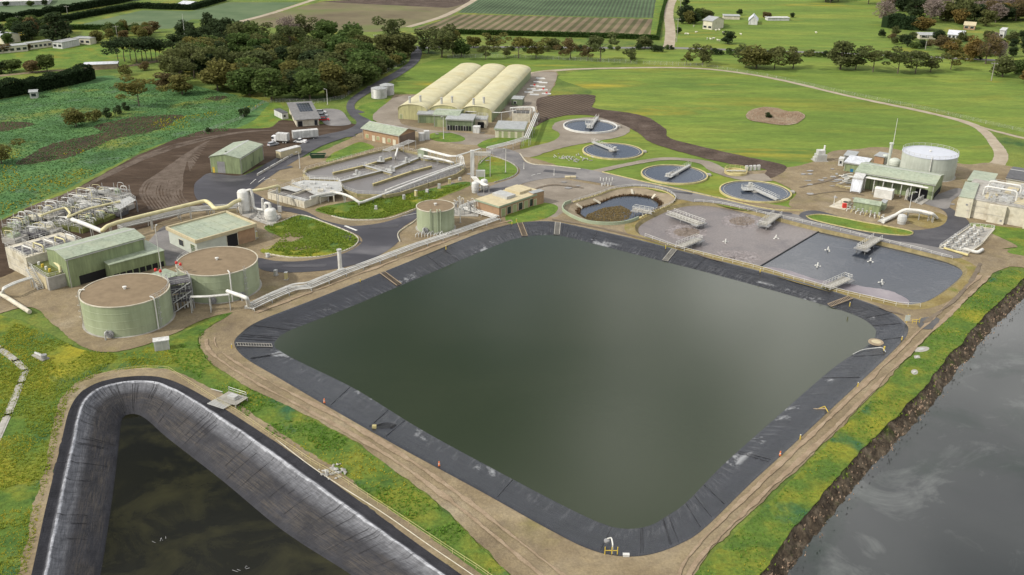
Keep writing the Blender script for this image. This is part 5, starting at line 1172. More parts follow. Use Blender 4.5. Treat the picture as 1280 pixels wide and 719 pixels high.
t = jetty('short pump jetty over the water of the muddy pit', (815, 266), (792, 262), 2.4); t['group'] = 'jetties'
# ------------------------------------------------------------------ pipe racks
def PZ(lst): return [P(u, v, z) for (u, v, z) in lst]
pipe_rack('pipe_rack', 'long low rack of white pipes along the tank side of the black pond', PZ([(312, 384, .9), (340, 371, .9), (367, 360, .9), (385, 358.5, .9), (430, 340, .9), (517, 307.5, .9), (570, 290, .9), (621, 272.5, .9)]), [.17, .12, .22, .16], .85, sup=6)
pipe_rack('pipe_rack', 'upper pair of white pipes following the low rack by the tanks', PZ([(313, 379, 1.9), (340, 366, 1.9), (367, 355, 1.9), (384, 353.5, 1.9), (430, 335.5, 1.9)]), [.13, .13], .5, sup=6)
pipe_rack('pipe_rack', 'short rack of white pipes from the control block corner to the small green tank', PZ([(620, 271, .9), (600, 265, .9), (578, 258.5, .9)]), [.15, .2, .15, .15], .85, sup=4)
pipe_rack('pipe_rack', 'white pipes running from the small rack to the control block wall', PZ([(577, 257.5, .9), (586, 254, .9), (596, 250.5, .9)]), [.2, .2, .16], .6, sup=4)
pipe_rack('pipe_rack', 'elevated white pipes wrapping the front of the second large tank', PZ([(238, 371, 4.2), (262, 370.5, 4.2), (286, 368, 4.2)]), [.2, .15], .6, sup=4)
t = thing('flue_pipe', 'thick white pipe sloping down from the second tank to the pond edge', 'pipe', P(286, 374))
pipe_line(t, bend(PZ([(284, 364, 4.3), (300, 369.5, 4.3), (309, 373, 4.3), (311.5, 384.5, .2)]), 5), .5); MB().box(*(P(311, 385) - [.9, .9, 0])[:2], 0, *(P(311, 385) + [.9, .9, 0])[:2], .35).build('footing', 'grey_concrete', t, world=True)
t = thing('vent_column', 'thick white vent column beside the pipe rack at the asphalt junction', 'column', P(425.5, 339))
h = height(425.5, 339, 313); MB().cyl((0, 0, 0), .55, h, 16).build('pipe', 'white_paint', t, smooth=40); MB().cyl((0, 0, 0), .9, .4, 16).build('footing', 'grey_concrete', t); MB().cyl((0, 0, h), .7, .3, 16).build('cap', 'galvanised', t)
# yellow duct across the inlet works
yel = PZ([(128, 288, 1.0), (128, 288, 4.2), (134, 282.8, 5), (147, 278, 5), (172, 271.5, 5), (240, 255, 5), (257, 251, 5), (263, 255, 5), (268, 261, 5), (284, 259, 5), (293, 252.5, 5), (300, 250, 5)])
t = pipe_rack('yellow_duct', 'long pale yellow overhead duct bending past the switch building', yel, [.62], 0, 'pale_yellow_pipe', sup=11, cat='duct')
pipe_rack('pipe_rack', 'tiered white pipes on the overhead rack under the pale yellow duct', PZ([(150, 282, 3), (172, 276, 3), (240, 260, 3), (300, 256, 3)]), [.14, .14, .12, .14], .8, 'galvanised', sup=8)
pipe_rack('pipe_rack', 'lower grey cable tray beneath the pale yellow duct', PZ([(150, 284, 1.6), (172, 279, 1.6), (240, 263.5, 1.6), (296, 259, 1.6)]), [.25, .1, .25], .7, 'galvanised', sup=8)
pipe_rack('yellow_duct', 'short yellow duct from the scrubber tower to the settling tank', PZ([(312, 239, 7), (330, 236.5, 7), (346, 232.5, 7), (349, 233, 6), (349, 240, 2.5)]), [.45], 0, 'pale_yellow_pipe', sup=8, cat='duct')
pipe_rack('yellow_duct', 'kinked pale yellow duct inside the inlet works', PZ([(50, 270, 4.5), (70, 262.5, 4.5), (82, 259.5, 4.5), (88, 267, 4), (84, 272, 4.5), (95, 267, 4.5), (110, 261, 4.5), (150, 252, 4.5)]), [.35], 0, 'pale_yellow_pipe', sup=9, cat='duct')
pipe_rack('white_duct', 'straight white duct running from the inlet works to the press house', PZ([(84, 272.5, 3.5), (108, 281, 3.5), (128, 289.5, 3.5)]), [.65], 0, 'white_paint', sup=5, cat='duct')
# ditch pipes
pipe_rack('white_main', 'thick white pipe along the near wall of the oxidation ditch', PZ([(578, 206, 2.6), (560, 212, 2.2), (500, 235, 1.6), (480, 243, 1.2), (450, 254, 1.2), (440, 247, 2.6), (430, 243, 2.9), (418, 240.5, 2.9), (402, 243, 2.9), (388, 246.5, 2.9)]), [.45], 0, sup=6, cat='pipe')
pipe_rack('white_main', 'second thinner pipe beside the thick white pipe along the ditch', PZ([(576, 204, 2.3), (500, 231, 1.9), (482, 238, 1.9)]), [.3], 0, sup=7, cat='pipe')
pipe_rack('pipe_rack', 'white pipe frame at the right end of the oxidation ditch', PZ([(527, 186, 4.0), (545, 191, 4), (563, 195.5, 4), (577, 195, 4), (578, 206, 2)]), [.2, .2, .2], .7, sup=5)
pipe_rack('pipe_rack', 'thick pale pipe from the blower box along the ditch end', PZ([(530, 195, 3), (550, 199, 3), (566, 203, 3), (568, 206, .8)]), [.4], 0, sup=6)
pipe_rack('pipe_rack', 'thin white pipe bridge from ditch to the white gantry', PZ([(572, 194.5, 5), (585, 190.5, 5), (600, 186, 5)]), [.16, .16], .5, sup=7)
pipe_rack('pipe_rack', 'slanted rack of white pipes in front of the brick workshop gable', PZ([(483, 188, 3.2), (500, 181.5, 3.2), (515, 175.5, 3.2)]), [.13, .13, .13, .13], .9, sup=6)
pipe_rack('pipe_rack', 'wide ladder of white pipes from the gantry up to the cream building', PZ([(612, 185, 2.5), (640, 178, 2.5), (659, 172, 2.5)]), [.14, .14, .14, .18], .95, sup=5)
pipe_rack('pipe_rack', 'white pipe bridge running up behind the cream building', PZ([(658, 172, 3.5), (664, 158, 3.5), (671, 141.5, 3.5)]), [.22, .22, .22], .7, sup=6)
pipe_rack('pipe_rack', 'white pipe loop across the back of the biofilter box', PZ([(668, 139, 5), (667, 134, 5), (652, 134, 5), (638, 135, 5)]), [.2, .2], .6, sup=6)
pipe_rack('pipe_rack', 'white pipe line in front of the arched shed doors', PZ([(582, 139.5, 4.3), (600, 140, 4.3), (626, 141, 4.3), (645, 138, 4.3)]), [.2], .6, sup=7)
# white gantry column
t = thing('white_gantry', 'tall white gantry column with pipe shelves beside the round lawn', 'gantry', P(590.5, 221)); h = height(590.5, 221, 188)
MB().box(-.7, -.7, 0, .7, .7, h).build('column', 'white_panel', t)
for k in range(4): MB().box(.6, -.5 + .4 * k - .3, h - .5 - .5 * k, 6.5, -.2 + .4 * k - .3, h - .3 - .5 * k).build('shelf', 'white_paint', t)
for k in range(2): MB().box(6.2, -.6 + k * 1.2, 0, 6.4, -.4 + k * 1.2, h - .4).build('post', 'galvanised', t)
MB().box(1.2, -.8, 0, 4.5, .8, 2.4).build('valve_box', 'galvanised', t)
for k, (u, v, lab) in enumerate(((594, 243, 'left of two white domed vessels behind the control block'), (605, 240, 'right of two white domed vessels behind the control block'))):
    tv, g, r_, h_ = vessel(lab, u - 4.5, u + 4.5, v - 17, v, 'white_panel')
pipe_rack('pipe_rack', 'fan of white pipes between the gantry and the domed vessels', PZ([(592, 221, 3), (597, 227, 3), (608, 232, 3)]), [.18, .18, .18, .18], .5, sup=5)
# blower box on ditch end
t, L, W_ = building('blower_box', 'pale green blower cabinet at the head of the oxidation ditch', (522, 188), (530, 189), (535, 186.5), 3.6, 'flat', 0, 'tank_green', 'tank_green', over=.1, cat='cabinet')
panel(t, 'door', 'f', L, W_, .4, 1.6, .2, 2.4, 'tank_pale', .05)
# right plant pipes
pipe_rack('white_main', 'thick white elbow pipe rising beside the round vessel near the kiosk', PZ([(1104, 277, .8), (1118, 270, 1.0), (1130, 262, 3.2), (1150, 263.5, 3.2), (1166, 267.5, 3.2), (1171, 273, .3)]), [.55], 0, sup=5, cat='pipe')
pipe_rack('white_main', 'thinner white pipe beneath the thick elbow pipe near the kiosk', PZ([(1100, 276, .7), (1120, 268, .9), (1132, 264, 2.0), (1150, 266, 2.0), (1162, 269, 2.0)]), [.25, .2], .6, sup=5, cat='pipe')
vessel('squat white vessel beside the elbow pipe and island lawn', 1121.5, 1131.5, 267, 282, 'white_panel')
pipe_rack('pipe_rack', 'white pipe rows along the front of the dewatering shed', PZ([(1083, 222, 4.9), (1110, 226.5, 4.9), (1140, 231.5, 4.9), (1160, 235, 4.9)]), [.15, .15, .15], .5, sup=0)
# pump skid (dark) in front of the dewatering shed
t = thing('pump_skid', 'dark row of pumps on a kerbed slab at the dewatering shed corner', 'skid', P(1146, 252))
q = W([(1132, 250), (1146, 236), (1168, 246), (1152, 257)]); MB().prism([tuple(a) for a in q], 0, .35).build('slab', 'grey_concrete', t, world=True)
for k in range(7):
    p = P(1137 + k * 2.2, 250.5 - k * 1.1, .4); mb = MB(); mb.box(p[0] - .45, p[1] - .9, .36, p[0] + .45, p[1] + .9, 1.5); mb.cyl((p[0], p[1], 1.5), .3, .7, 8); mb.build('pump', 'black_rubber', t, world=True)
for k in range(7):
    p = P(1147 + k * 2.2, 252.5 - k * 1.2, .4); mb = MB(); mb.tube(bend([(p[0] - .8, p[1] - .6, .4), (p[0] - .8, p[1] - .6, 1.3), (p[0] + .6, p[1] + 1.6, 1.3), (p[0] + .6, p[1] + 1.6, .4)]), .2, 7); mb.build('pipe', 'galvanised', t, smooth=40, world=True)
mb = MB(); rail(mb, [P(1131, 250, .36), P(1139, 240, .36), P(1150, 233, .36)], 3.2, 1.5, .09); o = mb.build('stair_rail', 'white_paint', t, world=True); o['kind'] = 'stuff'
# pump manifold at the far right
A, B, D = (1176, 311), (1226, 319), (1243, 287)
a = P(*A)[:2]; q = W([(1174, 311), (1213, 284), (1243, 287), (1226, 307), (1210, 318)])
t = thing('valve_manifold', 'kerbed yard of white valves and pipes beside the digester block', 'valve yard', (*a, 0))
mb = MB(); wall_run(mb, np.vstack([q, q[:1]]), .35, 0, .4); mb.build('kerb', 'stained_concrete', t, world=True)
MB().prism([tuple(k) for k in grow(q, -.3)], 0, .2).build('slab', 'grey_concrete', t, world=True)
for i in range(6):
    for j in range(4):
        u = 1187 + j * 9.5 + i * 4.6 - 3; v = 309 + j * 1.8 - i * 4.4; p = P(u, v, .2)
        if not pin(np.array([p[:2]]), grow(q, -.8))[0]: continue
        mb = MB(); mb.tube(bend([(p[0] - 1.1, p[1] - .7, .3), (p[0] - 1.1, p[1] - .7, 1.2), (p[0] + 1, p[1] + .9, 1.2), (p[0] + 1, p[1] + .9, .3)]), .22, 7); mb.cyl((p[0], p[1], 1.2), .28, .8, 8); mb.cyl((p[0], p[1], 2.0), .45, .08, 10)
        mb.build('valve', ('white_paint', 'galvanised', 'white_panel')[(i + j) % 3], t, smooth=40, world=True)
mb = MB(); rail(mb, [np.r_[k, .4] for k in q], 1.0, 1.6, .06, closed=True); o = mb.build('handrail', 'white_paint', t, world=True); o['kind'] = 'stuff'
pipe_line(t, bend(PZ([(1205, 311, .7), (1222, 316, .7), (1228, 312, .7)])), .5); pipe_line(t, bend(PZ([(1180, 310, .6), (1200, 316, .6), (1210, 319, .6)])), .35, 'rim_yellow')
# yard by the kiosk: small pipes, slab and red box
t = thing('chemical_slab', 'pale concrete slab with tanks and a red cabinet left of the kiosk', 'slab', P(1048, 259))
MB().prism([tuple(a) for a in W([(1036, 259), (1050, 251), (1066, 255), (1056, 263)])], 0, .25).build('slab', 'stained_concrete', t, world=True)
p = P(1055, 260.5); MB().box(p[0] - .6, p[1] - .5, .26, p[0] + .6, p[1] + .5, 1.7).build('cabinet', 'red_paint', t, world=True)
p = P(1057, 255.5); MB().rev((p[0], p[1], .26), [(1.6, 0), (1.6, 1.3), (1.3, 1.5), (.01, 1.5)], 18).build('tank', 'stained_concrete', t, smooth=40, world=True)
p = P(1057, 253.6, 1.5); MB().cyl((p[0], p[1], 1.77), .8, .06, 16).build('hatch', 'dark_opening', t, world=True)
for k in range(9):
    u, v = 1062 + k * 5.2, 264.5 + k * 1.3; p = P(u, v); t = thing('valve_post', f'{ordn(k)} pale valve and pipe stub from the left along the kiosk road edge', 'valve', p, .2 * k, 'valves along the kiosk road edge')
    mb = MB(); mb.tube(bend([(-1, 0, 0), (-1, 0, .9), (1, .2, .9), (1, .2, 0)]), .16, 7); mb.build('pipe', 'rim_yellow' if k % 3 == 1 else 'white_paint', t, smooth=40)
    mb = MB(); mb.cyl((0, .1, .9), .2, .7 + .3 * (k % 2), 8); mb.cyl((0, .1, 1.6 + .3 * (k % 2)), .36, .06, 10); mb.build('handwheel', 'galvanised', t)
# scrap behind the hopper
t = thing('scrap_pile', 'fenced heap of pipes and scrap left of the white hopper', 'pile', P(1056, 233))
for k in range(26):
    p = P(1056 + random.uniform(-2, 9), 226 + random.uniform(-5, 8), .1); a = random.uniform(-.4, .5); l = random.uniform(.8, 2.4); z = random.uniform(.1, 1.6)
    MB().tube([(p[0] - l * math.cos(a), p[1] - l * math.sin(a), z), (p[0] + l * math.cos(a), p[1] + l * math.sin(a), z + random.uniform(-.1, .3))], random.uniform(.12, .25), 6).build('scrap_pipe', random.choice(['white_paint', 'galvanised', 'steel_grey', 'timber']), t, world=True)
mb = MB(); rail(mb, [P(1045, 233.5), P(1052, 236), P(1066, 239)], 1, 2, .07); o = mb.build('fence_rail', 'rim_yellow', t, world=True); o['kind'] = 'stuff'

# ------------------------------------------------------------------ inlet works at the left
zt = 6.0
a, ang, L, W_ = fr((6, 309), (32.3, 322.3), (98, 300), zt)
t = thing('inlet_works', 'stained concrete inlet works block with grated channels on top', 'tank', (*a, 0), ang)
MB().box(0, 0, -.1, L, W_, zt).build('wall', 'stained_concrete', t)
for z in (1.9, 3.9): MB().box(-.05, -.05, z, L + .05, -.005, z + .1).build('joint_strip', 'grey_concrete', t)
for k in range(3):
    y0 = W_ * (.07 + .3 * k); c = MB().box(L * .18, y0, zt + .01, L * .86, y0 + W_ * .2, zt + .06).build('grate', 'grating', t)
    mb = MB(); [mb.box(*q) for q in ((L * .14, y0 - .3, zt + .0, L * .9, y0 - .02, zt + .3), (L * .14, y0 + W_ * .2 + .02, zt, L * .9, y0 + W_ * .2 + .3, zt + .3))]; mb.build('channel_kerb', 'grey_concrete', t)
    for j in range(4): MB().box(L * (.2 + .17 * j), y0 + .05, zt + .08, L * (.2 + .17 * j) + .2, y0 + W_ * .2 - .05, zt + .2).build('grate_beam', 'galvanised', t)
mb = MB(); rail(mb, [(.1, .1, zt), (L - .1, .1, zt), (L - .1, W_ - .1, zt), (.1, W_ - .1, zt)], 1.1, 1.6, .055, closed=True); [rail(mb, [(.2, W_ * f, zt), (L - .2, W_ * f, zt)], 1.1, 1.6, .055) for f in (.3, .6)]
o = mb.build('handrail', 'galvanised', t); o['kind'] = 'stuff'
for k in range(5):
    y = W_ * (.1 + .19 * k); MB().tube(bend([(L * .6, y, zt), (L * .6, y, zt + 1.8), (L * .95, y + .6, zt + 1.8), (L * .95, y + .6, zt)]), .22, 7).build('gooseneck', ('white_paint', 'pale_yellow_pipe')[k % 2], t, smooth=40)
# lower moss terrace
zt2 = 3.6
a, ang, L, W_ = fr((33, 331), (59.5, 348), (85, 339.5), zt2)
t = thing('moss_terrace', 'low concrete chamber with mossy roof deck in front of the press house', 'chamber', (*a, 0), ang)
MB().box(0, 0, -.1, L, W_, zt2).build('wall', 'grey_concrete', t); MB().box(.5, .4, zt2 + .01, L - .5, W_ - .4, zt2 + .1).build('roof_deck', 'moss', t)
MB().box(.05, -.06, .1, L * .9, -.01, zt2 - .2).build('wall_facing', 'tan_roof', t)
mb = MB(); rail(mb, [(.1, .1, zt2), (L - .1, .1, zt2), (L - .1, W_ - .1, zt2)], 1.1, 1.6, .05); o = mb.build('handrail', 'galvanised', t); o['kind'] = 'stuff'
MB().tube(bend([(L * .3, W_ * .9, zt2 + 1.4), (L * .85, W_ * .75, zt2 + 1.4), (L * .9, W_ * .7, zt2 + .1)]), .4, 8).build('pipe', 'pale_yellow_pipe', t, smooth=40)
for k in range(4): MB().cyl((L * (.2 + .17 * k), W_ * .4, zt2 + .1), .35, .8, 8).build('vent', ('white_paint', 'yellow_paint')[k % 2], t)
t = thing('teal_tank', 'teal plastic tank standing against the mossy chamber', 'tank', P(70, 358.5)); MB().rev((0, 0, 0), [(.85, 0), (.85, 2.0), (.6, 2.3), (.3, 2.4), (.3, 2.55), (.01, 2.55)], 20).build('body', 'teal_plastic', t, smooth=40); MB().box(-1, -1, -.02, 1, 1, .06).build('slab', 'grey_concrete', t)
# stair
t = thing('steel_stair', 'steel stair climbing from the dirt to the inlet works deck', 'stair', P(51, 362))
p, q = P(51, 362, .1), P(36, 336, 4.2); d = (q - p); n = 14; nx = np.array([-d[1], d[0], 0]); nx = nx / np.linalg.norm(nx) * .7
for k in range(n):
    c = p + d * (k + .5) / n; MB().obox(c[:2] - nx[:2], c[:2] + nx[:2], .45, c[2], c[2] + .06).build('tread', 'galvanised', t, world=True)
for s in (-1, 1):
    MB().tube([p + nx * s, q + nx * s], .12, 5).build('stringer', 'galvanised', t, world=True); MB().tube([p + nx * s + [0, 0, 1], q + nx * s + [0, 0, 1]], .06, 5).build('handrail', 'white_paint', t, world=True)
    for k in range(5): c = p + d * k / 4 + nx * s; MB().tube([c, c + [0, 0, 1]], .05, 4).build('baluster', 'white_paint', t, world=True)
# cluttered process units behind: each a unit with tank, frame and pipes
def unit(label, u, v, wx, wy, hh, seed):
    rnd = random.Random(seed); g = P(u, v); t = thing('process_unit', label, 'process unit', g, R(-20), 'process units of the inlet works')
    MB().box(-wx / 2, -wy / 2, -.05, wx / 2, wy / 2, hh * .4).build('base', rnd.choice(['grey_concrete', 'moss', 'grating', 'grey_concrete']), t)
    if rnd.random() < .5: MB().rev((rnd.uniform(-.3, .3), 0, hh * .4), [(wx * .15, 0), (wx * .15, hh * .3), (wx * .1, hh * .38), (.01, hh * .4)], 16).build('vessel', rnd.choice(['galvanised', 'tank_green', 'stained_concrete']), t, smooth=40)
    else: MB().box(-wx * .3, -wy * .3, hh * .4, wx * .2, wy * .25, hh * .62).build('housing', rnd.choice(['tank_green', 'galvanised', 'cream_paint']), t)
    for k in range(7):
        x0, x1 = rnd.uniform(-wx / 2, 0), rnd.uniform(0, wx / 2); y = rnd.uniform(-wy / 2, wy / 2); z = hh * rnd.uniform(.6, 1.1)
        MB().tube(bend([(x0, y, hh * .45), (x0, y, z), (x1, y + .4, z), (x1, y + .4, .2)]), rnd.uniform(.07, .15), 6).build('pipe', rnd.choice(['white_paint', 'pale_yellow_pipe', 'galvanised', 'galvanised', 'steel_grey', 'steel_grey']), t, smooth=40)
    for k in range(4): s = ((-1, -1), (1, -1), (1, 1), (-1, 1))[k]; MB().tube([(s[0] * wx * .45, s[1] * wy * .45, 0), (s[0] * wx * .45, s[1] * wy * .45, hh)], .09, 5).build('post', 'galvanised', t)
    mb = MB(); rail(mb, [(-wx / 2 + .1, -wy / 2 + .1, hh * .4), (wx / 2 - .1, -wy / 2 + .1, hh * .4), (wx / 2 - .1, wy / 2 - .1, hh * .4), (-wx / 2 + .1, wy / 2 - .1, hh * .4)], 1.1, 1.2, .035, closed=True); o = mb.build('handrail', 'galvanised', t); o['kind'] = 'stuff'
spots = [(22, 291, 6, 5, 5), (35, 286, 5, 5, 5), (48, 281, 6, 6, 5), (62, 277, 7, 6, 6), (76, 270, 6, 5, 4.5), (90, 264, 6, 5, 5), (104, 257, 7, 5, 5), (118, 250, 7, 5, 4), (133, 247, 7, 5, 4), (148, 249, 7, 5, 4.5), (42, 295, 7, 4, 3.5), (60, 290, 8, 4, 3), (78, 284, 7, 4, 3), (104, 270, 7, 5, 4), (120, 266, 7, 5, 4.5), (138, 262, 7, 5, 4.5), (154, 261, 6, 4, 4), (100, 287, 7, 5, 3.5), (112, 280, 6, 5, 3.5), (128, 274, 6, 5, 3), (146, 268, 6, 4, 3), (20, 302, 5, 5, 4)]
for k, (u, v, wx, wy, hh) in enumerate(spots):
    unit(f'{ordn(sorted(range(len(spots)), key=lambda i: spots[i][0]).index(k))} railed process unit from the left in the cluttered inlet works', u, v, wx, wy, hh, k + 3)
t = thing('access_platform', 'elevated grey steel platform at the back right of the inlet works', 'platform', P(160, 262)); q = W([(140, 255), (162, 245), (170, 250), (150, 262)], 4.0)
MB().prism([tuple(k) for k in q], 3.8, 4.0).build('deck', 'galvanised', t, world=True)
for k in q: MB().box(k[0] - .15, k[1] - .15, 0, k[0] + .15, k[1] + .15, 3.79).build('column', 'steel_grey', t, world=True)
mb = MB(); rail(mb, [np.r_[k, 4.0] for k in q], 1.1, 1.5, .05, closed=True); o = mb.build('handrail', 'galvanised', t, world=True); o['kind'] = 'stuff'
# stair tower between the two big tanks
g = P(228, 384); t = thing('access_tower', 'dark steel access tower with pipes between the two large green tanks', 'tower', g, .5)
for z in (2.4, 4.8, 7.2): MB().box(-2.6, -2.4, z, 2.6, 2.4, z + .15).build('landing', 'grating', t)
for s in ((-1, -1), (1, -1), (1, 1), (-1, 1)): MB().box(s[0] * 2.5 - .12, s[1] * 2.3 - .12, 0, s[0] * 2.5 + .12, s[1] * 2.3 + .12, 8.2).build('column', 'steel_grey', t)
for k in range(3): MB().tube([(-2.3, -2.5, 2.4 * k + .1), (2.3, -2.5, 2.4 * k + 2.5)], .13, 5).build('stringer', 'galvanised', t)
for k in range(6): x = -2 + .8 * k; MB().tube(bend([(x, -1.2 + .3 * (k % 3), 0), (x, -1.2 + .3 * (k % 3), 3 + .7 * k), (x + .5, 2.2, 3 + .7 * k)]), .16 + .04 * (k % 3), 6).build('pipe', ('galvanised', 'white_paint', 'steel_grey')[k % 3], t, smooth=40)
mb = MB(); [rail(mb, [(-2.5, -2.3, z + .15), (2.5, -2.3, z + .15), (2.5, 2.3, z + .15), (-2.5, 2.3, z + .15)], 1.1, 1.2, .05, closed=True) for z in (2.4, 4.8, 7.2)]; o = mb.build('handrail', 'galvanised', t); o['kind'] = 'stuff'
for k, (u, v) in enumerate(((221, 333), (226, 335), (195, 342), (201, 343.5))):
    c = thing('beacon_light', ['left red beacon on the second tank rim', 'right red beacon on the second tank rim', 'left red beacon behind the first tank top', 'right red beacon behind the first tank top'][k], 'beacon', P(u, v, 9.0)); MB().cyl((0, 0, 0), .08, .8, 6).build('stem', 'galvanised', c); MB().rev((0, 0, .7), [(.35, 0), (.35, .45), (.2, .65), (.01, .7)], 10).build('lens', 'red_paint', c)
# lower-left pipes
pipe_rack('white_main', 'pale thick pipe along the dirt bank at the left edge', PZ([(-15, 358, .9), (10, 373, .9), (37, 390, .7)]), [.55], 0, 'stained_concrete', sup=6, cat='pipe')
pipe_rack('pipe_rack', 'white pipes bridging from the left edge to the inlet works wall', PZ([(4, 369, .5), (3, 361, 3.0), (20, 353, 3.0), (39, 347, 3.0)]), [.25, .25], .8, sup=8)
t = thing('concrete_drain', 'grey concrete channel edge bending along the left edge of the photograph', 'channel', P(0, 437)); mb = MB(); wall_run(mb, W([(-20, 425), (0, 437), (20, 452), (32, 464), (26, 480), (10, 520), (-8, 560), (-25, 600)]), 1.5, -.05, .25); mb.build('wall', 'grey_concrete', t, world=True); o = MB(); wall_run(o, W([(-20, 425), (0, 437), (20, 452), (32, 464), (26, 480), (10, 520), (-8, 560), (-25, 600)]), .8, .251, .3); o.build('capping', 'grey_concrete', t, world=True)
t = thing('white_kiosk', 'small pale electrical kiosk on the grass between tank and lagoon', 'kiosk', P(203, 437), .35); MB().box(-1.6, -.9, .15, 1.6, .9, 2.5).build('body', 'white_panel', t); MB().box(-1.75, -1.05, 2.5, 1.75, 1.05, 2.65).build('roof', 'white_panel', t); MB().box(-2, -1.3, -.02, 2.6, 1.3, .14).build('slab', 'grey_concrete', t); MB().box(-1.3, -.95, .3, 0, -.91, 2.3).build('door', 'galvanised', t); MB().box(.1, -.95, .3, 1.3, -.91, 2.3).build('door', 'galvanised', t)
t = thing('pump_bench', 'rusty pump frame lying on the weedy ground left of the first tank', 'frame', P(51, 448), -.6)
MB().box(-2.2, -.8, .1, 2.2, .8, .5).build('bed', 'grey_timber', t); MB().cyl((1.6, 0, .5), .6, .9, 12).build('motor', 'steel_grey', t); MB().tube([(-2, 0, .8), (1.2, 0, .8)], .25, 8).build('shaft_pipe', 'galvanised', t)
# ------------------------------------------------------------------ vehicles
flat('car_red', (.42, .02, .02), .25, .03, .6); flat('car_white', (.7, .7, .7), .25, .03, .6); flat('car_silver', (.38, .39, .41), .25, .03, .6)
def wheels(t, xs, w_, r=.33):
    for x in xs:
        for s in (-1, 1):
            o = MB().cyl((0, 0, -.11), r, .22, 14).build('wheel', 'black_rubber', t, smooth=40); o.location = (x, s * (w_ / 2 - .1), r); o.rotation_euler = (R(90), 0, 0)
            MB().cyl((0, 0, -.125), r * .55, .25, 10).build('rim', 'galvanised', o)
def car(label, u, v, rz, paint, kind='wagon'):
    t = thing('parked_car' if kind != 'ute' else 'parked_ute', label, 'car' if kind != 'ute' else 'ute', P(u, v), rz, 'vehicles parked by the office')
    w_ = 1.8; L = 4.5 if kind != 'ute' else 5.2
    lo = [(-L / 2, .35), (-L / 2, .85), (-L / 2 + .1, .95), (L * .2, .95), (L / 2 - .15, .8), (L / 2, .65), (L / 2, .35)]
    if kind == 'wagon': hi = [(-L / 2 + .12, .95), (-L / 2 + .35, 1.5), (L * .08, 1.52), (L * .24, .95)]
    else: hi = [(-.5, .95), (-.4, 1.65), (.75, 1.68), (1.4, .95)]
    def ext(pf, hw, inset=0):
        n = len(pf); m_ = MB(); m_.add([(x, -hw + (inset if z > 1.2 else 0), z) for x, z in pf] + [(x, hw - (inset if z > 1.2 else 0), z) for x, z in pf], [tuple(range(n)), tuple(reversed(range(n, 2 * n)))] + [(k, n + k, n + (k + 1) % n, (k + 1) % n) for k in range(n)]); return m_
    ext(lo, w_ / 2).build('body', paint, t); ext(hi, w_ / 2 - .08, .12).build('cabin', 'glass_dark', t)
    x0, x1 = hi[1][0] + .02, hi[2][0] - .02; MB().box(x0, -w_ / 2 + .16, hi[1][1] + .01, x1, w_ / 2 - .16, hi[1][1] + .06).build('roof', paint, t)
    if kind == 'ute': mb = MB(); [mb.box(*q) for q in ((-2.55, -.85, .95, -.62, -.8, 1.25), (-2.55, .8, .95, -.62, .85, 1.25), (-2.6, -.85, .95, -2.55, .85, 1.25))]; mb.build('tray', paint, t)
    for s in (-1, 1):
        MB().box(L / 2 - .06, s * .75 - .18, .6, L / 2 + .02, s * .75 + .18, .74).build('headlight', 'white_paint', t); MB().box(-L / 2 - .02, s * .78 - .12, .7, -L / 2 + .05, s * .78 + .12, .88).build('tail_light', 'red_paint', t)
    wheels(t, (-L * .3, L * .3), w_)
car('white car at the back of the row in the office car park', 401.5, 141.5, .15, 'car_white'); car('silver white car in the middle of the row beside the office', 403, 146, .15, 'car_silver'); car('red car at the front of the row beside the office', 405.5, 151, .15, 'car_red')
car('white utility parked in front of the white trailer', 375.5, 178.6, 2.9, 'car_white', 'ute'); car('small pale blue white car squeezed behind the green workshop corner', 341.5, 182, .9, 'car_silver')
def truck(label, u, v, rz, L, name='box_truck', cab=True):
    t = thing(name, label, 'truck' if cab else 'trailer', P(u, v), rz)
    MB().box(-L / 2, -1.25, 1.1, L / 2, 1.25, 3.9).build('box', 'white_panel', t); MB().box(-L / 2, -.5, .7, L / 2 + (2 if cab else 0), .5, 1.09).build('chassis', 'steel_grey', t)
    for x in np.linspace(-L / 2, L / 2, 4): MB().box(x - .06, -1.3, 1.08, x + .06, 1.3, 3.95).build('rib', 'galvanised', t)
    MB().box(-L * .1, -1.29, 1.9, L * .15, -1.255, 3.0).build('decal_panel', 'galvanised', t)
    if cab: MB().box(L / 2 + .15, -1.15, .6, L / 2 + 2.0, 1.15, 2.7).build('cab', 'car_white', t); MB().box(L / 2 + 1.0, -1.17, 1.6, L / 2 + 2.03, 1.17, 2.4).build('windscreen', 'glass_dark', t)
    wheels(t, (-L * .35, -L * .35 + 1.1) + ((L / 2 + 1.2,) if cab else (L * .3,)), 2.4, .48)
truck('white box truck standing side by side with the trailer near the green workshop', 354, 178.5, 2.95, 4.6); truck('long white semi trailer behind the white utility', 382, 174.5, .42, 10, 'semi_trailer', False)
t = thing('skip_bin', 'dark green skip bin at the road bend above the oxidation ditch', 'bin', P(397.5, 197.5), .1); MB().add([(-2.2, -1, 0), (2.2, -1, 0), (2.2, 1, 0), (-2.2, 1, 0), (-2.9, -1.2, 1.5), (2.9, -1.2, 1.5), (2.9, 1.2, 1.5), (-2.9, 1.2, 1.5)], [(3, 2, 1, 0), (0, 1, 5, 4), (1, 2, 6, 5), (2, 3, 7, 6), (3, 0, 4, 7)]).build('body', 'bin_green', t); mb = MB(); [mb.box(*q) for q in ((-3, -1.3, 1.45, 3, -1.15, 1.6), (-3, 1.15, 1.45, 3, 1.3, 1.6), (-3, -1.15, 1.45, -2.85, 1.15, 1.6), (2.85, -1.15, 1.45, 3, 1.15, 1.6))]; mb.build('rim', 'bin_green', t); MB().box(-2.6, -1, 1.0, 2.6, 1, 1.1).build('load', 'timber', t)
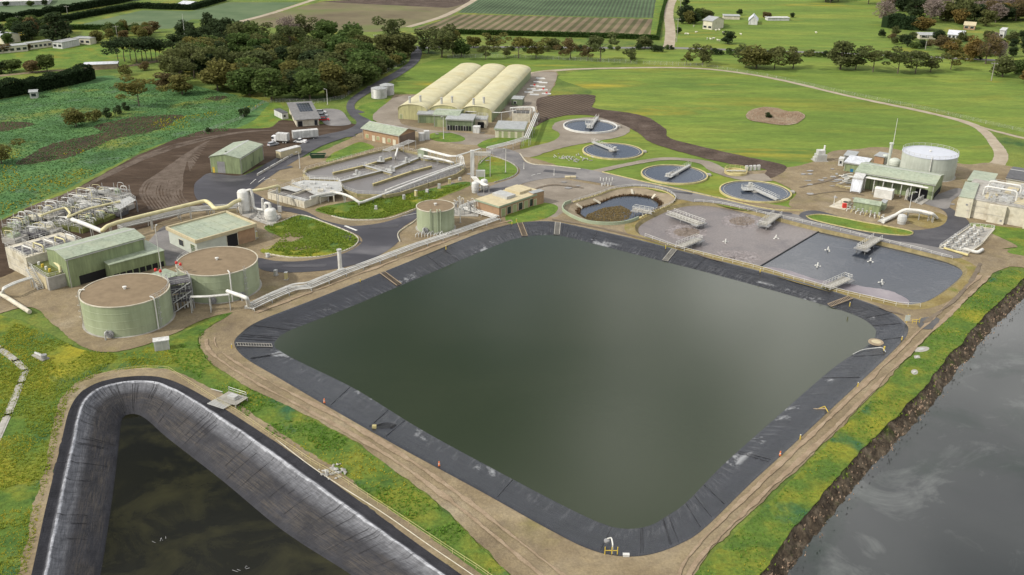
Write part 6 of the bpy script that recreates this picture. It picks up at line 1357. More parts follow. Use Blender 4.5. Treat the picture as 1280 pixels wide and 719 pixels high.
# jersey barriers along the workshop road
for k in range(7):
    u, v = 377 - k * 8, 188.5 + k * 4.6; g = P(u, v); g2 = P(u - 8, v + 4.6); a = math.atan2(g2[1] - g[1], g2[0] - g[0]); L = np.linalg.norm(g2 - g) - .4
    t = thing('road_barrier', f'{ordn(k)} low pale road barrier from the container down the workshop road', 'barrier', g, a, 'barriers along the workshop road')
    MB().add([(0, -.3, 0), (L, -.3, 0), (L, .3, 0), (0, .3, 0), (0, -.12, .85), (L, -.12, .85), (L, .12, .85), (0, .12, .85)], [(3, 2, 1, 0), (4, 5, 6, 7), (0, 1, 5, 4), (1, 2, 6, 5), (2, 3, 7, 6), (3, 0, 4, 7)]).build('block', 'grey_concrete', t); MB().box(.3, -.13, .86, L - .3, .13, .92).build('cap', 'white_paint', t)
# ------------------------------------------------------------------ poles
for (u, v, vt, lab) in ((202.5, 344, 284, 'tall white light pole beside the lean-to and first large tank'), (632, 216, 185.5, 'white light pole on the round lawn by the gantry'), (554.5, 174, 146, 'pale light pole in front of the engine room'),
        (375, 211, 190, 'white light pole at the bend above the settling tank'), (575.4, 279, 248, 'white light pole right of the small green tank'), (1114.5, 192, 148, 'tall white mast behind the exhaust stack'), (409.5, 131, 112, 'pole with crossarm beside the car park'),
        (606, 234, 215, 'thin white pole beside the domed vessels'), (390.5, 140.5, 130, 'dark pole in front of the solar roofed office'), (232.5, 57.5, 17.5, 'tall leaning white pole at the edge of the sports lawn'),
        (654.8, 212, 203, 'short white post at the asphalt fork beside the round lawn'), (692.5, 220, 211, 'short white post on the gravel side of the road'), (1135.5, 268, 240, 'grey pole beside the thick elbow pipe'), (1042, 257, 244, 'thin pole at the left of the concrete slab')):
    pole(u, v, vt, lab, arm=not ('mast' in lab or 'leaning' in lab or 'post' in lab or 'thin' in lab))
def power_pole(u, v, vt, lab):
    g = P(u, v); h = height(u, v, vt); t = thing('power_pole', lab, 'power pole', g, random.uniform(-.4, .4), 'power poles')
    MB().cyl((0, 0, 0), .22, h, 8, .15).build('pole', 'grey_timber', t, smooth=40); MB().box(-1.6, -.1, h - .8, 1.6, .1, h - .6).build('crossarm', 'grey_timber', t)
    for x in (-1.4, 0, 1.4): MB().cyl((x, 0, h - .6), .1, .3, 6).build('insulator', 'white_paint', t)
for (u, v, vt, lab) in ((24, 30, 20, 'power pole at the far left above the school'), (41.7, 34.5, 23, 'second power pole right of the far left one above the school'), (147, 49, 32, 'power pole beside the dark pines above the sports lawn'), (845.7, 52.5, 23, 'power pole beside the straight country road near its junction'), (849.5, 20, 0, 'farther power pole beside the straight country road'),
        (1156.6, 62, 44, 'pale power pole in front of the farm buildings at right'), (1189, 65, 52, 'power pole among the trees right of the pale one'), (1239, 101, 78, 'leaning pale power pole at the far right paddock edge'), (445, 87, 73, 'power pole inside the dense wood beside the entrance road'), (470, 50, 43, 'power pole above the wood near the vineyard'), (85, 21, 7, 'power pole in the hedge between two crop fields')):
    power_pole(u, v, vt, lab)
# ------------------------------------------------------------------ wire fences
def wire_fence(label, px, h=2.1, sp=3.2, every=.5, mt='galvanised', r=.05):
    p = dens(np.c_[W(px), np.zeros(len(px))], sp); t = thing('wire_fence', label, 'fence', p[0])
    mb = MB(); [mb.tube([q, q + [0, 0, h]], r, 4) for q in p]; o = mb.build('posts', mt, t, world=True); o['kind'] = 'stuff'
    mb = MB(); d = dens(p, every)
    for q in d: mb.add([q + [-.012, 0, .05], q + [.012, 0, .05], q + [.012, 0, h], q + [-.012, 0, h]], [(0, 1, 2, 3)])
    for z in np.linspace(.15, h, 6): mb.tube([q + [0, 0, z] for q in p], .014, 3)
    o = mb.build('wire_mesh', mt, t, world=True); o['kind'] = 'stuff'
wire_fence('grey wire mesh fence behind the arched sheds', [(560, 73), (610, 72), (662, 73), (720, 76), (796, 80)]); wire_fence('grey wire mesh fence right of the gap behind the paddock track', [(804, 80.5), (840, 82), (885, 84)])
wire_fence('wire fence following the outside of the paddock track to the right edge', [(885, 84), (960, 96), (1060, 118), (1160, 138), (1220, 152), (1300, 170)], 1.5, 6, 3.0); wire_fence('wire fence between the wood and the entrance road', [(345, 128), (400, 129), (428, 124), (460, 103), (508, 78)], 1.8); wire_fence('wire fence left of the office lawn', [(255, 166), (300, 150), (330, 129), (350, 128)], 1.4, 4, 1.5)
# ------------------------------------------------------------------ around the lagoon and pond
ZF = .12
lag_f = [(118, 476), (150, 467), (178, 463.5), (210, 464), (233, 479), (268, 502), (296, 518), (315, 531), (334, 544.5), (367, 565), (390, 581), (417, 596), (440, 611), (500, 650), (560, 690), (600, 716), (640, 745)]
railing('lagoon_handrail', np.c_[W(lag_f), np.full(len(lag_f), ZF)], 'yellow post and rail barrier along the lined lagoon', 'rim_yellow', 1.1, 2.6, .035)
pp = PZ([(345, 549, .25), (385, 580, .25), (425, 607, .25), (480, 642, .25), (540, 684, .25), (600, 725, .25), (630, 748, .25)])
t = thing('white_main', 'thin pinkish white pipe lying along the lagoon edge', 'pipe', pp[0]); pipe_line(t, spl(pp, 40), .08, 'stained_concrete'); [MB().box(q[0] - .3, q[1] - .15, 0, q[0] + .3, q[1] + .15, .16).build('saddle', 'grey_concrete', t, world=True) for q in spl(pp, 14)]
t = thing('timber_platform', 'weathered platform with rails and stacked grating beside the lagoon', 'platform', P(291, 503), R(-28))
k0 = None
for k in range(12):
    q = MB().box(-2.6 + .44 * k, -1.8, .9, -2.6 + .44 * k + .36, 1.8, 1.0).build('plank', 'grey_timber', t)
for s in ((-1, -1), (1, -1), (1, 1), (-1, 1)): MB().box(s[0] * 2.4 - .1, s[1] * 1.6 - .1, 0, s[0] * 2.4 + .1, s[1] * 1.6 + .1, .89).build('leg', 'grey_timber', t)
mb = MB(); rail(mb, [(-2.5, 1.7, 1), (2.5, 1.7, 1), (2.5, -1.7, 1)], 1.1, 1.2, .05); o = mb.build('handrail', 'galvanised', t); o['kind'] = 'stuff'
for k in range(7): MB().box(-3.6 + .1 * k, -3.4 + .35 * k, .35 + .05 * k, .8 + .1 * k, -3.2 + .35 * k, .5 + .05 * k).build('stair_tread', 'galvanised', t)
MB().box(-.8, -.6, 1.02, 1.2, .7, 1.7).build('equipment', 'galvanised', t); MB().tube([(-7, 1.2, .6), (-3, .4, 1.4)], .09, 6).build('pole', 'galvanised', t)
t = thing('rubble_pile', 'pile of broken pale concrete and debris on the grass strip', 'pile', P(416, 590))
mat('rubble', [(.3, (.2, .19, .17)), (.6, (.36, .35, .32)), (.75, (.45, .44, .42))], .8, 8, .9)
ico = [(0, 0, 1), (.9, 0, .3), (.3, .85, .3), (-.7, .5, .3), (-.7, -.5, .3), (.3, -.85, .3), (0, 0, -.4)]; icf = [(0, 1, 2), (0, 2, 3), (0, 3, 4), (0, 4, 5), (0, 5, 1), (6, 2, 1), (6, 3, 2), (6, 4, 3), (6, 5, 4), (6, 1, 5)]
for k in range(46):
    p = P(random.gauss(416, 8), random.gauss(590, 4.5)); s = random.uniform(.2, .62); c, s_ = math.cos(k), math.sin(k)
    q = MB().add([((x * c - y * s_) * s * random.uniform(.7, 1.3), (x * s_ + y * c) * s * random.uniform(.7, 1.2), z * s * .7) for x, y, z in ico], icf).build('chunk', 'rubble', t); q.location = (p[0] - t.location[0], p[1] - t.location[1], .12 + random.uniform(0, .25))
def bollard(u, v, lab, mt='yellow_paint', h=1.1, r=.12):
    t = thing('marker_post', lab, 'post', P(u, v), 0, 'marker posts around the pond'); MB().cyl((0, 0, 0), r, h, 8).build('post', mt, t, smooth=40); MB().cyl((0, 0, h), r * 1.02, .08, 8).build('cap', 'white_paint', t)
for k, (u, v) in enumerate(((450.5, 353), (557.5, 312), (640, 281), (645.5, 278), (832, 311), (950, 341), (1062, 383), (290, 436), (1127, 426), (1072, 484), (1000, 550))): bollard(u, v, ['yellow post by the pond rack left of the first mat', 'yellow post by the pond rack near the small green tank', 'left yellow post at the pond corner by the control block', 'right yellow post at the pond corner by the control block', 'yellow post at the pond edge below the small basin jetty', 'yellow post at the middle of the pond far edge', 'yellow post at the last mat on the pond far edge', 'yellow post at the left corner of the pond', 'yellow post beside the pipe outlet on the right pond edge', 'lower yellow post on the right pond edge', 'lone yellow post halfway down the right pond edge'][k])
def cone(u, v, lab):
    t = thing('traffic_cone', lab, 'cone', P(u, v), 0, 'orange cones on the pond road'); MB().box(-.3, -.3, 0, .3, .3, .06).build('base', 'orange_plastic', t); MB().cyl((0, 0, .06), .22, 1.0, 10, .08).build('cone', 'orange_plastic', t, smooth=40); MB().cyl((0, 0, .5), .165, .18, 10, .14).build('stripe', 'white_paint', t)
cone(405.6, 504, 'upper orange cone on the near left pond edge'); cone(549, 583, 'lower orange cone on the near left pond edge'); cone(975, 570, 'orange cone on the right pond edge')
# rubber mats / ladders on the liner
def on_liner(u, v): # march along the ray until it meets the liner plane between crest and water
    return P(u, v, -1.1)
nearest = lambda q, ring: int(np.argmin(((ring - np.array(q)[:2]) ** 2).sum(1)))
def mat_strip(u, v, lab, wd=1.6, mt='timber', name='access_mat'):
    i = nearest(P(u, v), pondA); a, b = pondA[i], pondB[i]; d = (b - a); L = np.linalg.norm(d); d /= L; nn_ = np.array([-d[1], d[0]])
    t = thing(name, lab, 'mat', (*a, .2), 0, 'mats on the pond liner'); n = 14
    for s in (-1, 1):
        pts = [(*(a + d * L * f + nn_ * s * wd / 2), .3 + (PW - .19) * f) for f in np.linspace(-.04, .93, 8)]; MB().tube(pts, .12, 5).build('side_rope', mt, t, world=True)
    for k in range(n):
        f = k / n; c = a + d * L * f; z = .3 + (PW - .19) * f; MB().tube([(*(c - nn_ * wd / 2), z), (*(c + nn_ * wd / 2), z)], .07, 4).build('rung', mt, t, world=True)
for (u, v, lab) in ((478, 343, 'brown ladder mat on the liner below the pipe rack'), (650, 280.5, 'brown ladder mat at the pond corner by the control block'), (697, 279.5, 'pale ladder mat on the far corner liner'), (842, 313, 'pale ladder mat on the far liner below the small jetty'), (1062, 373, 'brown ladder mat near the right end of the far liner'), (297, 432, 'grey ladder mat at the left pond corner')): mat_strip(u, v, lab, mt='timber' if 'brown' in lab else 'grey_timber')
# liner seams as welded strips
def seams(ringA, ringB, idx, zt, zw, parent, w_=.16, hgt=.05, prof=None, part=False):
    for i in idx:
        f0, f1 = (random.uniform(.02, .5), random.uniform(.55, .98)) if part else (.02, .98)
        a, b = ringA[i], ringB[i]; d = b - a; L = np.linalg.norm(d); d /= L; nn_ = np.array([-d[1], d[0]]); fs = np.linspace(f0, f1, 12)
        mb = MB(); pts = []
        for f in fs:
            c = a + (b - a) * f; z = zt + .19 + (zw - zt - .19) * f + (prof(f) if prof else 0) + hgt
            pts.append((*c, z))
        mb.tube(pts, w_, 4); mb.build('seam', 'black_rubber', parent)
seams(pondA, pondB, sorted(random.sample(range(len(pondA)), 34)), 0, PW, pond_liner, .045, .03)
lp = lambda t: .55 * math.exp(-((t - .22) / .05) ** 2) + .5 * math.sin(math.pi * t)
vis = [i for i in range(len(lagA)) if -60 < proj([*lagA[i], 0])[0] < 700 and proj([*lagA[i], 0])[1] < 800]
seams(lagA, lagB, sorted(random.sample(vis, 60)), 0, -4.5, lag_liner, .045, .03, lp, True)
# pump frame at the near pond corner
t = thing('pump_station', 'yellow pump frame with hoses at the nearest pond corner', 'frame', P(763, 694))
for x in (-.9, .2, 1.1): MB().tube([(x, 0, 0), (x, 0, 1.6)], .08, 5).build('post', 'yellow_paint', t)
MB().tube([(-.9, 0, .9), (1.1, 0, .9)], .07, 5).build('rail', 'yellow_paint', t); MB().tube(bend([(.3, .1, .2), (.3, .2, 2.0), (.2, 1.6, 2.2), (-.3, 3.4, .5)]), .12, 6).build('hose', 'white_paint', t, smooth=40); MB().rev((-.4, 2.6, .5), [(.05, 0), (.45, .1), (.45, .4), (.05, .5)], 12).build('float', 'steel_grey', t)
t = thing('white_box', 'small white box beside the pump frame at the pond corner', 'box', P(782.5, 696)); MB().box(-.5, -.25, 0, .5, .25, .5).build('body', 'white_paint', t); MB().box(-.53, -.28, .5, .53, .28, .56).build('lid', 'white_paint', t)
t = thing('hose_bundle', 'dark hoses and fittings spilling over the near left liner', 'hoses', P(468, 535)); [MB().tube(spl([(0, 0, .4), (1.2, .6 + .3 * k, .1), (2.6, 1.0 + .4 * k, -.2), (4, 1.0 + .5 * k, -.8)], 10), .07, 5).build('hose', 'black_rubber', t) for k in range(4)]; MB().box(-.4, -.4, 0, .4, .3, .6).build('fitting', 'rim_yellow', t)
t = thing('hose_bundle', 'grey pipe outlet with a white hose on the right liner', 'hoses', P(1105, 438)); MB().tube(bend([P(1107, 440, .4), P(1103, 434, .2), P(1078, 437, -1.0), P(1066, 443, -1.45)]), .1, 6).build('hose', 'galvanised', t, smooth=40, world=True); MB().cyl((0, 0, 0), .2, 1.0, 8).build('post', 'yellow_paint', t)
t = thing('sand_bag_mat', 'tan oval mat resting on the right end liner', 'mat', P(1095, 428, -.7)); MB().rev((0, 0, 0), [(1.8, 0), (1.7, .18), (.01, .24)], 20).build('mat', 'timber', t); MB().rev((0, 0, .2), [(1.1, 0), (.01, .1)], 16).build('sand', 'tan_roof', t)
t = thing('hose_bundle', 'brown timber and hose lying across the right liner', 'hoses', P(1030, 512)); MB().tube([P(1033, 511, .3), P(1006, 512, -1.1)], .16, 5).build('hose', 'timber', t, world=True); MB().tube([P(1035, 515, .9), P(1031, 508, .3), P(1018, 513, -.5)], .1, 5).build('rail', 'yellow_paint', t, world=True)
# gate, sign and slabs at the road corner
t = thing('yellow_gate', 'yellow guard frame with a pale sign board at the pond road corner', 'gate', P(1134, 404)); MB().tube([(-.2, -.1, 0), (-.2, -.1, 2.4)], .07, 5).build('post', 'yellow_paint', t); MB().box(-.8, -.2, .7, .4, -.14, 2.2).build('sign_board', 'tank_pale', t); mb = MB(); rail(mb, [(1, -.4, 0), (2.6, -.6, 0), (3.2, .6, 0)], 1.2, .8, .06); o = mb.build('guard_rail', 'yellow_paint', t); o['kind'] = 'stuff'
for k, (u, v, sx_, sy_, lab) in enumerate(((1152, 437.5, 2.2, 1.1, 'large oval concrete slab on the embankment grass'), (1146, 447, 1.2, .8, 'small square concrete lid near the embankment road'), (1143, 466, 1.3, .7, 'tan concrete lid lower on the embankment grass'), (1162, 400, 1.4, .6, 'pale wet slab in the dark stain on the pond road'))):
    t = thing('manhole_cover', lab, 'slab', P(u, v), .5 + .3 * k, 'concrete lids by the pond road'); MB().rev((0, 0, 0), [(1.0, 0), (1.0, .2), (.01, .22)], 16 if k != 1 else 4).build('slab', 'grey_concrete', t); MB().rev((0, 0, .2), [(.4, 0), (.4, .06), (.01, .06)], 12).build('hatch', 'galvanised', t); t.scale = (sx_, sy_, 1)
# valves cluster on the gravel, pallets
t = thing('pallet_stack', 'pale stack of pallets on the gravel yard', 'pallets', P(713, 223), .1)
for k in range(4):
    for j in range(2): MB().box(-1.9 + 2.0 * j, -.8, .2 * k, -.1 + 2.0 * j, .8, .2 * k + .16).build('pallet', 'tan_roof', t)
for k in range(9):
    u, v = 750.5 + (k % 5) * 3.7 + (k // 5) * 2, 226.5 + (k // 5) * 6 + (k % 2) * .8; t = thing('bollard', f'{ordn(k % 5)} white bollard from the left in the {"back" if k < 5 else "front"} row on the gravel', 'bollard', P(u, v), 0, 'white bollards on the gravel'); MB().cyl((0, 0, 0), .16, 1.3, 8).build('post', 'white_paint', t, smooth=40); MB().cyl((0, 0, 0), .3, .1, 8).build('base', 'grey_concrete', t)
t = thing('pipe_pile', 'loose heap of grey fittings on the lawn beside the second clarifier', 'pile', P(716, 199))
for k in range(40):
    p = (random.gauss(0, 3.0), random.gauss(0, 2.5)); a = random.uniform(0, 3); l = random.uniform(.3, .9); MB().tube([(p[0] - l * math.cos(a), p[1] - l * math.sin(a), .15), (p[0] + l * math.cos(a), p[1] + l * math.sin(a), random.uniform(.2, .7))], random.uniform(.1, .2), 5).build('fitting', random.choice(['galvanised', 'grey_concrete', 'steel_grey']), t)
# stacked materials beside the right shed
k = 0
for (u, v) in ((676, 99), (672, 103), (679, 104), (668, 108), (676, 109), (664, 112), (671, 114), (679, 113), (661, 116), (668, 119), (675, 98.5), (683, 118)):
    t = thing('pipe_stack', f'{ordn(k)} bundle of white pipes from the back in the material yard', 'pipes', P(u, v), random.uniform(-.2, .2), 'pipe bundles in the material yard'); k += 1
    for j in range(5):
        a = random.uniform(-.1, .1); y = -1.0 + .5 * j; MB().tube([(-2.2, y + a, .25), (2.2, y - a, .25)], .2, 6).build('pipe', random.choice(['white_paint', 'white_paint', 'galvanised', 'car_silver']), t)
    MB().box(-1.5, -1.3, 0, -1.3, 1.3, .12).build('bearer', 'timber', t)
    if k % 4 == 0: MB().box(-.4, -.3, .5, .5, .4, 1.1).build('marker_box', 'red_paint', t)
# pipes and wreck in the lagoon
for k, (u, v) in enumerate(((202, 674), (306, 710))):
    t = thing('sunken_frame', ['broken pale frame poking out of the dark lagoon water', 'second broken frame in the lagoon at the bottom edge'][k], 'frame', P(u, v, -4.5), .6)
    for j in range(5): MB().tube([(-1 + .4 * j, random.uniform(-.8, .8), -.1), (-1.2 + .5 * j + random.uniform(-.9, .9), random.uniform(-.6, .6), random.uniform(.02, .2))], .05, 5).build('bar', 'steel_grey', t)
# painted road marks
mk = MB()
def dash(u0, v0, u1, v1, wd=.22):
    a, b = P(u0, v0)[:2], P(u1, v1)[:2]; t = thing('road_marking', DASH.pop(0), 'marking', (*a, ZK[0] + .012)); MB().obox(a, b, wd, ZK[0] + .012, ZK[0] + .016).build('paint', 'white_paint', t, world=True)
DASH = ['left white line on the workshop road', 'right white line on the workshop road', 'lower white dash by the workshop road bend', 'white dash at the workshop road bend', 'white line beside the small green tank', 'first white dash on the asphalt fork', 'second white dash on the asphalt fork', 'white arrow patch on the new asphalt junction']
dash(313, 231, 320, 225); dash(323, 229, 331, 223); dash(330, 226, 338, 224); dash(340, 226, 345, 226); dash(503, 271.5, 520, 268); dash(664, 220.5, 669, 219); dash(671, 218.8, 676, 217.6); dash(431, 283.5, 446, 289.5, .8)
# kerbs
def kerb(px, lab, mt='stained_concrete', w_=.3):
    p = spl(W(px), len(px) * 6); t = thing('kerb', lab, 'kerb', (*p[0], 0)); mb = MB(); wall_run(mb, p, w_, 0, ZK[0] + .13); mb.build('kerb', mt, t, world=True)
kerb([(331, 284), (352, 278), (376, 270), (408, 280), (440, 293), (448, 301), (441, 310), (420, 318), (400, 322), (365, 323), (332, 318)], 'pale kerb around the weedy island lawn'); kerb([(650, 193), (662, 205), (690, 208), (725, 212)], 'pale kerb on the far side of the asphalt fork'); kerb([(753, 216), (800, 227), (850, 238), (905, 250), (960, 262), (1003, 264)], 'long pale kerb between clarifier lawns and road', 'rim_yellow')
kerb([(415, 271), (440, 276), (480, 275), (505, 268), (522, 261)], 'pale kerb below the weedy strip by the ditch'); kerb([(1008, 271), (1030, 269.5), (1080, 279), (1130, 288), (1141, 292), (1130, 295.5), (1080, 290), (1020, 277), (1008, 271)], 'pale kerb around the long island lawn', 'rim_yellow'); kerb([(500, 303), (498, 292), (515, 280), (523, 273)], 'curved kerb below the small green tank'); kerb([(600, 205), (613, 196), (636, 203), (647, 212), (642, 221), (618, 229)], 'dark kerb around the round lawn', 'grey_concrete')

# pipe forest behind the small green tank and yard cabinets
t = thing('pipe_cluster', 'dense cluster of upright grey pipes behind the small green tank', 'pipes', P(578, 266)); rq = random.Random(8)
for k in range(34):
    x, y, h = rq.uniform(-4.5, 4.5), rq.uniform(-3.5, 3.5), rq.uniform(1.8, 4.4); MB().tube(bend([(x, y, 0), (x, y, h), (x + rq.choice((-.7, .7)), y + .3, h), (x + rq.choice((-.9, .9)), y + .3, h * .5)]), rq.uniform(.07, .13), 6).build('pipe', rq.choice(['galvanised', 'galvanised', 'steel_grey', 'white_paint']), t, smooth=40)
MB().box(-5.2, -4, 0, 5.2, 4, .3).build('slab', 'grey_concrete', t)
t = thing('pipe_cluster', 'low tangle of white pipes between the small green tank and the rack', 'pipes', P(541, 296))
for k in range(12): x = -5 + k * .9; MB().tube(bend([(x, -.8, 0), (x, -.8, .9 + .3 * (k % 3)), (x + .6, 1.2, .9 + .3 * (k % 3)), (x + .6, 1.2, 0)]), .12, 6).build('pipe', ('white_paint', 'galvanised')[k % 2], t, smooth=40)
spots2 = [(505, 250), (520, 246), (534, 241), (549, 236), (562, 231), (575, 226), (596, 232), (470, 262), (335, 322), (345, 345), (358, 350), (262, 318), (300, 300), (320, 298)]
for k, (u, v) in enumerate(sorted(spots2)):
    t = thing('yard_cabinet', f'{ordn(k)} small pale cabinet from the left in the tank yard', 'cabinet', P(u, v), .3 * k, 'small cabinets in the tank yard'); h = .8 + .5 * (k % 3)
    MB().box(-.45, -.35, .35, .45, .35, .35 + h).build('body', ('white_panel', 'galvanised', 'rim_yellow')[k % 3], t); MB().box(-.6, -.5, 0, .6, .5, .34).build('plinth', 'grey_concrete', t); MB().box(-.5, -.4, .35 + h, .5, .4, .42 + h).build('lid', 'galvanised', t)
# ------------------------------------------------------------------ vegetation
def leaf_mat(name, c, var=.35, rough=.75, tint=None):
    mt, t, b = new_mat(name)
    g = t.nodes.new('ShaderNodeNewGeometry').outputs['Random Per Island']; oi = t.nodes.new('ShaderNodeObjectInfo').outputs['Random']
    tint = tint or (c[0] * 1.5, c[1] * 1.1, c[2] * .8)
    col = ramp(t, g, [(0, tuple(x * (1 - var) for x in c)), (.6, c), (1, tuple(x * (1 + var) for x in c))])
    col = mixc(t, mathn(t, 'MULTIPLY', oi, .7), col, mixc(t, 1, col, tuple(min(3, tint[i] / c[i]) for i in range(3)), 'MULTIPLY'))
    t.links.new(col, b.inputs['Base Color']); b.inputs['Roughness'].default_value = rough; b.inputs['Specular IOR Level'].default_value = .1
    tr = t.nodes.new('ShaderNodeBsdfTranslucent'); t.links.new(col, tr.inputs[0]); ms = t.nodes.new('ShaderNodeMixShader'); ms.inputs[0].default_value = .42
    t.links.new(b.outputs[0], ms.inputs[1]); t.links.new(tr.outputs[0], ms.inputs[2]); t.links.new(ms.outputs[0], t.nodes['Material Output'].inputs[0])
leaf_mat('leaf_gum', (.10, .122, .046), tint=(.15, .15, .05)); leaf_mat('leaf_green', (.075, .125, .034), tint=(.12, .15, .045)); leaf_mat('leaf_dark', (.04, .062, .027), tint=(.055, .078, .03)); leaf_mat('leaf_olive', (.145, .145, .045), tint=(.19, .165, .045))
leaf_mat('leaf_brown', (.145, .118, .055), tint=(.18, .13, .055)); leaf_mat('leaf_bare', (.27, .22, .195), .25, tint=(.27, .21, .17)); leaf_mat('leaf_yellow', (.19, .15, .045), tint=(.22, .15, .05)); leaf_mat('hedge_leaf', (.026, .045, .018), tint=(.03, .055, .02)); leaf_mat('hedge_bright', (.045, .085, .02), tint=(.05, .09, .02))
mat('bark', [(.3, (.07, .055, .04)), (.7, (.16, .13, .10))], 1.5, 6, .9, obj=True)
def leaves(centres, size, rnd, up=.3, stretch=1.0):
    """one quad per centre, random orientation"""
    n = len(centres); a = rnd.normal(size=(n, 3)); a[:, 2] *= .7; a /= np.linalg.norm(a, axis=1)[:, None]
    b = rnd.normal(size=(n, 3)); b -= a * (a * b).sum(1)[:, None]; b /= np.linalg.norm(b, axis=1)[:, None]
    s = size * rnd.uniform(.6, 1.4, (n, 1)); c = np.asarray(centres)
    v = np.stack([c - a * s - b * s * .55, c + a * s - b * s * .55, c + a * s * .7 + b * s * .6, c - a * s * .7 + b * s * .6], 1).reshape(-1, 3)
    f = np.arange(4 * n).reshape(-1, 4); return v, f
def mesh_np(name, v, f, mt):
    me = bpy.data.meshes.new(name); me.from_pydata(v.tolist(), [], f.tolist()); me.materials.append(MATS[mt]); return me
def crown(kind, seed, n=1100):
    rnd = np.random.default_rng(seed); cs = []
    if kind == 'gum':
        k = 13; cc = np.stack([rnd.normal(0, .19, k), rnd.normal(0, .19, k), rnd.uniform(.32, .92, k)], 1); rr = rnd.uniform(.10, .19, k)
    elif kind == 'round':
        k = 18; d = rnd.normal(size=(k, 3)); d /= np.linalg.norm(d, axis=1)[:, None]; cc = d * [.27, .27, .34] * rnd.uniform(.5, 1, (k, 1)) + [0, 0, .5]; rr = rnd.uniform(.13, .22, k)
    elif kind == 'shrub':
        k = 14; d = rnd.normal(size=(k, 3)); d /= np.linalg.norm(d, axis=1)[:, None]; cc = d * [.4, .4, .28] + [0, 0, .45]; cc[:, 2] = np.abs(cc[:, 2]); rr = rnd.uniform(.15, .28, k)
    elif kind == 'pine':
        k = 20; z = rnd.uniform(.12, .93, k); a = rnd.uniform(0, 6.28, k); q = .3 * (1 - z) ** .5 * rnd.uniform(.4, 1.1, k); cc = np.stack([q * np.cos(a), q * np.sin(a), z], 1); rr = .07 + .13 * (1 - z) + rnd.uniform(0, .04, k)
    elif kind == 'stone':
        k = 14; cc = np.stack([rnd.normal(0, .2, k), rnd.normal(0, .2, k), rnd.uniform(.6, .92, k)], 1); rr = rnd.uniform(.09, .16, k)
    elif kind == 'bare':
        k = 16; d = rnd.normal(size=(k, 3)); d /= np.linalg.norm(d, axis=1)[:, None]; cc = d * [.22, .22, .28] + [0, 0, .6]; rr = rnd.uniform(.12, .2, k)
    w_ = rr ** 2 / (rr ** 2).sum(); idx = rnd.choice(len(cc), n, p=w_)
    d = rnd.normal(size=(n, 3)); d /= np.linalg.norm(d, axis=1)[:, None]; rad = rnd.uniform(.35, 1.0, (n, 1)) ** .5
    p = cc[idx] + d * rr[idx][:, None] * rad * [1.1, 1.1, .85]; p[:, 2] = np.clip(p[:, 2], .04, None)
    size = {'gum': .026, 'round': .032, 'shrub': .05, 'pine': .03, 'stone': .028, 'bare': .02}[kind]
    v, f = leaves(p, size, rnd); return v, f, cc, rr
def trunk_mesh(kind, cc, seed):
    mb = MB(); rnd = random.Random(seed); top = .75 if kind != 'shrub' else .35; r0 = {'gum': .022, 'stone': .022, 'bare': .025}.get(kind, .028)
    pts = [(0, 0, -.02)] + [(rnd.uniform(-.02, .02), rnd.uniform(-.02, .02), top * f) for f in (.3, .6, 1)]
    mb.tube(pts, r0, 7, taper=r0 * .3)
    for c in list(cc)[:9]:
        z = max(.12, min(c[2] - .12, top * .8)); mb.tube([(0, 0, z * .8), (c[0] * .5, c[1] * .5, (z * .8 + c[2]) / 2), tuple(c)], r0 * .5, 5, taper=r0 * .12)
    if kind == 'bare':
        for c in cc:
            for j in range(5): mb.tube([tuple(c), (c[0] + rnd.uniform(-.15, .15), c[1] + rnd.uniform(-.15, .15), c[2] + rnd.uniform(0, .2))], .004, 3)
    return mb
PROTO = {}
def proto_tree(kind, leaf, var):
    key = (kind, leaf, var)
    if key not in PROTO:
        v, f, cc, rr = crown(kind, hash(kind) % 1000 * 0 + var * 17 + len(kind) * 101, {'gum': 1600, 'round': 2300, 'shrub': 900, 'pine': 1700, 'stone': 1200, 'bare': 1600}[kind])
        me = mesh_np('crown', v, f, leaf)
        mb = trunk_mesh(kind, cc, var); tm = bpy.data.meshes.new('trunk'); tm.from_pydata(mb.v, [], mb.f); tm.materials.append(MATS['bark'])
        PROTO[key] = (me, tm)
    return PROTO[key]
def tree(u, v, h, kind, leaf, label, wide=1.0, var=None, group=None, name='tree', cat='tree', world=None):
    g = np.array([world[0], world[1], 0]) if world is not None else P(u, v)
    me, tm = proto_tree(kind, leaf, random.randrange(4) if var is None else var)
    t = thing(name, label, cat, g, random.uniform(0, 6.28), group); s = h
    c = bpy.data.objects.new('crown', me); scene.collection.objects.link(c); c.parent = t; c.scale = (s * wide, s * wide, s)
    k = bpy.data.objects.new('trunk', tm); scene.collection.objects.link(k); k.parent = t; k.scale = (s * wide ** .5, s * wide ** .5, s)
    return t
def hpx(u, v, vt): return height(u, v, vt)
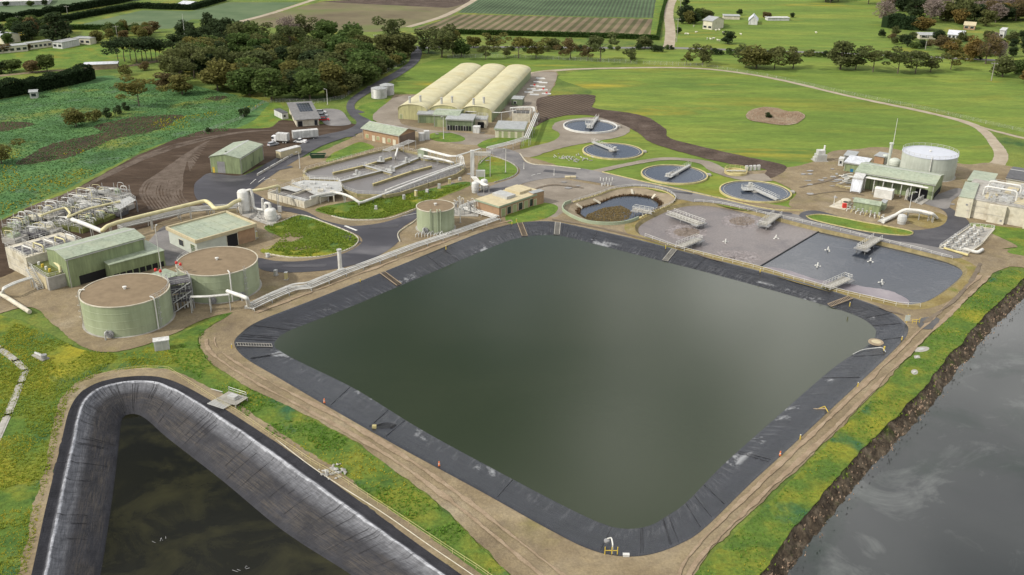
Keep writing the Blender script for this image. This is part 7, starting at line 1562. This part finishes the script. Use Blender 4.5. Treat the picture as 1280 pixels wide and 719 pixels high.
def hedge(label, px, wd, h, leaf, dens_=7, size=.22, seed=1, top_noise=.15, name='hedge'):
    p = dens(W(px), 1.0); L = len(p); rnd = np.random.default_rng(seed); n = int(L * (wd + 2 * h) * dens_)
    i = rnd.integers(0, L - 1, n); f = rnd.random((n, 1)); c = p[i] * (1 - f) + p[i + 1] * f; d = p[i + 1] - p[i]; d /= np.linalg.norm(d, axis=1)[:, None]; nn_ = np.stack([-d[:, 1], d[:, 0]], 1)
    hh = np.array([h * (1 + top_noise * noise.noise((q[0] * .15, q[1] * .15, seed)) * 2) for q in c])
    face = rnd.random(n); lat = rnd.uniform(-1, 1, n) * wd / 2; z = rnd.random(n) * hh
    top = face < wd / (wd + 2 * h); z[top] = hh[top] * rnd.uniform(.85, 1.05, top.sum()); side = ~top; lat[side] = np.sign(lat[side]) * wd / 2 * rnd.uniform(.8, 1.05, side.sum())
    q = np.c_[c + nn_ * lat[:, None], z]; t = thing(name, label, 'hedge', (*p[0], 0)); q[:, :2] -= p[0]
    v, f_ = leaves(q, size, rnd); o = bpy.data.objects.new('foliage', mesh_np('foliage', v, f_, leaf)); scene.collection.objects.link(o); o.parent = t
    mb = MB(); wall_run(mb, p[::4] - p[0], wd * .8, 0, h * .8); mb.build('core', leaf, t)
    return t
# hedges
hedge('thick dark cypress hedge at the left edge above the marsh', [(-30, 127), (0, 122), (40, 115), (80, 107), (112, 99)], 7, 6.5, 'hedge_leaf', 6, .4, 3, .2)
hedge('long clipped hedge behind the brown ploughed rows', [(555, 42), (640, 44.5), (740, 47), (822, 50)], 3, 3, 'hedge_bright', 5, .4, 4, .04); hedge('long dark hedge crossing the crop fields at top left', [(60, 31), (110, 21), (172, 10), (200, 11.5), (240, 12.5), (280, 1)], 4, 4, 'hedge_leaf', 4, .45, 5, .05)
hedge('second dark hedge row above the first at the top left', [(0, 27), (40, 22), (90, 14), (150, 4), (180, -4)], 4, 5, 'hedge_leaf', 4, .45, 6, .12); hedge('clipped hedge below the pale crop field at top left', [(70, 37), (120, 37), (170, 38)], 3, 3, 'hedge_bright', 4, .4, 7, .05)
hedge('short bright hedge at the edge of the far green strip', [(822, 50), (827, 20), (834, -6)], 2, 1.5, 'hedge_bright', 4, .35, 8); hedge('big dark clipped hedge in front of the bare wood at the top right', [(1112, 34), (1130, 36), (1142, 37)], 12, 9, 'hedge_leaf', 3, .5, 9, .1)
# the dense wood at upper left
def in_poly(px, n, mind, seed):
    poly = np.array(px, float); w_ = W(px); rnd = np.random.default_rng(seed); lo, hi = w_.min(0), w_.max(0); o = []
    for _ in range(n * 60):
        q = rnd.uniform(lo, hi)
        if pin(np.array([q]), w_)[0] and all(np.linalg.norm(q - k) > mind for k in o): o.append(q)
        if len(o) >= n: break
    return sorted(o, key=lambda q: proj([*q, 0])[0])
wood = in_poly([(205, 104), (215, 82), (250, 68), (300, 58), (345, 50), (410, 48), (450, 55), (480, 66), (500, 72), (498, 80), (470, 97), (445, 112), (425, 124), (395, 129), (345, 126), (300, 121), (250, 113)], 98, 6.0, 11)
for k, q in enumerate(wood):
    kd, lf = random.choices([('round', 'leaf_green'), ('gum', 'leaf_gum'), ('round', 'leaf_olive'), ('round', 'leaf_gum'), ('bare', 'leaf_bare'), ('round', 'leaf_dark'), ('shrub', 'leaf_green')], [34, 22, 14, 26, 1, 5, 5])[0]
    h = random.uniform(10, 16.5) if kd != 'shrub' else random.uniform(6, 8)
    u, v = proj([*q, 0]); tree(0, 0, h, kd, lf, f'{ordn(k)} tree from the left in the dense wood behind the office', random.uniform(1.25, 1.6), group='trees of the dense wood behind the office', world=q)
# roadside row of the wood
for k, (u, v) in enumerate(((418, 122), (427, 121), (436, 117), (444, 112), (452, 107), (460, 103), (468, 98), (477, 93), (486, 88), (494, 83), (503, 78))):
    tree(u, v, random.uniform(6, 8.5), 'round', random.choice(['leaf_olive', 'leaf_green', 'leaf_gum', 'leaf_gum']), f'{ordn(k)} small roadside tree from the office along the entrance road', 1.6, group='roadside trees of the entrance road')
dark = in_poly([(212, 60), (222, 46), (250, 40), (290, 40), (320, 45), (318, 58), (290, 66), (255, 66), (235, 64)], 22, 6, 12)
for k, q in enumerate(dark): tree(0, 0, random.uniform(9, 13), random.choice(['pine', 'round']), 'leaf_dark', f'{ordn(k)} dark conifer from the left right of the leaning pole', 1.3, group='dark conifers right of the leaning pole', world=q)
for k, (u, v, vt) in enumerate(((148, 80, 50), (156, 77, 46), (164, 76, 47), (171, 79, 48), (178, 76, 45), (184, 79, 49), (190, 76, 46), (196, 77, 50), (201, 76, 52))):
    tree(u, v, hpx(u, v, vt), 'stone', 'leaf_dark', f'{ordn(k)} bare trunked dark pine from the left at the sports lawn', 1.25, group='bare trunked pines at the sports lawn')
back = in_poly([(112, 54), (125, 40), (160, 36), (200, 38), (205, 46), (180, 50), (140, 52)], 14, 6, 13)
for k, q in enumerate(back): tree(0, 0, random.uniform(6, 9), 'round', random.choice(['leaf_green', 'leaf_gum', 'leaf_olive', 'leaf_brown']), f'{ordn(k)} rounded tree from the left behind the bare trunked pines', 1.3, group='rounded trees behind the bare trunked pines', world=q)
sch = in_poly([(-30, 50), (0, 42), (40, 38), (70, 36), (92, 42), (88, 50), (60, 50), (30, 53), (0, 58)], 22, 5.5, 14)
for k, q in enumerate(sch): tree(0, 0, random.uniform(7, 12), random.choice(['round', 'pine', 'round']), random.choice(['leaf_dark', 'leaf_green', 'leaf_dark', 'leaf_brown']), f'{ordn(k)} tree from the left behind the long school building', 1.3, group='trees behind the school building', world=q)
tree(72, 53, 18, 'pine', 'leaf_dark', 'very big dark conifer behind the school roof', 1.6)
for (u, v, vt, kd, lf, wd, lab) in ((15, 90, 73, 'round', 'leaf_green', 1.5, 'green tree left of the brown tree on the lane at the left edge'), (41, 91, 74, 'round', 'leaf_brown', 1.3, 'brown tree on the lane above the cypress hedge'), (59, 89, 66, 'round', 'leaf_green', 1.0, 'tall rounded green tree on the lane above the cypress hedge'), (2, 92, 78, 'pine', 'leaf_dark', 1.4, 'dark conifer at the left edge of the lane'), (6, 66, 54, 'round', 'leaf_brown', 1.4, 'brownish tree in front of the school at the left edge'), (33, 63, 54, 'round', 'leaf_brown', 1.4, 'small brownish tree in front of the middle of the school'),
        (174, 133, 99, 'gum', 'leaf_olive', 1.3, 'big olive shrub tree alone on the marsh field'), (95, 158, 135, 'round', 'leaf_olive', 1.2, 'left olive bush on the marsh field'), (118, 152, 136, 'shrub', 'leaf_olive', 1.0, 'low olive bush right of the left one on the marsh'), (135, 147, 134, 'shrub', 'leaf_dark', .8, 'dark shrub left in the marsh hedge line'), (147, 143, 131, 'shrub', 'leaf_dark', .8, 'dark shrub in the middle of the marsh hedge line'), (158, 138, 127, 'shrub', 'leaf_dark', .8, 'dark shrub right in the marsh hedge line'),
        (306, 146, 133, 'shrub', 'leaf_dark', .9, 'dark round shrub on the lawn edge left of the office'), (261, 165, 159, 'shrub', 'leaf_dark', 1, 'small dark shrub at the soil edge above the green workshop'), (205, 110, 90, 'round', 'leaf_brown', 1.4, 'rusty brown tree at the left tip of the wood'), (228, 118, 92, 'round', 'leaf_olive', 1.3, 'olive tree at the front left of the wood'), (157, 94, 80, 'shrub', 'leaf_olive', 1, 'olive shrub below the bare trunked pines'), (180, 88, 76, 'shrub', 'leaf_brown', 1, 'brown shrub below the bare trunked pines'),
        (2, 205, 178, 'gum', 'leaf_olive', 1.4, 'olive shrub cut by the left edge of the photograph on the marsh'), (8, 8, 1, 'round', 'leaf_dark', 1.2, 'dark tree at the very top left corner'), (38, 8, 0, 'round', 'leaf_green', 1.2, 'second tree along the top left corner'), (56, 7, -1, 'round', 'leaf_dark', 1.2, 'third tree along the top left corner'),
        (492, 62, 23, 'gum', 'leaf_gum', 1.0, 'tall wide gum tree left of the entrance road top'), (510, 70, 38, 'round', 'leaf_gum', .9, 'leafy gum tree right beside the entrance road top'), (536, 66, 36, 'gum', 'leaf_gum', 1.1, 'gum tree just right of the entrance road gate'), (552, 72, 33, 'gum', 'leaf_gum', 1.1, 'large gum tree behind the left arched shed'), (566, 68, 38, 'gum', 'leaf_olive', 1.1, 'gum tree leaning right behind the left arched shed'), (577, 71, 48, 'round', 'leaf_green', 1.1, 'bushy tree behind the middle arched shed'), (607, 75, 58, 'gum', 'leaf_gum', 1.2, 'small tree behind the arched shed ridges'), (633, 72, 58, 'gum', 'leaf_gum', 1.2, 'small tree behind the right arched shed'), (617, 62, 42, 'gum', 'leaf_olive', 1.3, 'wide tree at the hedge behind the arched sheds'), (592, 60, 44, 'round', 'leaf_olive', 1.2, 'olive tree at the hedge left of the wide one'),
        (648, 73, 47, 'gum', 'leaf_olive', 1.2, 'brownish gum tree first left of the wire fence row'), (670, 73, 49, 'gum', 'leaf_olive', 1.2, 'olive gum tree second in the wire fence row'), (713, 73, 50, 'gum', 'leaf_brown', 1.3, 'rusty crowned tree third in the wire fence row'), (750, 77, 44, 'gum', 'leaf_gum', 1.1, 'largest gum tree in the wire fence row'), (735, 76, 58, 'gum', 'leaf_brown', 1.1, 'small tree tucked left of the largest gum'), (788, 78, 62, 'gum', 'leaf_gum', 1.1, 'short scruffy tree right of the largest gum'), (690, 62, 46, 'round', 'leaf_gum', 1.3, 'grey green tree behind the fence row by the hedge'), (806, 61, 45, 'round', 'leaf_gum', 1.4, 'grey green round tree by the end of the clipped hedge'),
        (858, 81, 66, 'gum', 'leaf_olive', 1.0, 'thin olive tree below the country road junction'), (878, 81, 57, 'gum', 'leaf_gum', 1.3, 'wide tree below the junction right of the thin olive one'), (945, 86, 57, 'round', 'leaf_olive', 1.4, 'pinkish olive tree left in the long paddock row'), (932, 83, 58, 'gum', 'leaf_gum', 1.2, 'gum tree beside the pinkish olive tree'), (968, 86, 60, 'gum', 'leaf_gum', 1.2, 'first dark gum in the right paddock row'), (991, 86, 61, 'gum', 'leaf_gum', 1.2, 'second dark gum in the right paddock row'), (1050, 87, 50, 'round', 'leaf_gum', 1.05, 'tallest grey green tree of the right paddock row'), (1069, 87, 60, 'gum', 'leaf_gum', 1.1, 'slim tree right of the tallest paddock tree'),
        (1091, 90, 62, 'gum', 'leaf_gum', 1.2, 'leaning forked tree in the right paddock row'), (1122, 92, 63, 'gum', 'leaf_gum', 1.3, 'wide forked tree in the right paddock row'), (1144, 92, 65, 'gum', 'leaf_gum', 1.2, 'dark tree right of the wide forked tree'), (1163, 90, 67, 'gum', 'leaf_gum', 1.3, 'round tree at the end of the forked trees'), (1188, 87, 65, 'gum', 'leaf_olive', 1.2, 'slim pale tree before the gap at the right'), (1253, 96, 70, 'round', 'leaf_gum', 1.2, 'dense tree beside the leaning pole at far right'), (1271, 92, 72, 'round', 'leaf_green', 1.3, 'green tree at the right edge of the paddock row'), (1285, 104, 84, 'round', 'leaf_yellow', 1.3, 'yellow tree cut by the right edge'),
        (909, 55, 38, 'round', 'leaf_dark', 1.1, 'lone dark tree with a pale top on the sheep paddock'), (1232, 80, 45, 'bare', 'leaf_brown', 1.0, 'brown bare crowned tree at the right behind the paddock'), (1248, 79, 53, 'bare', 'leaf_bare', .9, 'pale grey bare tree at the right behind the paddock'), (1213, 77, 45, 'round', 'leaf_yellow', .7, 'tall yellow poplar at the right behind the paddock'), (1103, 30, 3, 'bare', 'leaf_bare', 1.1, 'big pale pink bare tree at the edge of the top right wood'), (1153, 38, 20, 'round', 'leaf_yellow', 1.7, 'wide golden tree in front of the top right wood'), (1175, 62, 44, 'round', 'leaf_brown', 1.3, 'russet tree below the farm roofs'), (1186, 66, 50, 'shrub', 'leaf_yellow', 1.0, 'golden shrub below the farm roofs'),
        (924, 19, 11, 'round', 'leaf_dark', 1.1, 'small dark tree right of the farmhouse'), (958, 24, 14, 'round', 'leaf_brown', 1.2, 'brown bush right of the white barn'), (990, 22, 15, 'round', 'leaf_dark', 1.0, 'dark small tree on the far right pasture')):
    tree(u, v, hpx(u, v, vt) * 1.06, kd, lf, lab, wd * (1.25 if kd != 'shrub' else 1), name='shrub' if kd == 'shrub' else 'tree', cat='shrub' if kd == 'shrub' else 'tree')
# bushes along the road in front of the fields
for k, u in enumerate((516, 528, 583, 600, 640, 656, 676, 684, 701, 724, 730, 763, 772, 790, 798, 817, 825, 833, 840)):
    v = 62 + (u % 7) * .5; tree(u, v, random.uniform(3, 4.8), 'shrub', random.choice(['leaf_dark', 'leaf_dark', 'leaf_green', 'leaf_gum']), f'{ordn(k)} dark bush from the left along the country road', 1.0, name='shrub', cat='shrub', group='dark bushes along the country road')
for k, u in enumerate((893, 902, 912, 921, 930, 953, 962, 975, 1008, 1015, 1023, 1033, 1040, 1108, 1130, 1200, 1216, 1225)):
    v = 67 + (u - 893) * .022 + (u % 5) * .5; tree(u, v, random.uniform(3, 5), 'shrub', random.choice(['leaf_dark', 'leaf_dark', 'leaf_green']), f'{ordn(k)} dark bush from the left along the road right of the junction', 1.1, name='shrub', cat='shrub', group='dark bushes right of the road junction')
for k, (u, v) in enumerate(((751, 78), (700, 80), (735, 70), (760, 71), (776, 71), (800, 67), (806, 68), (812, 69), (965, 100), (1130, 95), (1176, 84))): tree(u, v, random.uniform(1.6, 2.6), 'shrub', random.choice(['leaf_olive', 'leaf_brown', 'leaf_dark']), f'{ordn(k)} low scrub bush from the left in the rough grass strip', 1.0, name='shrub', cat='shrub', group='low scrub bushes in the rough grass strip') if False else None
# clump by the farmhouse
for k, (u, v, vt, lf) in enumerate(((852, 30, 20, 'leaf_dark'), (858, 26, 2, 'leaf_dark'), (862, 30, 10, 'leaf_olive'), (868, 30, 12, 'leaf_dark'), (856, 8, -4, 'leaf_dark'), (872, 26, 8, 'leaf_green'), (878, 26, 9, 'leaf_gum'), (884, 25, 11, 'leaf_gum'), (888, 24, 12, 'leaf_green'), (848, 42, 33, 'leaf_dark'))):
    tree(u, v, hpx(u, v, vt), 'round', lf, f'{ordn(k)} tree of the clump beside the farmhouse counted along the road', 1.2, group='trees beside the farmhouse')
# top right wood
wood2 = in_poly([(1030, -6), (1025, 2), (1060, 10), (1098, 14), (1115, 22), (1150, 28), (1200, 30), (1250, 34), (1320, 36), (1320, -6)], 98, 5.5, 15)
for k, q in enumerate(wood2):
    kd, lf = random.choices([('bare', 'leaf_bare'), ('round', 'leaf_dark'), ('round', 'leaf_gum'), ('round', 'leaf_yellow'), ('gum', 'leaf_gum'), ('bare', 'leaf_brown')], [32, 18, 20, 6, 12, 12])[0]
    tree(0, 0, random.uniform(12, 18), kd, lf, f'{ordn(k)} tree from the left in the bare wood at top right', 1.4, group='trees of the bare wood at top right', world=q)
mid2 = in_poly([(1100, 45), (1130, 42), (1150, 47), (1190, 50), (1235, 46), (1300, 44), (1300, 74), (1255, 72), (1215, 70), (1170, 66), (1130, 60), (1112, 56)], 46, 6, 16)
for k, q in enumerate(mid2):
    kd, lf = random.choices([('shrub', 'leaf_green'), ('round', 'leaf_dark'), ('round', 'leaf_gum'), ('shrub', 'leaf_olive'), ('shrub', 'leaf_brown'), ('shrub', 'leaf_bare')], [20, 22, 20, 14, 12, 8])[0]
    tree(0, 0, random.uniform(5.5, 9) if kd == 'round' else random.uniform(3.5, 5.5), kd, lf, f'{ordn(k)} garden tree from the left around the farm at right', 1.2, group='garden trees around the farm at right', world=q)
# ------------------------------------------------------------------ far buildings
def far(label, A, B, D, h, kind, rise, wall, roof, win=0, name='house', over=.4, axis='x'):
    t, L, W_ = building(name, label, A, B, D, h, kind, rise, wall, roof, axis=axis, over=over)
    for k in range(win): x = L * (k + .5) / win; panel(t, 'window', 'f', L, W_, x - L / win * .32, x + L / win * .32, 1.0, 2.4, 'glass_dark', .05, 'white_paint')
    return t
far('leftmost long wing of the pale school building', (-30, 62), (34, 56), (36, 53.5), 3.6, 'flat', 0, 'cream_paint', 'grey_roof', 8, 'school_wing'); far('middle wing of the pale school building', (36, 54.5), (64, 51), (70, 48.5), 3.6, 'flat', 0, 'cream_paint', 'grey_roof', 5, 'school_wing'); far('white front wing of the school with dark window band', (65, 52.5), (77, 53.5), (98, 49), 3.6, 'flat', 0, 'white_panel', 'grey_roof', 2, 'school_wing'); far('right end wing of the school', (92, 47.5), (112, 48.5), (119, 46.5), 3.6, 'flat', 0, 'cream_paint', 'grey_roof', 3, 'school_wing')
for k, (u, v, c, lab) in enumerate(((27, 50, 'yellow_paint', 'yellow shade sail over the school yard'), (17, 50.5, 'bin_green', 'green shade sail left of the yellow one'))):
    t = thing('shade_sail', lab, 'shade sail', P(u, v)); MB().add([(-4, -3, 3), (4, -3, 3.4), (4.4, 3, 3), (-4, 3, 3.4), (0, 0, 5)], [(0, 1, 4), (1, 2, 4), (2, 3, 4), (3, 0, 4)]).build('sail', c, t); [MB().cyl((x, y, 0), .12, 3.3, 6).build('post', 'galvanised', t) for x, y in ((-4, -3), (4, -3), (4.2, 3), (-4, 3))]
far('low pale stock yard shed on the sports lawn edge', (104, 81.5), (146, 80), (147, 77), 2.6, 'flat', 0, 'timber', 'white_roof', 0, 'stock_shed'); far('small pale tank shed in the marsh field', (36.5, 115.5), (46, 115), (49.5, 112.5), 3.0, 'gable', .6, 'galvanised', 'grey_roof', 1, 'field_shed'); far('white house on the lawn beside the dark conifers', (240, 58), (246, 57.5), (248, 55.5), 2.6, 'gable', 1, 'white_panel', 'grey_roof', 1)
far('cream two storey farmhouse beside the straight road', (879, 25), (891, 26.5), (897, 23), 6, 'gable', 2, 'cream_paint', 'grey_roof', 2); far('farmhouse wing with a grey blue roof', (891, 27.5), (904, 27.8), (905.5, 24), 3.6, 'gable', 1.5, 'cream_paint', 'grey_roof', 3); far('white barn with pitched roof right of the farmhouse', (936, 25.5), (947, 26), (949, 22.5), 3, 'gable', 3, 'white_panel', 'white_roof', 0, 'barn', axis='y'); far('low pale sheds between farmhouse and barn', (905, 20), (925, 20.5), (926, 18.5), 2.5, 'flat', 0, 'stained_concrete', 'grey_roof', 0, 'barn')
far('pale row of poly tunnels on the far right pasture', (960, 22.5), (987, 22.5), (988, 21), 2, 'flat', 0, 'white_panel', 'white_panel', 0, 'poly_tunnel'); far('white farm house with solar blue roof among the right trees', (1185, 43), (1205, 44.5), (1216, 41), 3, 'gable', 1.8, 'white_panel', 'white_roof', 4); far('second white farm roof left of the solar house', (1150, 44), (1178, 44.5), (1182, 41.5), 2.6, 'gable', 1, 'stained_concrete', 'grey_roof', 2); far('brown roofed house behind the solar house', (1205, 31.5), (1219, 32.5), (1222, 29.5), 3, 'gable', 1.6, 'brick', 'tan_roof', 2)
far('white garage at the right of the farm', (1250, 38), (1256, 38.5), (1258, 35), 5, 'flat', 0, 'white_panel', 'white_panel', 1); far('white house among the hedges at the top left', (222, 5), (236, 6), (240, 2.5), 3, 'gable', 1.5, 'white_panel', 'white_roof', 2); far('pale roof at the left edge beside the school', (-14, 44), (4, 46), (8, 41), 4.5, 'gable', 1.5, 'cream_paint', 'white_roof', 0); far('long white glasshouse at the top left corner', (-20, 3), (60, 1), (70, -4), 3, 'flat', 0, 'white_panel', 'white_panel', 0, 'glasshouse')
# ------------------------------------------------------------------ sheep
def sheep():
    t = thing('sheep', '', 'sheep'); mb = MB(); n = 12; sec = [(-.62, .18, .62), (-.5, .32, .66), (-.1, .36, .66), (.35, .33, .68), (.55, .22, .74), (.72, .13, .86), (.92, .10, .84), (1.02, .04, .78)]
    for (x, r, z) in sec: mb.v += [(x, r * .8 * math.cos(6.283 * k / n), z + r * math.sin(6.283 * k / n)) for k in range(n)]
    for i in range(len(sec) - 1):
        for k in range(n): mb.f.append((i * n + k, i * n + (k + 1) % n, (i + 1) * n + (k + 1) % n, (i + 1) * n + k))
    mb.f += [tuple(reversed(range(n))), tuple((len(sec) - 1) * n + k for k in range(n))]
    for x, y in ((-.4, .15), (-.4, -.15), (.4, .14), (.4, -.14)): mb.tube([(x, y, .5), (x + .03, y, .28), (x, y, 0)], .07, 5, taper=.035)
    mb.build('body', 'sheep_wool', t, smooth=60); return t
flat('sheep_wool', (.6, .57, .48), .95); sp_ = sheep(); sh = [(857, 43.5), (860, 43.7), (867, 33.8), (870, 41.5), (888, 50), (890.5, 49.5), (892, 49.3), (897, 51.5), (899.5, 52), (895, 39), (899, 38.5), (844, 49.6), (904, 42), (1020, 42), (884, 49.5), (916, 46), (926, 44)]
for k, (u, v) in enumerate(sh):
    o = sp_ if k == 0 else copy_tree(sp_); o.location = P(u, v); o.rotation_euler = (0, 0, k * 2.1); o.scale = (1.25,) * 3; tag(o, f'{ordn(sorted(range(len(sh)), key=lambda i: sh[i][0]).index(k))} tiny pale sheep from the left on the paddock below the farmhouse', 'sheep', 'sheep grazing below the farmhouse')
# ------------------------------------------------------------------ ground cover as real blades and stems
def tufts(name, px, n, hmin, hmax, mt, seed, holes=(), world=None, z0=.06, blades=4, w_=.09, keep=None):
    w2 = world if world is not None else W(px); rnd = np.random.default_rng(seed); lo, hi = w2.min(0), w2.max(0); q = rnd.uniform(lo, hi, (n * 4, 2)); q = q[pin(q, w2)]
    for h in holes: q = q[~pin(q, h)]
    if keep is not None: q = q[[keep(a) for a in q]]
    q = q[:n]; m_ = len(q); vs = []; 
    H = rnd.uniform(hmin, hmax, m_) * (.6 + .8 * np.array([.5 + .5 * noise.noise((a[0] * .12, a[1] * .12, seed)) for a in q]))
    for b in range(blades):
        a = rnd.uniform(0, 6.283, m_); lean = rnd.uniform(.2, .9, m_) * H; dx, dy = np.cos(a), np.sin(a); ww = w_ * (1 + H)
        p0 = np.stack([q[:, 0] - dy * ww, q[:, 1] + dx * ww, np.full(m_, z0)], 1); p1 = np.stack([q[:, 0] + dy * ww, q[:, 1] - dx * ww, np.full(m_, z0)], 1); p2 = np.stack([q[:, 0] + dx * lean, q[:, 1] + dy * lean, z0 + H], 1)
        vs.append(np.stack([p0, p1, p2], 1))
    v = np.concatenate(vs).reshape(-1, 3); f = np.arange(len(v)).reshape(-1, 3)
    o = bpy.data.objects.new(name, mesh_np(name, v, f, mt)); scene.collection.objects.link(o); o['kind'] = 'stuff'; return o
leaf_mat('blade_dead', (.12, .09, .06), .4); leaf_mat('blade_green', (.13, .26, .04), .25, tint=(.18, .29, .04)); leaf_mat('blade_yellow', (.42, .39, .05), .25, tint=(.45, .4, .05)); leaf_mat('blade_olive', (.21, .29, .045), .28, tint=(.29, .33, .045)); leaf_mat('blade_reed', (.44, .33, .24), .25); leaf_mat('blade_teal', (.13, .26, .105), .4, tint=(.17, .29, .10)); leaf_mat('blade_pit', (.22, .21, .125), .3)
strip = [(300, 488), (310, 486), (370, 514), (430, 547), (490, 588), (560, 644), (630, 712), (612, 718), (560, 684), (500, 645), (440, 605), (390, 575), (334, 540), (296, 512), (262, 480), (225, 462), (205, 430), (255, 403), (290, 392), (254, 418), (250, 436), (272, 462)]
nz_ = lambda s, t: (lambda a: noise.noise((a[0] * s, a[1] * s, 7.7)) > t)
tufts('weeds', strip, 9000, .15, .55, 'blade_green', 1, [lagA, pondA], keep=nz_(.15, -.12)); tufts('weeds', strip, 3500, .12, .4, 'blade_yellow', 2, [lagA, pondA], keep=nz_(.11, .12))
emb = [(1285, 337), (1250, 340), (1182, 401), (1112, 477), (1042, 547), (962, 627), (882, 703), (860, 730), (935, 745), (966, 702), (1016, 641), (1086, 562), (1156, 489), (1206, 431), (1246, 386), (1290, 350)]
tufts('weeds', emb, 9000, .1, .4, 'blade_green', 3, [riv_hole], keep=nz_(.1, -.2)); tufts('weeds', emb, 4000, .1, .4, 'blade_yellow', 4, [riv_hole], keep=nz_(.07, .1))
leftw = [(-20, 440), (20, 405), (60, 420), (110, 440), (160, 442), (205, 428), (225, 455), (180, 460), (120, 470), (85, 500), (70, 560), (50, 640), (30, 740), (-20, 740)]
tufts('weeds', leftw, 9000, .12, .5, 'blade_olive', 5, [lagA], keep=nz_(.12, -.15)); tufts('weeds', leftw, 5000, .1, .4, 'blade_yellow', 6, [lagA], keep=nz_(.08, .05))
for k, (pl, n) in enumerate((([(331, 284), (376, 270), (440, 293), (448, 301), (441, 310), (400, 322), (332, 318), (352, 298)], 5000), ([(395, 262), (480, 248), (588, 230), (520, 260), (480, 273), (440, 274), (415, 270)], 5000))): tufts('weeds', pl, n, .15, .6, 'blade_olive', 20 + k, keep=nz_(.2, -.25), w_=.14)
tufts('marsh_plants', [(-40, 150), (0, 128), (80, 108), (200, 100), (330, 128), (290, 163), (200, 178), (100, 226), (0, 272), (-40, 290)], 12000, .15, .4, 'blade_teal', 8, w_=.2); tufts('marsh_flowers', [(-40, 170), (60, 200), (200, 150), (330, 130), (290, 163), (200, 178), (100, 226), (0, 272), (-40, 290)], 1800, .2, .5, 'blade_yellow', 9, w_=.2, keep=nz_(.06, .1))
reed = [(932, 145), (938, 139), (955, 134.5), (972, 136), (985, 140), (998, 140), (1006, 146), (998, 154), (980, 157), (955, 154), (938, 151)]
tufts('reeds', reed, 5000, .15, .5, 'blade_reed', 10, w_=.1); tree(961, 147.5, 3.0, 'shrub', 'leaf_dark', 'dark green shrub in the middle of the brown reed patch', 1.1, name='shrub', cat='shrub')
tufts('reeds', None, 3200, .08, .25, 'blade_pit', 12, world=np.array([a for a in W([(730, 274), (735, 268), (755, 260), (775, 257), (790, 264), (788, 272), (775, 278), (755, 279)], -1.3)]), z0=-1.33, w_=.2); tufts('reeds', None, 1800, .2, .6, 'blade_dead', 13, world=shrink(pitA, .78), holes=[shrink(pitA, .70)], z0=-1.2, w_=.12, keep=lambda a: proj([*a, -1.2])[1] < 268)
# rocks and dead stems on the river bank
rv = np.array([q for q in bankA]); ro = MB(); rnd = random.Random(5)
for k in range(2600):
    i = rnd.randrange(len(bankA) - 1); a, b = bankA[i], bankA[i + 1]; d = b - a; d /= np.linalg.norm(d); nn_ = np.array([-d[1], d[0]])
    if np.dot(nn_, [1, -.6]) < 0: nn_ = -nn_
    t_ = rnd.uniform(.05, .8); q = a + (b - a) * rnd.random() + nn_ * (t_ * 3.8 - .3); s = rnd.uniform(.06, .24); c, s_ = math.cos(k), math.sin(k); z = .1 - t_ * 3.2
    ro.add([(q[0] + (x * c - y * s_) * s, q[1] + (x * s_ + y * c) * s * rnd.uniform(.6, 1.1), z + zz * s * .7) for x, y, zz in ico], icf)
o = ro.build('bank_rocks', 'bank_rock'); o['kind'] = 'stuff'
bank_poly = np.vstack([bankA, (bankA + np.array([3.2, -2.6]))[::-1]])
tufts('bank_weeds', None, 7000, .15, .5, 'blade_reed', 14, world=bank_poly, z0=-.9); tufts('bank_weeds', None, 5000, .2, .5, 'blade_olive', 15, world=np.vstack([bankA + np.array([-.6, .5]), (bankA + np.array([1.2, -1.0]))[::-1]]), z0=-.15)
